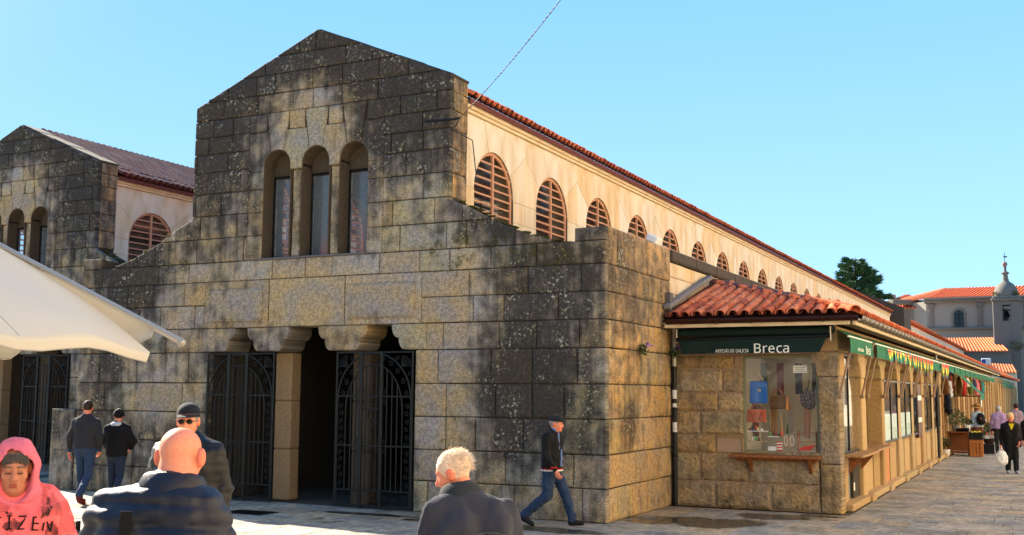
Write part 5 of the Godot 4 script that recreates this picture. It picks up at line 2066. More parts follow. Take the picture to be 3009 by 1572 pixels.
# head about its centre, looking along +z; hair: 0 bald, 1 short, 2 fringe round the crown, 3 full
func head_flesh(hair: int, chin := 1.0, sag := 0.0) -> Flesh:
	var f := Flesh.new()
	f.egg(Vector3(0, 0.032, -0.016), Vector3(0.075, 0.086, 0.096), "skin", 0.02)
	f.egg(Vector3(0, -0.045, 0.022), Vector3(0.060, 0.078, 0.066), "skin", 0.035)
	f.egg(Vector3(0, -0.100 * chin, 0.062), Vector3(0.026, 0.022, 0.022), "skin", 0.03)
	f.cap(Vector3(-0.032, 0.022, 0.072), Vector3(0.032, 0.022, 0.072), 0.014, 0.014, "skin", 0.02)
	f.egg(Vector3(-0.040, -0.028, 0.056), Vector3(0.024, 0.024, 0.022), "skin", 0.025)
	f.egg(Vector3(0.040, -0.028, 0.056), Vector3(0.024, 0.024, 0.022), "skin", 0.025)
	f.cut(Vector3(-0.033, 0.000, 0.098), Vector3(-0.028, 0.000, 0.098), 0.017, 0.017, 0.02)
	f.cut(Vector3(0.028, 0.000, 0.098), Vector3(0.033, 0.000, 0.098), 0.017, 0.017, 0.02)
	f.egg(Vector3(-0.031, -0.002, 0.074), Vector3(0.015, 0.012, 0.013), "lid", 0.006)
	f.egg(Vector3(0.031, -0.002, 0.074), Vector3(0.015, 0.012, 0.013), "lid", 0.006)
	f.cap(Vector3(0, 0.006, 0.084), Vector3(0, -0.036, 0.106), 0.009, 0.0145, "skin", 0.012)
	f.cap(Vector3(-0.013, -0.042, 0.094), Vector3(0.013, -0.042, 0.094), 0.009, 0.009, "skin", 0.01)
	f.cap(Vector3(-0.020, -0.068, 0.080), Vector3(0.020, -0.068, 0.080), 0.008, 0.008, "lip", 0.008)
	f.cap(Vector3(-0.018, -0.080, 0.080), Vector3(0.018, -0.080, 0.080), 0.0085, 0.0085, "lip", 0.008)
	f.cut(Vector3(-0.024, -0.074, 0.093), Vector3(0.024, -0.074, 0.093), 0.0035, 0.0035, 0.004)
	for s: float in [-1.0, 1.0]:
		f.egg(Vector3(s * 0.081, -0.008, -0.012), Vector3(0.013, 0.034, 0.022), "ear", 0.012)
		f.egg(Vector3(s * 0.094, -0.006, -0.006), Vector3(0.006, 0.020, 0.012), "ear", 0.008, -1)
	f.cap(Vector3(0, -0.06, -0.03), Vector3(0, -0.21, -0.045), 0.060, 0.068, "skin", 0.03)
	f.retag = func(p: Vector3, tg: String) -> String:
		if tg == "lip" and (absf(p.y + 0.074) > 0.0115 or absf(p.x) > 0.021): return "skin"
		if tg == "lid" and (absf(p.y) > 0.014 or absf(absf(p.x) - 0.031) > 0.015): return "skin"
		return tg
	if sag > 0.0: f.egg(Vector3(0, -0.115, 0.02), Vector3(0.05, 0.04, 0.04) * (0.8 + sag), "skin", 0.04)
	if hair >= 1:
		f.folds = {"hair": [0.006, 60.0, 0.5]}
		var th := 0.010 if hair < 3 else 0.024
		f.egg(Vector3(0, 0.040, -0.026), Vector3(0.076 + th * 0.6, 0.084 + th, 0.094 + th * 0.8), "hair", 0.006)
		# leave the face free
		f.prims.append([1, Vector3(0, -0.055, 0.105), Vector3(0.082, 0.115, 0.085), 0.0, 0.0, 0.01, "", -1])
		var face := f.prims.duplicate()
		# order: hair, cut, then the rest of the head over it
		var hairp: Array = []
		var rest: Array = []
		for q in face:
			if q[6] == "hair" or (q[7] < 0 and q[0] == 1 and (q[2] as Vector3).y > 0.1): hairp.append(q)
			else: rest.append(q)
		f.prims = hairp + rest
	return f

# five-fingered hand: wrist at origin, fingers along -y, palm facing +z, thumb towards +x * side; curl 0..1
func hand_flesh(side: float, curl: float) -> Flesh:
	var f := Flesh.new()
	f.cap(Vector3(0, 0.03, 0), Vector3(0, -0.01, 0), 0.027, 0.025, "skin", 0.015)
	f.egg(Vector3(0, -0.05, 0.0), Vector3(0.040, 0.052, 0.016), "skin", 0.015)
	var ln := [0.070, 0.080, 0.074, 0.058]
	for k in 4:
		var x := side * (0.028 - 0.019 * k)
		var p := Vector3(x, -0.092 + 0.004 * absf(k - 1.2), 0)
		var a := 0.15 + curl * 0.7
		for j in 3:
			var l: float = ln[k] * [0.45, 0.32, 0.25][j]
			var q := p + Vector3(0, -cos(a), sin(a)) * l
			f.cap(p, q, 0.0092 - 0.0008 * j, 0.0086 - 0.0008 * j, "skin", 0.005)
			p = q
			a += 0.2 + curl * 0.75
	var t := Vector3(side * 0.030, -0.030, 0.004)
	var t1 := t + Vector3(side * 0.026, -0.034, 0.012)
	var t2 := t1 + Vector3(side * 0.006 * (1.0 - curl), -0.030, 0.012 + 0.012 * curl)
	f.cap(t, t1, 0.013, 0.0105, "skin", 0.012)
	f.cap(t1, t2, 0.0105, 0.009, "skin", 0.005)
	return f

func moved(d: Dictionary, x: Transform3D) -> Dictionary:
	for t in d:
		var mb: MB = d[t]
		for k in mb.v.size():
			mb.v[k] = x * mb.v[k]
			mb.n[k] = (x.basis * mb.n[k]).normalized()
	return d

# skeleton facing +z, feet on y = 0; j overrides joints; opt: bulk, jacket (tag of the top's hem height), cell, hair, head_turn, head_tilt, mats
func figure(t: Node3D, j: Dictionary, opt: Dictionary) -> MeshInstance3D:
	var s: float = opt.get("height", 1.72) / 1.72
	var J := {"hipl": Vector3(0.09, 0.90, 0), "hipr": Vector3(-0.09, 0.90, 0), "kneel": Vector3(0.10, 0.49, 0.02), "kneer": Vector3(-0.10, 0.49, 0.02), "anklel": Vector3(0.10, 0.085, -0.01), "ankler": Vector3(-0.10, 0.085, -0.01),
		"toel": Vector3(0.12, 0.035, 0.15), "toer": Vector3(-0.12, 0.035, 0.15), "pelvis": Vector3(0, 0.94, 0), "waist": Vector3(0, 1.08, 0.01), "chest": Vector3(0, 1.29, 0), "neck": Vector3(0, 1.45, -0.015), "head": Vector3(0, 1.60, 0.02),
		"shl": Vector3(0.178, 1.365, -0.01), "shr": Vector3(-0.178, 1.365, -0.01), "ell": Vector3(0.245, 1.12, -0.03), "elr": Vector3(-0.245, 1.12, -0.03), "wrl": Vector3(0.25, 0.87, 0.05), "wrr": Vector3(-0.25, 0.87, 0.05)}
	for k in j: J[k] = j[k]
	for k in J: J[k] = J[k] * s
	var bulk: float = opt.get("bulk", 1.0)
	var f := Flesh.new()
	f.noise.seed = opt.get("seed", 1)
	var B := bulk * s
	var top := "top"
	# the torso leans with the chest
	for q: float in [-1.0, 1.0]:
		f.cap(J.pelvis + Vector3(q * 0.075 * B, 0, -0.01), J.waist + Vector3(q * 0.075 * B, 0, 0), 0.115 * B, 0.118 * B, "pelvis", 0.06)
		f.cap(J.waist + Vector3(q * 0.075 * B, 0, 0.005), J.chest + Vector3(q * 0.09 * B, 0, 0), 0.118 * B, 0.125 * B, top, 0.06)
		f.cap(J.chest + Vector3(q * 0.09 * B, 0, 0), J.neck + Vector3(q * 0.05 * B, -0.06, 0), 0.125 * B, 0.085 * B, top, 0.05)
	f.cap(J.neck + Vector3(0, -0.05, 0.0), J.neck + Vector3(0, 0.03, 0.005), 0.085 * s, 0.066 * s, top, 0.04)
	var sl: float = opt.get("sleeve", 1.0)
	for e in ["l", "r"]:
		f.cap(J.neck.lerp(J["sh" + e], 0.22) + Vector3(0, -0.022, 0), J["sh" + e], 0.066 * B, 0.062 * B, top, 0.06)
		f.cap(J["sh" + e] + Vector3(0, -0.01, 0), J["el" + e], 0.062 * B * lerpf(1.0, sl, 0.35), 0.050 * sl * B, top, 0.04)
		f.cap(J["el" + e], J["wr" + e], 0.050 * sl * B, 0.037 * sl * s, top, 0.02)
		f.cap(J["hip" + e], J["knee" + e], 0.098 * B, 0.066 * s * opt.get("leg", 1.0), "legs", 0.05)
		f.cap(J["knee" + e], J["ankle" + e] + Vector3(0, 0.03, 0), 0.066 * s * opt.get("leg", 1.0), 0.052 * s * opt.get("leg", 1.0), "legs", 0.02)
		f.cap(J["ankle" + e] + Vector3(0, -0.030, -0.025), J["toe" + e], 0.043 * s, 0.034 * s, "shoes", 0.03)
		f.cap(J["ankle" + e] + Vector3(0, -0.052, -0.03), J["toe" + e] + Vector3(0, -0.012, 0.005), 0.028 * s, 0.022 * s, "shoes", 0.02)
	if opt.has("belly"):
		f.egg(J.waist + Vector3(0, 0.02, 0.07), Vector3(0.14, 0.15, 0.10) * opt.belly, top, 0.06)
	if opt.has("skirt"):
		# the flared hem of a jacket
		f.cap(J.waist + Vector3(0, -0.02, 0), J.waist + Vector3(0, -0.18, 0.0), 0.14 * B, 0.155 * B, top, 0.05)
	f.folds = opt.get("folds", {"top": [0.012, 9.0, 0.6], "legs": [0.012, 9.0, 0.45], "pelvis": [0.008, 9.0, 0.6]})
	f.quilt = opt.get("quilt", {})
	var hem: float = opt.get("hem", 0.92) * s
	f.retag = func(p: Vector3, tg: String) -> String:
		if tg == "pelvis" or tg == "legs" or tg == "top":
			if tg == "top" and p.y > hem - 0.02: return "top"
			if tg == "legs" and p.y < hem: return "legs"
			return "top" if p.y > hem else "legs"
		return tg
	var all := [f.build(opt.get("cell", 0.014))]
	last_flesh = f
	# head
	var hf := head_flesh(opt.get("hair", 1), 1.0, opt.get("sag", 0.0))
	if opt.has("nape"):
		hf.egg(Vector3(0, -0.085, -0.075), Vector3(0.055, 0.020, 0.030), "skin", 0.012)
		hf.egg(Vector3(0, -0.118, -0.078), Vector3(0.058, 0.020, 0.032), "skin", 0.012)
		hf.cap(Vector3(0, -0.06, -0.03), Vector3(0, -0.21, -0.045), 0.068, 0.080, "skin", 0.03)
		for q: float in [-1.0, 1.0]: hf.egg(Vector3(q * 0.088, -0.006, -0.016), Vector3(0.013, 0.040, 0.026), "ear", 0.010)
	hf.noise.seed = 5
	var ht: Vector3 = J.head
	var hb := Basis(Vector3.UP, opt.get("head_turn", 0.0)) * Basis(Vector3.RIGHT, opt.get("head_tilt", 0.0)) * Basis(Vector3.BACK, opt.get("head_roll", 0.0))
	var hs: float = opt.get("head_size", 1.0)
	all.append(moved(hf.build(opt.get("head_cell", 0.009)), Transform3D(hb * Basis.from_scale(Vector3(opt.get("head_wide", 1.0), 1.0, 1.0) * hs), ht)))
	t.set_meta("head_at", ht)
	t.set_meta("head_basis", hb)
	# hands
	for e in ["l", "r"]:
		var d: Vector3 = (J["wr" + e] - J["el" + e]).normalized()
		var sd := 1.0 if e == "l" else -1.0
		var hfl := hand_flesh(sd * -1.0, opt.get("curl", 0.5))
		var yb := -d
		var zb: Vector3 = Vector3(-sd, 0, 0.25)
		zb = (zb - yb * zb.dot(yb)).normalized()
		all.append(moved(hfl.build(opt.get("hand_cell", 0.008)), Transform3D(Basis(yb.cross(zb), yb, zb), J["wr" + e] + d * 0.035)))
	var mats: Dictionary = opt.mats
	var m := merge_surfaces(all, mats)
	var o := part(t, "body", m, null)
	return o

# dome cap fitted over a head: r radii, cut height
func dome(r: Vector3, low: float, seg := 18, rings := 7, brim := 0.0, back := 0.0) -> MB:
	var mb := MB.new()
	var rows := []
	for i in rings + 1:
		var ph := lerpf(low, PI * 0.5, float(i) / rings)
		var line := []
		for k in seg:
			var a := TAU * k / seg
			line.append(Vector3(cos(a) * cos(ph) * r.x, sin(ph) * r.y + back * sin(a) * cos(ph), sin(a) * cos(ph) * r.z))
		line.reverse()
		rows.append(line)
	mb.grid(rows, 0.0, true)
	return mb


func skin_mats(skin: Color, hair: Color, top: Material, legs: Material, shoes: Material) -> Dictionary:
	var sk := surf(skin, M.blush, 7.0, 0.55)
	sk.uv1_world_triplanar = false
	sk.subsurf_scatter_enabled = true
	sk.subsurf_scatter_strength = 0.08
	var ear := mat(Color(skin.r, skin.g * 0.86, skin.b * 0.82), 0.55)
	ear.subsurf_scatter_enabled = true
	ear.subsurf_scatter_strength = 0.25
	ear.backlight = Color(0.5, 0.1, 0.06)
	return {"skin": sk, "ear": ear, "lid": mat(skin.darkened(0.12), 0.55), "lip": mat(Color(skin.r * 0.82, skin.g * 0.62, skin.b * 0.60), 0.5), "hair": mat(hair, 0.75), "top": top, "legs": legs, "shoes": shoes, "cloth": top, "": top, "pelvis": legs}

func cloth(c: Color, rough := 0.9, weave := 6.0, cm := 0.15) -> StandardMaterial3D:
	var m := surf(c, M.weave, weave, rough, M.fine, cm)
	m.uv1_world_triplanar = false
	m.rim_enabled = true
	m.rim = 0.25
	return m

func on_head(t: Node3D, called: String, mb, m: Material, off: Vector3, sc := 1.0, b := Basis.IDENTITY) -> MeshInstance3D:
	var hb: Basis = t.get_meta("head_basis")
	return part(t, called, mb, m, t.get_meta("head_at") + hb * off, hb * b * Basis.from_scale(Vector3.ONE * sc))

# loose strands over the crown and the back of the head
func tufts(t: Node3D, n: int, ln: float, m: Material, sd: int) -> void:
	var g := RandomNumberGenerator.new()
	g.seed = sd
	var mb := MB.new()
	for k in n:
		var d := Vector3(g.randf_range(-1, 1), g.randf_range(-0.45, 1), g.randf_range(-1, 1)).normalized()
		if d.z > 0.25 and d.y < 0.62: continue
		if absf(d.x) > 0.8 and d.y < 0.1 and d.z > -0.2: continue
		var p := Vector3(0, 0.036, -0.022) + d * Vector3(0.080, 0.092, 0.100)
		var w := (d * 0.30 + Vector3(g.randf_range(-0.4, 0.4), -0.55 + g.randf_range(-0.2, 0.5), -0.45)).normalized()
		var l := ln * g.randf_range(0.5, 1.3)
		mb.tube([p, p + w * l * 0.5 + d * l * 0.12, p + w * l + d * l * 0.10], [0.0008, 0.0007, 0.0003], 3, false)
	on_head(t, "hair", mb, m, Vector3.ZERO)

func clear_marks(t: Node3D) -> void:
	t.remove_meta("head_at")
	t.remove_meta("head_basis")

func person(label: String, at: Vector3, turn: float, j: Dictionary, opt: Dictionary) -> Node3D:
	var t := thing("person", label, "person", at, "", turn)
	figure(t, j, opt)
	return t

func collar(t: Node3D, at: Vector3, r0: float, r1: float, h: float, m: Material, tilt := 0.0) -> void:
	var mb := MB.new()
	mb.lathe(Vector3.ZERO, [Vector2(r0, -0.01), Vector2(r0 + 0.012, h * 0.4), Vector2(r1 + 0.012, h), Vector2(r1 + 0.004, h + 0.012), Vector2(r1 - 0.008, h), Vector2(r0 - 0.01, 0.0)], 22)
	part(t, "collar", mb, m, at, Basis(Vector3.RIGHT, tilt) * Basis.from_scale(Vector3(1.12, 1, 1)))

func people() -> void:
	M.blush = noise_tex(256, 0.03, 56, [Color(0.96, 0.88, 0.84), Color(1, 0.98, 0.965), Color(1, 1, 1)], [0.15, 0.5, 0.9], FastNoiseLite.TYPE_SIMPLEX, 5)
	M.weave = noise_tex(256, 0.12, 55, [Color(0.72, 0.72, 0.72), Color(1, 1, 1)], [0.2, 0.8], FastNoiseLite.TYPE_SIMPLEX, 3)
	var denim := cloth(Color(0.16, 0.24, 0.36), 0.9, 3.0)
	var denim2 := cloth(Color(0.13, 0.19, 0.29), 0.9, 3.0)
	var shoe := mat(Color(0.06, 0.055, 0.05), 0.6)
	var away := -2.682
	# bald man in a navy quilted jacket, seen from behind
	var navy := cloth(Color(0.065, 0.085, 0.155), 0.42, 8.0, 0.1)
	var t := person("bald man in a navy quilted jacket with a black bag strap, back turned", Vector3(-3.385, 0, -3.52), away - 0.05, {"neck": Vector3(-0.045, 1.45, -0.02), "chest": Vector3(-0.01, 1.31, 0), "head": Vector3(-0.068, 1.59, 0.035), "shl": Vector3(0.185, 1.385, -0.01), "shr": Vector3(-0.185, 1.385, -0.01), "ell": Vector3(0.285, 1.13, 0.02), "elr": Vector3(-0.285, 1.13, 0.02), "wrl": Vector3(0.22, 0.98, 0.2), "wrr": Vector3(-0.22, 0.98, 0.2)},
		{"height": 1.915, "bulk": 1.08, "sleeve": 1.22, "hair": 0, "seed": 3, "head_turn": -0.12, "head_tilt": 0.05, "cell": 0.0145, "hand_cell": 0.012, "head_cell": 0.007, "head_size": 1.0, "head_wide": 1.12, "nape": 1, "hem": 0.86, "skirt": 1, "quilt": {"top": [0.022, 0.088]}, "folds": {"top": [0.014, 8.0, 0.7], "legs": [0.012, 9.0, 0.4]}, "mats": skin_mats(Color(0.80, 0.52, 0.42), Color(0.3, 0.25, 0.2), navy, denim2, shoe)})
	collar(t, Vector3(-0.05, 1.585, 0.005), 0.125, 0.108, 0.09, navy, 0.30)
	var sp := MB.new()
	sp.cbox(Vector3(0.075, 1.30, -0.172), Vector3(0.05, 0.52, 0.012), 0.004, Basis(Vector3.BACK, 0.03))
	sp.cbox(Vector3(0.075, 1.02, -0.172), Vector3(0.05, 0.3, 0.012), 0.004, Basis(Vector3.BACK, 0.05))
	part(t, "bag_strap", sp, M.black_cloth)
	clear_marks(t)
	# person in a pink printed hoodie
	var pink := mat(Color.WHITE, 0.92)
	pink.albedo_texture = noise_tex(512, 0.011, 71, [Color(0.14, 0.09, 0.09), Color(0.30, 0.14, 0.15), Color(0.96, 0.40, 0.40), Color(0.97, 0.44, 0.45)], [0.30, 0.345, 0.37, 0.9], FastNoiseLite.TYPE_SIMPLEX_SMOOTH, 5)
	pink.uv1_triplanar = true
	pink.uv1_scale = Vector3.ONE * 0.9
	pink.uv1_offset = Vector3(0.33, 0.12, 0.2)
	var plain_pink := cloth(Color(0.97, 0.48, 0.55), 0.92, 5.0)
	t = person("person in a pink printed hoodie with the hood up, looking down", Vector3(-5.14, 0, -4.24), 0.459 + 0.50, {"head": Vector3(0.0, 1.555, 0.06), "ell": Vector3(0.31, 1.10, 0.02), "elr": Vector3(-0.30, 1.10, 0.02), "wrl": Vector3(0.20, 0.93, 0.22), "wrr": Vector3(-0.20, 0.93, 0.22)},
		{"height": 1.79, "bulk": 1.14, "sleeve": 1.2, "belly": 1.0, "hair": 0, "seed": 4, "head_tilt": 0.16, "head_turn": -0.10, "cell": 0.0145, "hand_cell": 0.012, "head_cell": 0.0065, "hem": 0.82, "skirt": 1, "sag": 0.2, "folds": {"top": [0.020, 7.0, 0.7], "legs": [0.012, 9.0, 0.4]}, "mats": skin_mats(Color(0.70, 0.46, 0.35), Color(0.42, 0.39, 0.37), pink, M.black_cloth, shoe)})
	var hd := Flesh.new()
	hd.egg(Vector3(0, 0.020, -0.030), Vector3(0.125, 0.150, 0.138), "hood", 0.03)
	hd.egg(Vector3(0, -0.13, -0.03), Vector3(0.15, 0.09, 0.13), "hood", 0.06)
	hd.folds = {"hood": [0.012, 12.0, 0.7]}
	hd.egg(Vector3(0, -0.03, 0.075), Vector3(0.094, 0.128, 0.13), "", 0.02, -1)
	hd.egg(Vector3(0, 0.01, 0.0), Vector3(0.095, 0.115, 0.12), "", 0.01, -1)
	var hm := merge_surfaces([hd.build(0.009)], {"hood": plain_pink, "cloth": plain_pink})
	on_head(t, "hood", hm, null, Vector3(0, -0.01, 0))
	for e: float in [-1.0, 1.0]:
		var ey := MB.new()
		ey.tube([Vector3(e * 0.045, -0.008, 0.083), Vector3(e * 0.031, -0.011, 0.090), Vector3(e * 0.017, -0.008, 0.086)], 0.0022, 5)
		on_head(t, "eyelid_line", ey, M.dark, Vector3.ZERO)
		var br := MB.new()
		br.tube([Vector3(e * 0.052, 0.020, 0.076), Vector3(e * 0.034, 0.028, 0.088), Vector3(e * 0.015, 0.024, 0.090)], 0.004, 5)
		on_head(t, "eyebrow", br, M.greyhair, Vector3.ZERO)
	var fg := RandomNumberGenerator.new()
	fg.seed = 8
	var fr := MB.new()
	for k in 420:
		var a := fg.randf_range(-1.15, 1.15)
		var q := Vector3(sin(a) * 0.066, 0.078 + fg.randf_range(-0.012, 0.026) - 0.022 * a * a, 0.052 + 0.022 * cos(a))
		var e := q + Vector3(fg.randf_range(-0.01, 0.022), -fg.randf_range(0.016, 0.034), 0.008)
		fr.tube([q, (q + e) * 0.5 + Vector3(0, 0.004, 0.007), e], [0.0016, 0.0013, 0.0005], 3, false)
	on_head(t, "hair", fr, M.greyhair, Vector3.ZERO)
	# print on the chest
	for q in [["CITIZEN", 0.075, 1.345, -0.02, 0.0], ["EVER", 0.06, 1.24, 0.02, 0.0], ["STRONG", 0.065, 1.12, -0.02, 0.0]]:
		var n: int = q[0].length()
		for k in n:
			var u := (k - (n - 1) * 0.5)
			var x: float = q[3] + u * q[1] * 0.86
			var y: float = q[2] - 0.30 * x * x - absf(u) * 0.004
			var z := _front(Vector3(x, y, 0.5))
			lettering(t, "letter", q[0][k], q[1], Vector3(x, y - q[1] * 0.1, z + 0.004), Basis(Vector3.UP, x * 2.2) * Basis(Vector3.RIGHT, -0.12) * Basis(Vector3.BACK, -x * 1.1), M.print, 1.0, 0.003)
	clear_marks(t)
	# white-haired man in a dark fleece, looking down
	var fleece := cloth(Color(0.22, 0.225, 0.265), 0.95, 5.0, 0.3)
	t = person("white-haired man in a charcoal fleece jacket with a shoulder seam, head bowed", Vector3(-2.93, 0, -5.42), away + 0.28, {"neck": Vector3(0.03, 1.44, 0.03), "head": Vector3(0.075, 1.575, 0.125), "chest": Vector3(0, 1.27, -0.01), "ell": Vector3(0.27, 1.10, 0.04), "elr": Vector3(-0.28, 1.10, 0.04), "wrl": Vector3(0.2, 0.92, 0.24), "wrr": Vector3(-0.2, 0.92, 0.24)},
		{"height": 1.735, "bulk": 1.15, "sleeve": 1.1, "head_size": 0.95, "hair": 1, "seed": 9, "head_turn": 1.05, "head_tilt": 0.34, "cell": 0.0145, "hand_cell": 0.012, "head_cell": 0.007, "hem": 0.84, "skirt": 1, "folds": {"top": [0.034, 6.0, 0.35], "legs": [0.012, 9.0, 0.4]}, "mats": skin_mats(Color(0.86, 0.55, 0.43), Color(0.84, 0.72, 0.61), fleece, denim2, shoe)})
	tufts(t, 1800, 0.030, mat(Color(0.90, 0.82, 0.72), 0.6), 3)
	collar(t, Vector3(0.035, 1.435, 0.045), 0.108, 0.092, 0.075, cloth(Color(0.17, 0.19, 0.20), 0.9), 0.45)
	var seam := MB.new()
	var sp2 := []
	for k in 13:
		var x := -0.17 + 0.34 * k / 12.0
		sp2.append(Vector3(x, 1.27 + 0.02 * sin(k * 0.5), -_front(Vector3(x, 1.27, -0.5)) - 0.001))
	seam.tube(sp2, 0.005, 5)
	part(t, "seam", seam, cloth(Color(0.32, 0.32, 0.33), 0.9))
	clear_marks(t)
	# man in a peaked cap and sunglasses
	var blackq := cloth(Color(0.03, 0.03, 0.035), 0.45, 8.0, 0.1)
	t = person("man in a navy peaked cap, sunglasses and a black quilted jacket", Vector3(-6.12, 0, -6.66), 0.459 - 0.05, {"head": Vector3(0, 1.58, 0.03)},
		{"height": 1.965, "bulk": 1.05, "sleeve": 1.2, "hair": 1, "seed": 12, "head_turn": 0.12, "cell": 0.016, "head_cell": 0.008, "hem": 0.86, "skirt": 1, "quilt": {"top": [0.012, 0.07]}, "folds": {"top": [0.014, 9.0, 0.7], "legs": [0.012, 9.0, 0.4]}, "mats": skin_mats(Color(0.84, 0.56, 0.44), Color(0.5, 0.48, 0.46), blackq, denim2, shoe)})
	var capm := cloth(Color(0.085, 0.095, 0.14), 0.9)
	var cb := on_head(t, "cap", dome(Vector3(0.092, 0.088, 0.112), 0.0), capm, Vector3(0, 0.056, -0.018))
	var pk := MB.new()
	var rows := []
	for i in 4:
		var line := []
		for k in 11:
			var a := PI * k / 10.0
			var r := 1.0 + 0.62 * i / 3.0 * sin(a)
			line.append(Vector3(cos(a) * 0.090, -0.004 - 0.020 * i / 3.0, sin(a) * 0.108 * r))
		rows.append(line)
	pk.grid(rows, 0.005)
	part(cb, "peak", pk, capm)
	var gl := MB.new()
	for e: float in [-1.0, 1.0]:
		gl.ball(Vector3(e * 0.032, 0, 0.094), Vector3(0.026, 0.019, 0.008), 10, 6)
		gl.tube([Vector3(e * 0.055, 0.005, 0.09), Vector3(e * 0.082, 0.005, 0.0)], 0.003, 5)
	gl.tube([Vector3(-0.01, 0.005, 0.10), Vector3(0.01, 0.005, 0.10)], 0.003, 5)
	on_head(t, "sunglasses", gl, M.shades, Vector3(0, -0.004, 0.0))
	var lg := MB.new()
	lg.cbox(Vector3(0.12, 1.43, 0.0), Vector3(0.06, 0.03, 0.004), 0.002)
	var lz := _front(Vector3(0.12, 1.43, 0.5))
	part(t, "chest_badge", lg, M.white, Vector3(0, 0, lz + 0.003))
	collar(t, Vector3(0, 1.51, 0.0), 0.105, 0.09, 0.07, blackq, 0.1)
	clear_marks(t)
	# man walking past the wall
	var bomber := cloth(Color(0.028, 0.028, 0.032), 0.85)
	t = person("man in a grey flat cap and black bomber jacket striding along the wall", Vector3(-7.02, 0, -15.62), PI * 0.5 + 0.06, {"hipl": Vector3(0.08, 0.88, 0), "hipr": Vector3(-0.08, 0.88, 0), "kneel": Vector3(0.09, 0.50, 0.20), "anklel": Vector3(0.09, 0.09, 0.31), "toel": Vector3(0.10, 0.06, 0.47), "kneer": Vector3(-0.09, 0.47, -0.03), "ankler": Vector3(-0.09, 0.14, -0.40), "toer": Vector3(-0.10, 0.03, -0.27), "chest": Vector3(0, 1.27, 0.02), "neck": Vector3(0, 1.42, 0.03), "head": Vector3(0, 1.56, 0.09), "shl": Vector3(0.185, 1.37, 0.01), "shr": Vector3(-0.185, 1.37, 0.0), "elr": Vector3(-0.25, 1.10, 0.0), "wrr": Vector3(-0.24, 0.87, 0.15), "ell": Vector3(0.25, 1.10, -0.06), "wrl": Vector3(0.24, 0.86, 0.0)},
		{"height": 1.72, "bulk": 1.02, "sleeve": 1.22, "hair": 1, "seed": 15, "cell": 0.014, "head_cell": 0.008, "hem": 0.865, "skirt": 1, "leg": 1.2, "curl": 0.8, "folds": {"top": [0.018, 9.0, 0.5], "legs": [0.022, 9.0, 0.6]}, "mats": skin_mats(Color(0.86, 0.55, 0.42), Color(0.55, 0.52, 0.5), bomber, denim, shoe)})
	var fc := on_head(t, "cap", dome(Vector3(0.102, 0.086, 0.128), -0.12, 18, 7), cloth(Color(0.13, 0.14, 0.15), 0.95), Vector3(0, 0.050, -0.006), 1.0, Basis(Vector3.RIGHT, 0.10))
	var fp := MB.new()
	fp.cbox(Vector3(0, 0.008, 0.115), Vector3(0.12, 0.012, 0.07), 0.005, Basis(Vector3.RIGHT, 0.2))
	part(fc, "peak", fp, cloth(Color(0.13, 0.14, 0.15), 0.95))
	for q in [[0.872, Color(0.62, 0.05, 0.04)], [0.852, Color(0.85, 0.83, 0.8)]]:
		var rb := MB.new()
		rb.lathe(Vector3(0, q[0], 0.012), [Vector2(0.172, -0.011), Vector2(0.175, 0.0), Vector2(0.172, 0.011)], 24, Basis.from_scale(Vector3(1.16, 1, 0.98)))
		part(t, "hem_stripe", rb, mat(q[1], 0.9))
	var cf := MB.new()
	cf.lathe(Vector3(-0.24, 0.905, 0.13), [Vector2(0.05, -0.012), Vector2(0.052, 0.012)], 14)
	part(t, "cuff", cf, mat(Color(0.72, 0.10, 0.08), 0.9))
	var shc := MB.new()
	shc.lathe(Vector3(0, 1.445, 0.05), [Vector2(0.070, -0.01), Vector2(0.066, 0.05)], 16, Basis(Vector3.RIGHT, 0.35))
	part(t, "shirt_collar", shc, cloth(Color(0.45, 0.56, 0.80), 0.9))
	var sf := MB.new()
	for k in 6:
		var y := 1.38 - k * 0.085
		sf.cbox(Vector3(0, y, _front(Vector3(0.0, y, 0.5)) + 0.001), Vector3(0.055, 0.088, 0.01), 0.003)
	part(t, "shirt_front", sf, cloth(Color(0.45, 0.56, 0.80), 0.9))
	clear_marks(t)
	# man in a grey jumper walking away
	var jumper := cloth(Color(0.18, 0.18, 0.20), 0.95, 5.0, 0.3)
	t = person("man in a charcoal jumper and blue jeans walking away past the gate", Vector3(-15.62, 0, -14.38), away - 0.15, {"hipl": Vector3(0.09, 0.9, 0), "kneel": Vector3(0.10, 0.48, 0.06), "anklel": Vector3(0.11, 0.085, 0.10), "toel": Vector3(0.13, 0.035, 0.26), "kneer": Vector3(-0.10, 0.47, -0.05), "ankler": Vector3(-0.12, 0.17, -0.33), "toer": Vector3(-0.13, 0.04, -0.20), "ell": Vector3(0.28, 1.13, -0.03), "wrl": Vector3(0.32, 0.88, 0.05), "elr": Vector3(-0.27, 1.13, -0.04), "wrr": Vector3(-0.20, 0.90, 0.10)},
		{"height": 1.84, "bulk": 1.0, "sleeve": 1.1, "hair": 1, "seed": 20, "head_turn": 0.25, "cell": 0.015, "head_cell": 0.009, "hem": 0.93, "folds": {"top": [0.016, 8.0, 0.5], "legs": [0.02, 9.0, 0.5]}, "mats": skin_mats(Color(0.84, 0.50, 0.40), Color(0.17, 0.12, 0.09), jumper, denim, mat(Color(0.35, 0.06, 0.04), 0.7))})
	clear_marks(t)
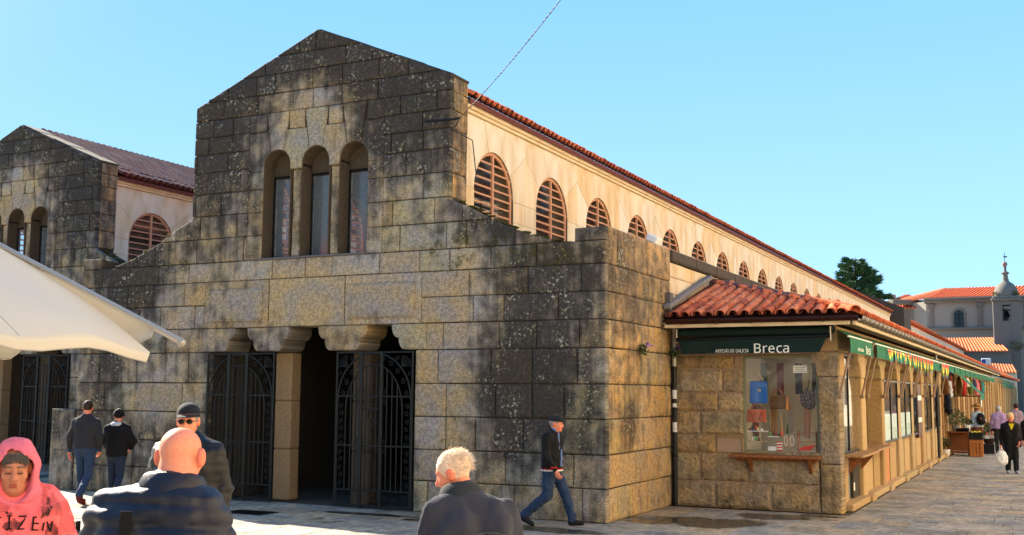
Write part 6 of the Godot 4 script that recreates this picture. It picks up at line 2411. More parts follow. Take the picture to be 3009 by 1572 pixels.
	# companion in a black jacket and hat
	t = person("person in a black jacket, white scarf and black knitted hat beside the jumper", Vector3(-15.45, 0, -14.95), away - 0.1, {"kneel": Vector3(0.10, 0.48, 0.05), "anklel": Vector3(0.10, 0.085, 0.08), "toel": Vector3(0.12, 0.035, 0.24), "kneer": Vector3(-0.10, 0.47, -0.04), "ankler": Vector3(-0.12, 0.12, -0.26), "toer": Vector3(-0.13, 0.03, -0.11), "elr": Vector3(-0.30, 1.12, 0.03), "wrr": Vector3(-0.2, 1.0, 0.16), "ell": Vector3(0.26, 1.12, 0.02), "wrl": Vector3(0.2, 0.95, 0.16)},
		{"height": 1.68, "bulk": 1.05, "sleeve": 1.25, "hair": 1, "seed": 22, "head_turn": 0.4, "cell": 0.017, "head_cell": 0.010, "hem": 0.86, "skirt": 1, "mats": skin_mats(Color(0.80, 0.52, 0.42), Color(0.05, 0.04, 0.04), M.black_cloth, denim2, shoe)})
	on_head(t, "knitted_hat", dome(Vector3(0.100, 0.112, 0.118), -0.35), M.black_cloth, Vector3(0, 0.022, -0.02))
	var sc := MB.new()
	sc.lathe(Vector3(0, 1.40, 0.0), [Vector2(0.13, -0.02), Vector2(0.135, 0.01), Vector2(0.10, 0.05), Vector2(0.08, 0.045)], 20)
	part(t, "scarf", sc, cloth(Color(0.82, 0.82, 0.82), 0.95))
	clear_marks(t)
	# woman in black with a white bag
	t = person("blonde woman in a black tracksuit and yellow top walking along the stalls", Vector3(-1.06, 0, -32.0), 0.25, {"kneel": Vector3(0.09, 0.49, 0.05), "anklel": Vector3(0.09, 0.085, 0.10), "toel": Vector3(0.11, 0.035, 0.25), "kneer": Vector3(-0.09, 0.49, 0.02), "ankler": Vector3(-0.10, 0.085, -0.06), "wrr": Vector3(-0.29, 0.84, 0.06), "wrl": Vector3(0.20, 0.92, 0.10)},
		{"height": 1.56, "bulk": 1.12, "sleeve": 1.2, "hair": 3, "seed": 25, "cell": 0.020, "head_cell": 0.011, "hand_cell": 0.010, "hem": 0.84, "leg": 1.35, "mats": skin_mats(Color(0.82, 0.53, 0.42), Color(0.80, 0.66, 0.42), M.black_cloth, M.black_cloth, mat(Color(0.62, 0.64, 0.70), 0.7))})
	var yt := MB.new()
	yt.slab(PackedVector2Array([Vector2(-0.07, 1.30), Vector2(0, 1.12), Vector2(0.07, 1.30)]), Vector3(0, 0, _front(Vector3(0, 1.2, 0.5)) + 0.012), Vector3.RIGHT, Vector3.UP, 0.03, 0.004)
	part(t, "yellow_top", yt, cloth(Color(0.88, 0.80, 0.10), 0.9))
	var wr := t.position + Basis(Vector3.UP, 0.25) * (Vector3(-0.29, 0.84, 0.06) * (1.56 / 1.72))
	clear_marks(t)
	var bg := Flesh.new()
	bg.egg(Vector3(0, -0.36, 0), Vector3(0.15, 0.20, 0.07), "bag", 0.02)
	bg.egg(Vector3(0.03, -0.47, 0), Vector3(0.12, 0.09, 0.06), "bag", 0.03)
	bg.cap(Vector3(0, -0.08, 0), Vector3(0.0, -0.26, 0), 0.022, 0.07, "bag", 0.05)
	bg.folds = {"bag": [0.016, 14.0, 0.5]}
	single("carrier_bag", merge_surfaces([bg.build(0.014)], {"bag": M.plastic, "cloth": M.plastic}), null, "white plastic carrier bag hanging from the hand of the woman in black", "bag", wr + Vector3(0, 0.0, 0.0))
	# man in a lilac shirt
	t = person("grey-haired man in a lilac shirt and dark trousers walking away", Vector3(-1.70, 0, -41.0), away - 0.35, {"head": Vector3(0, 1.58, 0.06), "kneer": Vector3(-0.1, 0.48, -0.05), "ankler": Vector3(-0.12, 0.13, -0.25), "toer": Vector3(-0.12, 0.03, -0.1)},
		{"height": 1.68, "bulk": 1.12, "sleeve": 1.2, "hair": 1, "seed": 30, "cell": 0.022, "head_cell": 0.012, "hand_cell": 0.011, "hem": 0.95, "mats": skin_mats(Color(0.78, 0.5, 0.4), Color(0.66, 0.65, 0.63), cloth(Color(0.70, 0.58, 0.74), 0.9), cloth(Color(0.17, 0.165, 0.15), 0.9), shoe)})
	clear_marks(t)
	# shopper in a straw hat with a backpack
	t = person("shopper in a wide straw hat, pale blue jacket and brown shorts at the crates", Vector3(-2.45, 0, -42.2), away + 0.2, {"elr": Vector3(-0.33, 1.18, 0.15), "wrr": Vector3(-0.52, 1.16, 0.32)},
		{"height": 1.70, "bulk": 1.0, "sleeve": 1.2, "hair": 1, "seed": 33, "cell": 0.022, "head_cell": 0.012, "hand_cell": 0.011, "hem": 0.95, "leg": 1.3, "mats": skin_mats(Color(0.74, 0.48, 0.38), Color(0.10, 0.07, 0.05), cloth(Color(0.66, 0.76, 0.82), 0.9), cloth(Color(0.48, 0.27, 0.15), 0.9), shoe)})
	var st := MB.new()
	st.lathe(Vector3.ZERO, [Vector2(0.21, -0.02), Vector2(0.20, 0.0), Vector2(0.105, 0.02), Vector2(0.10, 0.06), Vector2(0.085, 0.10), Vector2(0.04, 0.115), Vector2(0.001, 0.118)], 24)
	var hatp := on_head(t, "straw_hat", st, cloth(Color(0.72, 0.52, 0.26), 0.9), Vector3(0, 0.055, -0.02), 1.0, Basis(Vector3.RIGHT, -0.25))
	var hb := MB.new()
	hb.lathe(Vector3.ZERO, [Vector2(0.108, 0.018), Vector2(0.104, 0.05)], 24)
	part(hatp, "hat_band", hb, M.black_cloth)
	clear_marks(t)
	var bp := Flesh.new()
	bp.egg(Vector3(0, 0, 0), Vector3(0.16, 0.22, 0.10), "pack", 0.03)
	bp.egg(Vector3(0, -0.08, -0.06), Vector3(0.13, 0.12, 0.08), "pack", 0.03)
	var pk2 := single("backpack", merge_surfaces([bp.build(0.016)], {"pack": M.black_cloth, "cloth": M.black_cloth}), null, "black backpack worn by the shopper in the straw hat", "backpack", Vector3(-2.45, 1.20, -42.2) + Basis(Vector3.UP, away + 0.2) * Vector3(0, 0, -0.19), Basis(Vector3.UP, away + 0.2))
	var bd := MB.new()
	bd.ball(Vector3(0.07, 0.02, -0.115), Vector3(0.022, 0.022, 0.006), 10, 6)
	part(pk2, "round_badge", bd, mat(Color(0.8, 0.35, 0.28), 0.7))
	# others further up the street
	t = person("brown-haired woman in a pale mauve jumper beyond the lilac shirt", Vector3(-1.36, 0, -48.0), away, {}, {"height": 1.70, "bulk": 1.0, "hair": 3, "seed": 36, "cell": 0.026, "head_cell": 0.013, "hand_cell": 0.012, "mats": skin_mats(Color(0.76, 0.5, 0.4), Color(0.22, 0.13, 0.08), cloth(Color(0.62, 0.52, 0.58), 0.9), M.black_cloth, shoe)})
	clear_marks(t)
	t = person("dark-haired woman in glasses, dark jacket and bright blue top", Vector3(-0.62, 0, -33.4), 0.3, {}, {"height": 1.62, "bulk": 1.02, "hair": 3, "seed": 38, "cell": 0.022, "head_cell": 0.011, "hand_cell": 0.012, "hem": 0.8, "mats": skin_mats(Color(0.70, 0.42, 0.32), Color(0.04, 0.03, 0.03), M.black_cloth, M.black_cloth, shoe)})
	var bt := MB.new()
	bt.cbox(Vector3(0, 1.05, _front(Vector3(0, 1.05, 0.5)) + 0.004), Vector3(0.20, 0.46, 0.02), 0.008)
	part(t, "blue_top", bt, cloth(Color(0.10, 0.52, 0.82), 0.9))
	var gg := MB.new()
	for e: float in [-1.0, 1.0]:
		var p := []
		for k in 11: p.append(Vector3(e * 0.033 + cos(TAU * k / 10.0) * 0.024, sin(TAU * k / 10.0) * 0.019, 0.098))
		gg.tube(p, 0.003, 4, false)
	on_head(t, "glasses", gg, M.dark, Vector3.ZERO)
	clear_marks(t)
	t = person("man in a dark coat far up the street beside the last awnings", Vector3(-0.72, 0, -52.0), 0.3, {}, {"height": 1.78, "hair": 1, "seed": 39, "cell": 0.026, "head_cell": 0.013, "hand_cell": 0.012, "mats": skin_mats(Color(0.72, 0.45, 0.35), Color(0.05, 0.04, 0.03), cloth(Color(0.12, 0.12, 0.14), 0.9), M.black_cloth, shoe)})
	clear_marks(t)

# how far the latest figure's surface lies along z at (x, y): marched from p.z towards 0
func _front(p: Vector3) -> float:
	var sg := signf(p.z)
	var z := absf(p.z)
	for k in 40:
		var d := last_flesh.dist(Vector3(p.x, p.y, z * sg), last_flesh.every)
		if d < 0.001 or z < 0.02: break
		z -= maxf(d * 0.8, 0.001)
	return z


func parasol(label: String, hub: Vector3, tip: Vector3, group: String) -> void:
	# square market parasol: four ribs, sagging cloth, pole; tip is one corner
	var t := thing("market_parasol", label, "parasol", Vector3(hub.x, 0, hub.z), group)
	var h := hub.y
	var arm := Vector3(tip.x - hub.x, 0, tip.z - hub.z)
	var drop := tip.y - h
	var pole := MB.new()
	pole.tube([Vector3(0, 0.05, 0), Vector3(0, h - 0.02, 0)], 0.03, 10)
	part(t, "pole", pole, M.steel)
	var bs := MB.new()
	bs.cbox(Vector3(0, 0.05, 0), Vector3(0.7, 0.1, 0.7), 0.02)
	part(t, "base", bs, M.cement)
	for k in 4:
		var q := Basis(Vector3.UP, PI * 0.5 * k)
		var a := q * arm
		var b := Basis(Vector3.UP, PI * 0.5 * (k + 1)) * arm
		var rb := MB.new()
		var d := (a + Vector3(0, drop, 0)).normalized()
		var ln := (a + Vector3(0, drop, 0)).length()
		rb.cbox(Vector3(0, h + 0.005, 0) + d * ln * 0.5, Vector3(0.03, ln, 0.045), 0.006, Basis(Quaternion(Vector3.UP, d)))
		rb.ball(Vector3(0, h, 0) + d * ln, Vector3.ONE * 0.028, 8, 6)
		var o := part(t, "rib", rb, M.steel)
		var st := MB.new()
		var e := Vector3(0, h, 0) + d * ln * 0.55
		st.tube([Vector3(0, h - 0.75, 0), e], 0.014, 6)
		part(o, "strut", st, M.steel)
		# cloth between this rib and the next
		var rows := []
		for i in 9:
			var v := i / 8.0
			var line := []
			for j in 21:
				var u := j / 20.0
				var edge := (a * 0.92).lerp(b * 0.92, u)
				var sag := sin(PI * u) * (0.02 * v)
				var p := edge * v + Vector3(0, h + drop * 0.92 * v - sag + 0.012, 0)
				# wrinkles running from the corners
				p.y += 0.07 * v * sin(u * 10.0 + v * 4.0) * sin(PI * u) + 0.035 * sin(u * 19.0 - v * 9.0) * v * sin(PI * u)
				p.y -= 0.17 * pow(v, 4.0) * exp(-pow((1.0 - u) / 0.16, 2.0))
				p += edge.normalized() * (0.02 * sin(u * 14.0 + v * 3.0) * v)
				line.append(p)
			rows.append(line)
		var last: Array = rows[8]
		for w in [0.045, 0.09]:
			var line := []
			for j in 21:
				var p: Vector3 = last[j]
				line.append(p + Vector3(0, -w * (0.8 + 0.2 * sin(j * 0.9)), 0) + Vector3(p.x, 0, p.z).normalized() * (-0.02 * w / 0.09 + 0.03 * sin(j * 1.1 + k) * w))
			rows.append(line)
		var cl := MB.new()
		cl.grid(rows, 0.003)
		var cp := part(t, "canopy_panel", cl, M.canvas)
		var sm := MB.new()
		for jj in [7, 14]:
			var sp := []
			for i in 9: sp.append((rows[i] as Array)[jj] + Vector3(0, 0.003, 0))
			sm.tube(sp, 0.004, 4, false)
		var hp := []
		for jj in 21: hp.append((rows[10] as Array)[jj])
		sm.tube(hp, 0.006, 4, false)
		part(cp, "seam", sm, M.seam)
	var tp := MB.new()
	tp.lathe(Vector3(0, h, 0), [Vector2(0.09, 0.0), Vector2(0.07, 0.05), Vector2(0.02, 0.09), Vector2(0.001, 0.10)], 12)
	part(t, "finial", tp, M.canvas)

func hanging_bag(label: String, at: Vector3, w: float, h: float, d: float, m: Material, strap: float, strap_m: Material, flare := 0.0, arch := false) -> Node3D:
	var t := thing("bag", label, "bag", at, "goods in the shop window")
	var f := PackedVector2Array([Vector2(-w * 0.5 - flare, -h), Vector2(w * 0.5 + flare, -h), Vector2(w * 0.5, 0), Vector2(-w * 0.5, 0)])
	var mb := MB.new()
	mb.slab(f, Vector3(0, 0, d * 0.5), Vector3.RIGHT, Vector3.UP, d, 0.012, 0.006, Rect2(), true)
	part(t, "body", mb, m)
	for z: float in [-0.3, 0.3]:
		var s := MB.new()
		var p := []
		for k in 9:
			var a := PI * k / 8.0
			p.append(Vector3(cos(a) * w * (0.28 if arch else 0.30), sin(a) * strap if arch else (1.0 - absf(cos(a))) * strap, z * d))
		s.tube(p, 0.008, 5)
		part(t, "handle", s, strap_m)
	return t

func shop_goods() -> void:
	rng.seed = 51
	var z := ZB - 0.22
	var grp := "goods in the shop window"
	var blue := mat(Color(0.06, 0.36, 0.68), 0.85)
	var b := hanging_bag("bright blue cloth tote bag hanging in the shop window", Vector3(-4.79, 2.27, z), 0.30, 0.40, 0.05, blue, 0.16, M.gold[0], 0.01)
	var bd := MB.new()
	bd.ball(Vector3(0.02, -0.17, 0.035), Vector3(0.035, 0.035, 0.008), 12, 6)
	part(b, "round_badge", bd, M.steel)
	var bask := surf(Color(0.85, 0.42, 0.25), M.woodtex, 8.0, 0.8)
	var k := hanging_bag("orange woven basket bag with red zigzags under the blue tote", Vector3(-4.83, 1.76, z + 0.02), 0.31, 0.23, 0.12, bask, 0.09, M.counter_wood, 0.012, true)
	for q in [[-0.12, -0.05], [-0.04, -0.18], [0.04, -0.05], [0.12, -0.18]]:
		pass
	var zg := MB.new()
	zg.tube([Vector3(-0.10, -0.03, 0.075), Vector3(-0.05, -0.19, 0.075), Vector3(0.0, -0.05, 0.075), Vector3(0.06, -0.19, 0.075), Vector3(0.12, -0.04, 0.075)], 0.006, 5)
	part(k, "zigzag", zg, M.darkred)
	var w := hanging_bag("brown striped woven handbag hanging in the shop window", Vector3(-4.45, 2.02, z - 0.05), 0.29, 0.25, 0.08, surf(Color(0.50, 0.36, 0.16), M.woodtex, 6.0, 0.9), 0.10, mat(Color(0.62, 0.34, 0.13), 0.7), 0.0, true)
	for y in [-0.05, -0.12, -0.19]:
		var s := MB.new()
		s.box(Vector3(0, y, 0.052), Vector3(0.285, 0.018, 0.004))
		part(w, "stripe", s, mat(Color(0.38, 0.20, 0.10), 0.9))
	# tassels
	for q in [[-4.28, 2.0, 0.24, Color(0.82, 0.50, 0.14)], [-4.22, 1.98, 0.22, Color(0.50, 0.36, 0.20)], [-4.39, 1.70, 0.38, Color(0.62, 0.48, 0.28)], [-4.28, 1.52, 0.18, Color(0.13, 0.24, 0.06)]]:
		var tm := MB.new()
		tm.lathe(Vector3.ZERO, [Vector2(0.004, 0.0), Vector2(0.014, -0.02), Vector2(0.012, -0.05), Vector2(0.030, -q[2]), Vector2(0.001, -q[2])], 10)
		var names := {0.24: "yellow", 0.22: "brown", 0.38: "straw", 0.18: "dark green"}
		single("tassel", tm, mat(q[3], 0.9), "%s yarn tassel hanging in the shop window" % names[q[2]], "tassel", Vector3(q[0], q[1], z), Basis.IDENTITY, grp)
	# black patterned shoulder bag
	var pat := mat(Color.WHITE, 0.85)
	pat.albedo_texture = noise_tex(256, 0.035, 61, [Color(0.62, 0.72, 0.80), Color(0.5, 0.25, 0.22), Color(0.03, 0.03, 0.035), Color(0.03, 0.03, 0.035), Color(0.3, 0.38, 0.4)], [0.16, 0.27, 0.32, 0.75, 0.86], FastNoiseLite.TYPE_SIMPLEX, 3)
	pat.uv1_triplanar = true
	pat.uv1_scale = Vector3.ONE * 2.0
	var bk := thing("bag", "black patterned shoulder bag with long straps in the shop window", "bag", Vector3(-3.90, 2.12, z), grp)
	var fl := Flesh.new()
	fl.egg(Vector3(0, -0.18, 0), Vector3(0.15, 0.17, 0.05), "bag", 0.02)
	fl.cap(Vector3(-0.10, -0.1, 0), Vector3(0.0, 0.06, 0), 0.03, 0.012, "bag", 0.03)
	fl.cap(Vector3(0.10, -0.1, 0), Vector3(0.12, 0.03, 0), 0.03, 0.012, "bag", 0.03)
	part(bk, "body", merge_surfaces([fl.build(0.014)], {"bag": pat, "cloth": pat}), null)
	var st := MB.new()
	st.tube([Vector3(0.0, 0.05, 0), Vector3(0.055, 0.50, 0), Vector3(0.12, 0.02, 0)], 0.008, 5)
	part(bk, "strap", st, M.black_cloth)
	# shelves
	for q in [[-4.82, 1.37, 0.36, "upper"], [-4.82, 1.19, 0.32, "lower"], [-4.53, 1.28, 0.18, "middle"]]:
		var sh := MB.new()
		sh.cbox(Vector3.ZERO, Vector3(q[2], 0.014, 0.16), 0.003)
		single("glass_shelf", sh, M.white if q[3] != "lower" else M.pale_wood, "%s little shelf of trinkets in the shop window" % q[3], "shelf", Vector3(q[0], q[1], z), Basis.IDENTITY, grp)
	var cols := [[Color(0.55, 0.04, 0.05), "red"], [Color(0.85, 0.82, 0.78), "white"], [Color(0.08, 0.09, 0.12), "black"], [Color(0.20, 0.62, 0.12), "green"], [Color(0.80, 0.35, 0.08), "orange"], [Color(0.35, 0.16, 0.08), "brown"], [Color(0.75, 0.70, 0.5), "cream"]]
	for q in 14:
		var c: Array = cols[(q * 3) % 7]
		var y: float = [1.377, 1.287, 1.197][q % 3]
		var x: float = [-4.97, -4.60, -4.97][q % 3] + 0.055 * (q / 3) + rr(-0.01, 0.01)
		var hh := rr(0.04, 0.11)
		var cu := MB.new()
		cu.lathe(Vector3.ZERO, [Vector2(0.001, 0), Vector2(0.022, 0), Vector2(0.026, hh * 0.5), Vector2(0.018, hh * 0.9), Vector2(0.001, hh)], 10)
		single("trinket", cu, mat(c[0], 0.5), "small %s trinket standing on the %s shelf of the shop window" % [c[1], ["upper", "middle", "lower"][q % 3]], "trinket", Vector3(x, y, z + rr(-0.03, 0.03)), Basis.IDENTITY, grp)
	# box, books, wooden rack, red tray, necklaces
	var bx := MB.new()
	bx.cbox(Vector3(0, 0.06, 0), Vector3(0.14, 0.12, 0.10), 0.006)
	single("gift_box", bx, M.white, "white cardboard gift box on the shop window floor", "box", Vector3(-4.55, 0.985, z + 0.04))
	var bo := thing("book_stack", "upright stack of red and white striped booklets in the shop window", "books", Vector3(-4.42, 0.985, z + 0.05))
	for q in 9:
		var s := MB.new()
		s.cbox(Vector3(rr(-0.004, 0.004), 0.012 + q * 0.024, 0), Vector3(0.085, 0.022, 0.08), 0.002)
		part(bo, "booklet", s, M.white if q % 2 else mat(Color(0.75, 0.14, 0.12), 0.8))
	var rk := thing("display_rack", "small wooden display rack with white shelves in the shop window", "rack", Vector3(-3.93, 0.985, z - 0.02))
	for x in [-0.16, 0.16]:
		var s := MB.new()
		s.cbox(Vector3(x, 0.20, 0), Vector3(0.02, 0.40, 0.16), 0.003)
		part(rk, "upright", s, M.counter_wood)
	for y in [0.08, 0.22, 0.38]:
		var s := MB.new()
		s.cbox(Vector3(0, y, 0), Vector3(0.34, 0.014, 0.17), 0.003)
		part(rk, "shelf", s, M.pale_wood)
	var tr := MB.new()
	tr.cbox(Vector3(0, 0.02, 0), Vector3(0.62, 0.03, 0.22), 0.006)
	single("display_tray", tr, mat(Color(0.55, 0.06, 0.04), 0.6), "flat red display tray on the shop window floor", "tray", Vector3(-4.05, 0.985, z + 0.12))
	var fish := MB.new()
	fish.slab(PackedVector2Array([Vector2(-0.17, -0.05), Vector2(0.05, -0.04), Vector2(0.18, 0.06), Vector2(-0.05, 0.03)]), Vector3.ZERO, Vector3.RIGHT, Vector3.UP, 0.02, 0.004, 0.0, Rect2(), true)
	single("red_ornament", fish, mat(Color(0.75, 0.14, 0.09), 0.6), "slanting red leaf-shaped ornament on the display tray", "ornament", Vector3(-3.93, 1.10, z + 0.12))
	for q in 4:
		var nk := MB.new()
		var p := []
		for j in 13:
			var a := TAU * j / 12.0
			p.append(Vector3(sin(a) * 0.028, cos(a) * 0.09, 0))
		nk.tube(p, 0.007, 5, false)
		single("necklace", nk, mat([Color(0.85, 0.8, 0.7), Color(0.75, 0.55, 0.4), Color(0.9, 0.88, 0.84), Color(0.6, 0.5, 0.4)][q], 0.6), "%s bead necklace looped in the shop window" % ["ivory", "tan", "white", "umber"][q], "necklace", Vector3(-4.30 + q * 0.055, 1.22 - 0.03 * (q % 2), z + 0.08), Basis(Vector3.BACK, rr(-0.2, 0.2)), grp)
	var pap := MB.new()
	pap.box(Vector3.ZERO, Vector3(0.24, 0.13, 0.003))
	var ps := single("notice", pap, M.white, "white paper notice with printed lines stuck inside the shop window", "notice", Vector3(-4.02, 2.48, ZB - 0.13))
	for q in 3:
		var ln := MB.new()
		ln.box(Vector3(-0.01 * (q % 2), 0.035 - 0.035 * q, 0.003), Vector3(0.19 - 0.03 * (q % 2), 0.012, 0.002))
		part(ps, "printed_line", ln, M.greyhair)
	# scarves hung across the back of the window
	var sc := [[Color(0.45, 0.20, 0.10), "rust"], [Color(0.16, 0.22, 0.12), "forest green"], [Color(0.62, 0.44, 0.20), "mustard"], [Color(0.36, 0.06, 0.08), "maroon"], [Color(0.55, 0.52, 0.46), "stone grey"], [Color(0.12, 0.14, 0.22), "ink blue"], [Color(0.70, 0.50, 0.38), "salmon"], [Color(0.20, 0.13, 0.09), "chocolate"]]
	for q in 8:
		var top := 2.60 if q % 2 else 1.90
		var h := rr(0.5, 0.75)
		var x := -4.92 + q * 0.155
		single("hanging_scarf", cloth_strip(Vector3(-0.065, 0, 0), Vector3(0.065, 0, 0), h, 0.03, 0.0, 8), mat(sc[q][0], 0.9), "%s scarf hanging at the back of the shop window" % sc[q][1], "scarf", Vector3(x, top, z - 0.30 - 0.05 * (q % 3)), Basis(Vector3.UP, rr(-0.3, 0.3)), grp)
	# hanging things behind the side pane
	for q in 7:
		var c: Array = cols[(q * 2 + 1) % 7]
		var hh := rr(0.25, 0.5)
		var dm := MB.new()
		dm.lathe(Vector3.ZERO, [Vector2(0.004, 0), Vector2(0.03, -0.05), Vector2(0.045, -hh * 0.6), Vector2(0.02, -hh), Vector2(0.001, -hh)], 8)
		single("pendant_ornament", dm, mat(c[0], 0.6), "%s hanging ornament behind the side pane of the corner shop" % c[1], "ornament", Vector3(XS - 0.45, rr(1.9, 2.3), -20.3 - q * 0.24), Basis.IDENTITY, "ornaments in the side window")

func leafy(t: Node3D, called: String, c: Vector3, r: Vector3, n: int, size: float, m: Material, sd: int) -> void:
	var g := RandomNumberGenerator.new()
	g.seed = sd
	var mb := MB.new()
	for k in n:
		var d := Vector3(g.randf_range(-1, 1), g.randf_range(-1, 1), g.randf_range(-1, 1))
		if d.length() > 1.0: continue
		var p := c + d * r
		var up := Vector3(g.randf_range(-1, 1), g.randf_range(-0.3, 1), g.randf_range(-1, 1)).normalized()
		var s := up.cross(Vector3(g.randf_range(-1, 1), g.randf_range(-1, 1), g.randf_range(-1, 1))).normalized()
		var l := size * g.randf_range(0.7, 1.3)
		mb.quad(p - up * l * 0.5, p + s * l * 0.22, p + up * l * 0.5, p - s * l * 0.22)
	part(t, called, mb, m)

func market_goods() -> void:
	rng.seed = 57
	# flower stand frame
	var t := thing("flower_stand", "open wooden stand with shelves beside the potted shrub", "stand", Vector3(-2.98, 0, -40.6))
	for x in [-0.33, 0.33]:
		for z in [-0.3, 0.3]:
			var s := MB.new()
			s.cbox(Vector3(x, 0.40, z), Vector3(0.05, 0.80, 0.05), 0.006)
			part(t, "leg", s, M.counter_wood)
	for y in [0.10, 0.78]:
		var s := MB.new()
		s.cbox(Vector3(0, y, 0), Vector3(0.74, 0.04, 0.70), 0.006)
		part(t, "shelf", s, M.counter_wood)
	var bk := MB.new()
	bk.box(Vector3(0, 0.44, -0.32), Vector3(0.66, 0.62, 0.02))
	part(t, "back_panel", bk, M.counter_wood)
	# crates
	var slat_crate := func(called: String, label: String, at: Vector3, w: float, h: float, d: float, m: Material, n: int) -> Node3D:
		var c := thing(called, label, "crate", at)
		for s: float in [-1.0, 1.0]:
			for k in n:
				var b := MB.new()
				b.cbox(Vector3(lerpf(-w * 0.5, w * 0.5, (k + 0.5) / n), h * 0.5, s * d * 0.5), Vector3(w / n * 0.72, h, 0.015), 0.003)
				part(c, "slat", b, m)
				var e := MB.new()
				e.cbox(Vector3(s * w * 0.5, h * 0.5, lerpf(-d * 0.45, d * 0.45, (k + 0.5) / n)), Vector3(0.015, h, d / n * 0.7), 0.003)
				part(c, "slat", e, m)
		for y in [0.06, h - 0.08]:
			for s: float in [-1.0, 1.0]:
				var b := MB.new()
				b.cbox(Vector3(0, y, s * (d * 0.5 + 0.012)), Vector3(w, 0.07, 0.012), 0.003)
				part(c, "rail", b, m)
		var fl := MB.new()
		fl.box(Vector3(0, 0.02, 0), Vector3(w - 0.03, 0.02, d - 0.03))
		part(c, "bottom", fl, m)
		return c
	slat_crate.call("wooden_crate", "upright orange wooden crate carrying a black crate of lemons", Vector3(-2.38, 0, -39.85), 0.40, 0.56, 0.34, M.crate_wood, 4)
	var bc := mat(Color(0.025, 0.025, 0.028), 0.5)
	var top: Node3D = slat_crate.call("plastic_crate", "black plastic crate of lemons on the orange wooden crate", Vector3(-2.38, 0.565, -39.85), 0.42, 0.24, 0.34, bc, 7)
	slat_crate.call("plastic_crate", "dark grey ventilated crate under the wicker basket", Vector3(-2.12, 0, -42.1), 0.36, 0.34, 0.34, mat(Color(0.10, 0.10, 0.105), 0.5), 8)
	slat_crate.call("plastic_crate", "black plastic tray crate on the flower stand", Vector3(-2.82, 0.80, -40.45), 0.38, 0.12, 0.40, bc, 7)
	for k in 9:
		var l := MB.new()
		l.ball(Vector3.ZERO, Vector3(0.035, 0.032, 0.045), 8, 6)
		single("lemon", l, mat(Color(0.86, 0.80, 0.10), 0.5), "yellow lemon in the black crate", "lemon", Vector3(-2.50 + 0.075 * (k % 4), 0.80 + 0.02 * (k % 2), -39.95 + 0.10 * (k / 4)), Basis(Vector3.UP, k * 0.8), "lemons in the crate")
	var wb := thing("wicker_basket", "wicker basket with a tall hoop handle on the grey crate", "basket", Vector3(-2.10, 0.345, -42.1))
	var bm := MB.new()
	bm.lathe(Vector3.ZERO, [Vector2(0.13, 0), Vector2(0.19, 0.10), Vector2(0.21, 0.17), Vector2(0.22, 0.18), Vector2(0.20, 0.17), Vector2(0.12, 0.02)], 18)
	part(wb, "bowl", bm, mat(Color(0.17, 0.10, 0.06), 0.8))
	var hn := MB.new()
	var hp := []
	for k in 13:
		var a := PI * k / 12.0
		hp.append(Vector3(cos(a) * 0.20, 0.16 + sin(a) * 0.26, 0))
	hn.tube(hp, 0.012, 6)
	part(wb, "handle", hn, mat(Color(0.10, 0.06, 0.04), 0.8))
	var pp := MB.new()
	pp.slab(PackedVector2Array([Vector2(-0.12, 0.10), Vector2(0.06, 0.10), Vector2(-0.02, 0.30), Vector2(-0.13, 0.28)]), Vector3(0, 0, 0.03), Vector3.RIGHT, Vector3.UP, 0.01, 0.002, 0.0, Rect2(), true)
	single("price_card", pp, M.white, "white price card standing in the wicker basket", "card", Vector3(-2.10, 0.345, -42.08))
	# potted shrub and smaller pots
	var leafm := mat(Color(0.30, 0.36, 0.24), 0.7)
	leafm.backlight = Color(0.15, 0.2, 0.08)
	var dk := mat(Color(0.12, 0.20, 0.07), 0.7)
	for q in [[-3.05, -40.4, 0.30, 0.42, 900, "bushy grey-green potted shrub on the flower stand", 0.80, 1], [-2.72, -40.9, 0.18, 0.16, 300, "small leafy plant in a white pot behind the tray crate", 0.80, 0], [-3.28, -39.2, 0.16, 0.3, 260, "slim potted herb at the foot of the stall pillar", 0.02, 0]]:
		var p := thing("potted_plant", q[5], "plant", Vector3(q[0], q[6], q[1]))
		var pm := MB.new()
		pm.lathe(Vector3.ZERO, [Vector2(0.001, 0), Vector2(0.09, 0), Vector2(0.13, 0.20), Vector2(0.135, 0.22), Vector2(0.12, 0.21), Vector2(0.001, 0.19)], 14)
		part(p, "pot", pm, M.white if q[7] == 0 else M.cement)
		var sm := MB.new()
		for k in 5: sm.tube([Vector3(0, 0.18, 0), Vector3(rr(-0.1, 0.1), 0.2 + q[3] * 0.6, rr(-0.1, 0.1))], 0.008, 4)
		part(p, "stem", sm, M.counter_wood)
		leafy(p, "foliage", Vector3(0, 0.22 + q[3] * 0.62, 0), Vector3(q[2] * 1.25, q[3] * 0.75, q[2] * 1.1), q[4], 0.085, leafm if q[7] else dk, int(q[1] * 10))
	# garments hanging at the stall
	for k in 5:
		var g := thing("hanging_garment", "%s garment hanging from the stall beam beyond the red shutter" % ["ochre fur", "dark navy", "black and white", "white", "rust"][k], "garment", Vector3(XS + 0.12, [2.62, 2.10, 1.95, 2.5, 2.7][k], -39.2 - k * 0.42), "garments on the stall")
		var f := Flesh.new()
		f.cap(Vector3(0, -0.05, 0.10), Vector3(0, -0.05, -0.10), 0.05, 0.05, "g", 0.05)
		f.cap(Vector3(0, -0.05, 0), Vector3(0, -0.45, 0), 0.08, 0.12, "g", 0.06)
		f.folds = {"g": [0.035, 14.0, 0.4]}
		part(g, "cloth", merge_surfaces([f.build(0.024)], {"g": cloth([Color(0.42, 0.25, 0.09), Color(0.07, 0.08, 0.16), Color(0.10, 0.10, 0.10), Color(0.82, 0.81, 0.79), Color(0.45, 0.18, 0.12)][k], 0.95)}), null)
		var hk := MB.new()
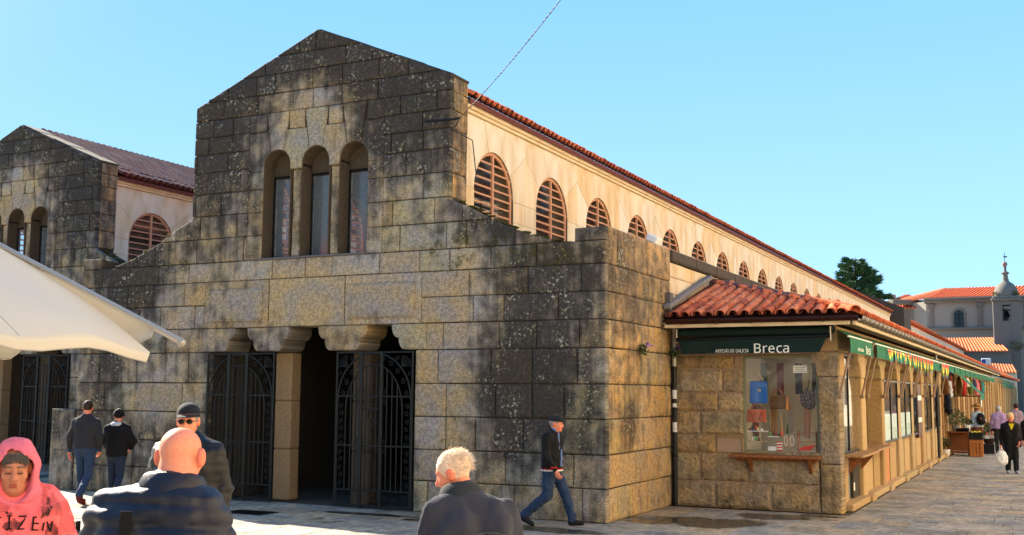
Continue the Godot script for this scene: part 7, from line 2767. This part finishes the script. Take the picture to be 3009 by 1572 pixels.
		hk.tube([Vector3(0, 0.0, 0), Vector3(0, 0.78 - (2.62 - g.position.y) * -1.0 if false else 0.16, 0)], 0.006, 4)
		part(g, "hanger", hk, M.black_metal)
	# more wares up the row
	for k in 8:
		var g := thing("hanging_wares", "%s woven wares hung in front of the further stall bays" % ["straw", "red", "cream", "olive", "indigo", "pink", "brown", "turquoise"][k], "wares", Vector3(XS + 0.16, 2.75, -44.6 - k * 2.1), "wares up the row")
		for q in 3:
			var w := MB.new()
			var l := rr(0.35, 0.8)
			w.lathe(Vector3(0, 0, (q - 1) * 0.34), [Vector2(0.004, 0), Vector2(0.05, -0.06), Vector2(0.11, -l * 0.55), Vector2(0.08, -l), Vector2(0.001, -l)], 9)
			part(g, "ware", w, mat([Color(0.62, 0.46, 0.22), Color(0.60, 0.10, 0.08), Color(0.82, 0.77, 0.66), Color(0.32, 0.34, 0.12), Color(0.10, 0.12, 0.30), Color(0.78, 0.42, 0.46), Color(0.30, 0.18, 0.10), Color(0.10, 0.46, 0.46)][k], 0.85))
		var pl := thing("potted_plant", "%s potted plant at the foot of the further stall pillars" % ["tall fern-like", "round bushy", "wispy", "low spreading", "dark glossy", "pale green", "leggy", "dense"][k], "plant", Vector3(XS + 0.32, 0, -45.2 - k * 2.4))
		var po := MB.new()
		po.lathe(Vector3.ZERO, [Vector2(0.001, 0), Vector2(0.10, 0), Vector2(0.14, 0.24), Vector2(0.15, 0.26), Vector2(0.001, 0.22)], 12)
		part(pl, "pot", po, M.tile[k % 6] if k % 2 else M.cement)
		leafy(pl, "foliage", Vector3(0, 0.42, 0), Vector3(0.24, 0.26 + 0.05 * (k % 3), 0.24), 320, 0.09, dk if k % 2 else leafm, 300 + k)
	var pn := MB.new()
	pn.box(Vector3.ZERO, Vector3(0.004, 0.62, 0.9))
	single("notice", pn, M.white, "tall white notice sheet fixed to a far stall post", "notice", Vector3(XS + 0.06, 1.72, -60.0))
	# black crate on a trestle in front of the pink hoodie
	var tb := thing("trestle_table", "bare plank trestle table under the black produce crate", "table", Vector3(-5.5, 0, -5.05))
	var tt := MB.new()
	tt.cbox(Vector3(0, 1.02, 0), Vector3(1.2, 0.04, 0.7), 0.006)
	part(tb, "table_top", tt, M.pale_wood)
	for x in [-0.5, 0.5]:
		for z in [-0.3, 0.3]:
			var s := MB.new()
			s.cbox(Vector3(x, 0.5, z), Vector3(0.05, 1.0, 0.05), 0.006)
			part(tb, "leg", s, M.pale_wood)
	slat_crate.call("plastic_crate", "black plastic produce crate on the trestle table beside the pink hoodie", Vector3(-5.40, 1.042, -5.05), 0.56, 0.16, 0.38, bc, 8)

func street_bits() -> void:
	rng.seed = 61
	# overhead cable
	var c := thing("overhead_cable", "twisted grey cable rising from an iron arm on the gatehouse gable", "cable", Vector3(-9.3, 6.75, -16.2))
	var arm := MB.new()
	arm.tube([Vector3(-0.42, 0.02, 0.02), Vector3(0.1, 0.0, 0.03), Vector3(0.3, 0.0, 0.06)], 0.022, 6)
	part(c, "iron_arm", arm, M.black_metal)
	var a := Vector3(0.28, 0.0, 0.05)
	var e := Vector3(14.15, 3.75, 14.7)
	for k in 2:
		var p := []
		for j in 161:
			var t := j / 160.0
			var w := t * 420.0 + PI * k
			p.append(a.lerp(e, t) + Vector3(0, -4.0 * 0.87 * t * (1.0 - t), 0) + Vector3(cos(w), sin(w), 0) * 0.006)
		var m := MB.new()
		m.tube(p, 0.0055, 5)
		part(c, "strand", m, mat(Color(0.26, 0.255, 0.27), 0.5))
	var dr := MB.new()
	dr.tube([Vector3(0.25, -0.02, 0.03), Vector3(0.20, -0.12, 0.02), Vector3(0.10, -0.16, 0.01), Vector3(0.30, -0.3, -0.4), Vector3(0.30, -0.9, -0.55)], 0.010, 5)
	part(c, "drop_wire", dr, M.black_metal)
	# floodlight on the parapet
	var f := thing("floodlight", "small white floodlight on the parapet above the corner shop", "lamp", Vector3(-6.52, 4.74, -19.1))
	var fb := MB.new()
	fb.cbox(Vector3(0, 0.13, 0), Vector3(0.22, 0.14, 0.26), 0.02, Basis(Vector3.BACK, -0.5))
	part(f, "housing", fb, M.white)
	var fs := MB.new()
	fs.tube([Vector3(0, 0, 0), Vector3(0, 0.10, 0)], 0.02, 6)
	part(f, "stem", fs, M.black_metal)
	# wall flowers
	var petal := mat(Color(0.55, 0.34, 0.72), 0.7)
	var leafm := mat(Color(0.16, 0.24, 0.06), 0.7)
	for q in [[-6.33, 2.80, -17.85, "purple wallflowers sprouting from a joint in the sunlit wall"], [-6.25, 2.80, -19.3, "purple wallflowers beside the drainpipe of the corner shop"]]:
		var t := thing("wallflower", q[3], "flower", Vector3(q[0], q[1], q[2]), "wallflowers")
		leafy(t, "foliage", Vector3(0.05, -0.02, 0.05), Vector3(0.09, 0.10, 0.12), 160, 0.06, leafm, int(q[2] * 7))
		leafy(t, "blossom", Vector3(0.09, 0.06, -0.10), Vector3(0.08, 0.06, 0.13), 70, 0.05, petal, int(q[2] * 9))
	# drain grate in the forecourt
	var g := thing("drain_grate", "rectangular iron drain grate in the paving before the gate", "grate", Vector3(-12.2, 0.0, -14.8))
	var fr := MB.new()
	for z in [-0.25, 0.25]: fr.cbox(Vector3(0, 0.004, z), Vector3(0.80, 0.012, 0.03), 0.003)
	for x in [-0.40, 0.40]: fr.cbox(Vector3(x, 0.004, 0), Vector3(0.03, 0.012, 0.5), 0.003)
	part(g, "frame", fr, M.black_metal)
	for k in 14:
		var b := MB.new()
		b.cbox(Vector3(-0.36 + k * 0.055, 0.003, 0), Vector3(0.025, 0.01, 0.48), 0.003)
		part(g, "bar", b, M.black_metal)

func cedar() -> void:
	var t := thing("cedar_tree", "spreading dark green cedar rising behind the market hall roof", "tree", Vector3(-16.9, 0, -110.0))
	var g := RandomNumberGenerator.new()
	g.seed = 5
	var tr := MB.new()
	tr.tube([Vector3(0, 0, 0), Vector3(0.1, 6, 0), Vector3(-0.1, 11, 0.1), Vector3(0.1, 14.6, 0)], [0.42, 0.34, 0.2, 0.05], 10)
	part(t, "trunk", tr, mat(Color(0.22, 0.16, 0.12), 0.95))
	var cr := MB.new()
	var lim := MB.new()
	# tiers of level boughs carrying flat sprays of needles
	for k in 78:
		var f := k / 77.0
		var y := 6.2 + 8.6 * f
		var ln := lerpf(4.3, 1.1, pow(f, 1.7)) * g.randf_range(0.7, 1.12)
		var a := k * 2.4 + g.randf_range(-0.3, 0.3)
		var d := Vector3(cos(a), 0, sin(a))
		var p0 := Vector3(0, y, 0)
		var lift := 0.10 + 0.5 * f
		var pts := []
		for j in 6:
			var s := j / 5.0
			pts.append(p0 + d * ln * s + Vector3(0, ln * lift * s * (1.0 - 0.35 * s) - 0.10 * ln * s * s, 0))
		lim.tube(pts, [0.09, 0.07, 0.055, 0.04, 0.03, 0.015], 5)
		var n := int(115 * ln)
		for q in n:
			var s := sqrt(g.randf_range(0.03, 1.0))
			var ii := mini(int(s * 5.0), 4)
			var c: Vector3 = (pts[ii] as Vector3).lerp(pts[ii + 1], s * 5.0 - ii)
			var wdt := ln * 0.30 * (1.0 - 0.55 * s) + 0.08
			var side := Vector3(-d.z, 0, d.x)
			c += side * g.randf_range(-wdt, wdt) + Vector3(0, g.randf_range(-0.28, 0.16), 0)
			var dir := (d * g.randf_range(0.4, 1.0) + side * g.randf_range(-0.7, 0.7) + Vector3(0, g.randf_range(-0.1, 0.55), 0)).normalized()
			var l := g.randf_range(0.22, 0.55)
			var w := dir.cross(Vector3(g.randf_range(-1, 1), g.randf_range(-1, 1), g.randf_range(-1, 1))).normalized() * l * 0.16
			cr.tri(c - w, c + w, c + dir * l)
	part(t, "bough", lim, mat(Color(0.20, 0.15, 0.11), 0.95)).set_meta("kind", "stuff")
	var nm := mat(Color(0.20, 0.33, 0.19), 0.8)
	nm.backlight = Color(0.10, 0.16, 0.08)
	part(t, "crown", cr, nm)

func roof_slope(t: Node, called: String, a: Vector3, b: Vector3, c: Vector3, d: Vector3, m: Material, pitch: float) -> void:
	# a-b the eave, d-c the ridge (counterclockwise from outside); rows of round tiles run up the slope
	var mb := MB.new()
	mb.quad(a, b, c, d)
	var n := (b - a).cross(d - a).normalized()
	var cnt := maxi(int(a.distance_to(b) / pitch), 1)
	for k in cnt:
		var u := (k + 0.5) / cnt
		mb.tube([a.lerp(b, u) + n * 0.01, d.lerp(c, u) + n * 0.01], pitch * 0.30, 5, true)
	part(t, called, mb, m)

func church() -> void:
	rng.seed = 71
	var stone := surf(Color(0.56, 0.545, 0.52), M.grain, 0.3, 0.95)
	var stone2 := surf(Color(0.45, 0.435, 0.41), M.grain, 0.3, 0.95)
	var t := thing("church", "grey stone convent church with hipped tile roof closing the street", "church", Vector3(-4.0, 0, -150.0))
	var w := MB.new()
	w.box(Vector3(4.6, 7.0, -7), Vector3(29.8, 14.0, 14))
	part(t, "wall", w, stone)
	# splayed corner towards the sun
	var sc := MB.new()
	sc.slab(PackedVector2Array([Vector2(-10.3, 0), Vector2(-14.5, 3.8), Vector2(-14.5, 14), Vector2(-10.3, 14)]), Vector3(0, 0, 0), Vector3.RIGHT, Vector3(0, 0, -1), 14.0, 0.0, 0.0, Rect2(), true)
	var sm := part(t, "splayed_wall", sc, stone)
	sm.position.y = 14.0
	for q in [[10.25, 10.55, 0.30], [13.75, 14.1, 0.35], [14.1, 14.4, 0.6]]:
		var cm := MB.new()
		cm.cbox(Vector3(4.8, (q[0] + q[1]) * 0.5, 0.0 + q[2] * 0.3), Vector3(30.6, q[1] - q[0], q[2] + 0.5), 0.05)
		cm.cbox(Vector3(-12.4, (q[0] + q[1]) * 0.5, -1.9), Vector3(5.9, q[1] - q[0], q[2] + 0.5), 0.05, Basis(Vector3.UP, atan2(3.8, 4.2)))
		part(t, "cornice", cm, stone2)
	for x in [-9.7, -3.9, 1.4, 7.0]:
		var p := MB.new()
		p.cbox(Vector3(x, 12.1, 0.12), Vector3(0.5, 3.3, 0.26), 0.03)
		p.cbox(Vector3(x, 13.4, 0.18), Vector3(0.75, 0.5, 0.4), 0.03)
		part(t, "pilaster", p, stone2)
	for x in [-12.6, -6.4, -1.2, 4.2, 9.5]:
		if x < -12.0: continue
		var fr := MB.new()
		fr.slab(arch_poly(x, 12.2, 0.85, 10.5), Vector3(0, 0, 0.14), Vector3.RIGHT, Vector3.UP, 0.14, 0.03)
		var o := part(t, "window", fr, stone2)
		var pn := MB.new()
		pn.slab(arch_poly(x, 12.2, 0.58, 10.55), Vector3(0, 0, 0.17), Vector3.RIGHT, Vector3.UP, 0.02, 0.0)
		part(o, "pane", pn, M.blueglass)
		var mu := MB.new()
		mu.box(Vector3(x, 11.6, 0.18), Vector3(0.07, 2.2, 0.03))
		for y in [11.1, 11.7, 12.2]: mu.box(Vector3(x, y, 0.18), Vector3(1.1, 0.06, 0.03))
		part(o, "glazing_bars", mu, M.dark)
	roof_slope(t, "roof", Vector3(-9.9, 14.4, 0.5), Vector3(20, 14.4, 0.5), Vector3(20, 16.0, -4.5), Vector3(-8.2, 16.0, -4.5), M.faded[0], 0.42)
	roof_slope(t, "roof", Vector3(-14.9, 14.4, -3.6), Vector3(-9.9, 14.4, 0.5), Vector3(-8.2, 16.0, -4.5), Vector3(-8.8, 16.0, -5.5), M.faded[2], 0.42)
	# house roof behind to the west
	var h := thing("tiled_house", "dark stone house with a red hipped roof beside the cedar", "building", Vector3(-17.0, 0, -152.0))
	var hw := MB.new()
	hw.box(Vector3(-1, 6.7, -3), Vector3(7, 13.4, 7))
	part(h, "wall", hw, stone2)
	roof_slope(h, "roof", Vector3(-4.9, 13.3, 0.9), Vector3(2.9, 13.3, 0.9), Vector3(0.1, 15.3, -3), Vector3(-0.4, 15.3, -3), M.faded[1], 0.42)
	roof_slope(h, "roof", Vector3(2.9, 13.3, 0.9), Vector3(2.9, 13.3, -6.9), Vector3(0.1, 15.3, -3.4), Vector3(0.1, 15.3, -3), M.faded[1], 0.42)
	var ch := MB.new()
	ch.cbox(Vector3(-1.8, 14.8, -2.2), Vector3(0.6, 1.2, 0.5), 0.05)
	part(h, "chimney", ch, stone)
	# bell tower
	var b := thing("bell_tower", "slim weathered bell turret with stone dome, ball and weather vane", "tower", Vector3(-4.62, 0, -144.6))
	b.scale = Vector3(1.16, 1.0, 1.16)
	var m := MB.new()
	for x in [-0.85, 0.85]: m.cbox(Vector3(x, 10.5, 0), Vector3(0.95, 5.6, 2.2), 0.08)
	m.cbox(Vector3(0, 9.3, 0), Vector3(0.9, 3.2, 2.2), 0.02)
	m.cbox(Vector3(0, 13.05, 0), Vector3(0.9, 0.5, 2.2), 0.02)
	m.box(Vector3(0, 4.0, 0), Vector3(2.3, 8.2, 2.1))
	part(b, "shaft", m, stone2)
	var bm := MB.new()
	bm.cbox(Vector3(0, 13.45, 0), Vector3(2.9, 0.35, 2.7), 0.08)
	bm.cbox(Vector3(0, 13.75, 0), Vector3(2.6, 0.3, 2.5), 0.08)
	part(b, "cornice", bm, stone2)
	var dm := MB.new()
	dm.lathe(Vector3.ZERO, [Vector2(1.15, 13.9), Vector2(1.18, 14.3), Vector2(1.05, 14.9), Vector2(0.75, 15.4), Vector2(0.38, 15.7), Vector2(0.30, 15.9), Vector2(0.34, 16.0), Vector2(0.26, 16.1), Vector2(0.24, 16.6), Vector2(0.42, 16.7), Vector2(0.40, 16.8), Vector2(0.16, 16.95), Vector2(0.12, 17.3), Vector2(0.18, 17.5), Vector2(0.10, 17.6)], 16)
	part(b, "dome", dm, stone2)
	var bl := MB.new()
	bl.ball(Vector3(0, 17.85, 0), Vector3(0.26, 0.30, 0.26), 12, 8)
	part(b, "ball", bl, surf(Color(0.58, 0.46, 0.42), M.grain, 0.5, 0.9))
	var va := MB.new()
	va.tube([Vector3(0, 18.1, 0), Vector3(0, 19.3, 0)], 0.03, 5)
	va.cbox(Vector3(0.08, 18.75, 0), Vector3(0.34, 0.16, 0.03), 0.01)
	part(b, "weather_vane", va, M.black_metal)
	var bell := MB.new()
	bell.lathe(Vector3.ZERO, [Vector2(0.30, 11.4), Vector2(0.24, 11.6), Vector2(0.17, 11.95), Vector2(0.08, 12.1), Vector2(0.001, 12.12)], 14)
	bell.box(Vector3(0, 12.25, 0), Vector3(0.8, 0.16, 0.14))
	part(b, "bell", bell, mat(Color(0.14, 0.13, 0.11), 0.4, 0.6))
	for q in [[-1.0, 14.2, 0.9], [1.0, 14.2, 0.9], [0.9, 7.9, 1.2]]:
		leafy(b, "weeds", Vector3(q[0], q[1], q[2]), Vector3(0.35, 0.3, 0.3) * (1.0 if q[1] > 10 else 2.2), 160 if q[1] > 10 else 500, 0.2, mat(Color(0.35, 0.36, 0.16), 0.8), int(q[0] * 10 + q[1]))
	# lower wings with tiled roofs
	var lw := thing("convent_wing", "low stone wing with a striped red tile roof under the bell turret", "building", Vector3(-8.0, 0, -141.0))
	var lm := MB.new()
	lm.box(Vector3(-1, 3.7, -3), Vector3(9.4, 7.3, 5))
	part(lw, "wall", lm, stone2)
	roof_slope(lw, "roof", Vector3(-6.2, 7.2, -0.1), Vector3(3.6, 7.2, -0.1), Vector3(1.9, 9.0, -5), Vector3(-6.2, 9.0, -5), M.faded[2], 0.36)
	var l2 := thing("convent_wing", "smaller golden wing with a tile lean-to in front of the striped roof", "building", Vector3(-5.8, 0, -128.0))
	var l2m := MB.new()
	l2m.box(Vector3(0, 2.2, -2), Vector3(4.6, 4.5, 3))
	part(l2, "wall", l2m, M.ashlar[0])
	roof_slope(l2, "roof", Vector3(-2.6, 4.6, -0.3), Vector3(2.5, 4.4, -0.3), Vector3(2.0, 5.3, -3), Vector3(-2.6, 5.6, -3), M.faded[2], 0.3)
	var ct := thing("roof_camera", "blue and white box mounted above the far stall roof", "box", Vector3(-5.45, 3.9, -110.0))
	var cb := MB.new()
	cb.cbox(Vector3(0, 1.2, 0), Vector3(0.8, 0.6, 0.5), 0.05)
	part(ct, "box", cb, M.white)
	var ci := MB.new()
	ci.cbox(Vector3(-0.2, 1.2, 0.27), Vector3(0.35, 0.4, 0.04), 0.02)
	part(ct, "blue_face", ci, mat(Color(0.12, 0.3, 0.62), 0.5))
	var cp := MB.new()
	cp.tube([Vector3(0, -3.9, 0), Vector3(0, 1.0, 0)], 0.05, 6)
	part(ct, "post", cp, M.steel)
	# the hall's back gable and the next halls up the street
	var rg := thing("rear_gable", "dark rubble gable closing the far end of the market hall", "building", Vector3(-11.7, 0, -77.2))
	var rm := MB.new()
	rm.box(Vector3(0, 3.85, 0), Vector3(6.3, 7.7, 3.8))
	rm.slab(PackedVector2Array([Vector2(-3.15, 7.7), Vector2(3.15, 7.7), Vector2(0, 9.0)]), Vector3(0, 0, 1.9), Vector3.RIGHT, Vector3.UP, 3.8, 0.0, 0.0, Rect2(), true)
	part(rg, "wall", rm, M.lichenstone)
	var fh := thing("far_hall", "further golden hall with red eaves beyond the rubble gable", "building", Vector3(-12.2, 0, -112.0))
	var fm := MB.new()
	fm.box(Vector3(0, 3.6, 0), Vector3(5.6, 7.2, 62))
	part(fh, "wall", fm, M.ashlar[1])
	roof_slope(fh, "roof", Vector3(3.05, 7.35, 31), Vector3(3.05, 7.35, -31), Vector3(0, 8.6, -31), Vector3(0, 8.6, 31), M.tile[1], 0.5)
	var fs := thing("far_stall_row", "second stall row with scalloped green awnings further up the street", "building", Vector3(-4.9, 0, -98.0))
	var sm2 := MB.new()
	sm2.box(Vector3(0, 1.6, 0), Vector3(3.0, 3.2, 44))
	part(fs, "wall", sm2, M.gold[2])
	roof_slope(fs, "roof", Vector3(1.95, 3.4, 22.4), Vector3(1.95, 3.4, -22.4), Vector3(-1.5, 4.4, -22.4), Vector3(-1.5, 4.4, 22.4), M.tile[2], 0.4)
	for k in 12:
		var p := MB.new()
		p.cbox(Vector3(1.6, 1.4, 21 - k * 3.6), Vector3(0.3, 2.8, 0.5), 0.03)
		part(fs, "pillar", p, M.gold[k % 5])
		if k < 6:
			part(fs, "awning", cloth_strip(Vector3(2.0, 3.0, 20.4 - k * 3.6), Vector3(2.0, 3.0, 18.0 - k * 3.6), 0.35, 0.02, 0.12), M.awning)


func _ready() -> void:
	set_stage()
	make_materials()
	var t0 := Time.get_ticks_msec()
	ground()
	print("ground ", Time.get_ticks_msec() - t0)
	neighbours()
	gatehouse()
	gatehouse(true)
	print("gatehouse ", Time.get_ticks_msec() - t0)
	halls()
	roofs()
	stalls()
	awnings()
	print("halls ", Time.get_ticks_msec() - t0)
	church()
	cedar()
	street_bits()
	parasol("white market parasol with sagging canvas and a bare rib end", Vector3(-6.93, 3.49, -4.25), Vector3(-5.01, 2.35, -5.35), "market parasols")
	parasol("white market parasol behind the photographer, mirrored in the shop window", Vector3(-9.6, 3.5, 0.6), Vector3(-7.6, 2.4, 1.6), "market parasols")
	shop_goods()
	people()
	market_goods()
	print("people ", Time.get_ticks_msec() - t0)
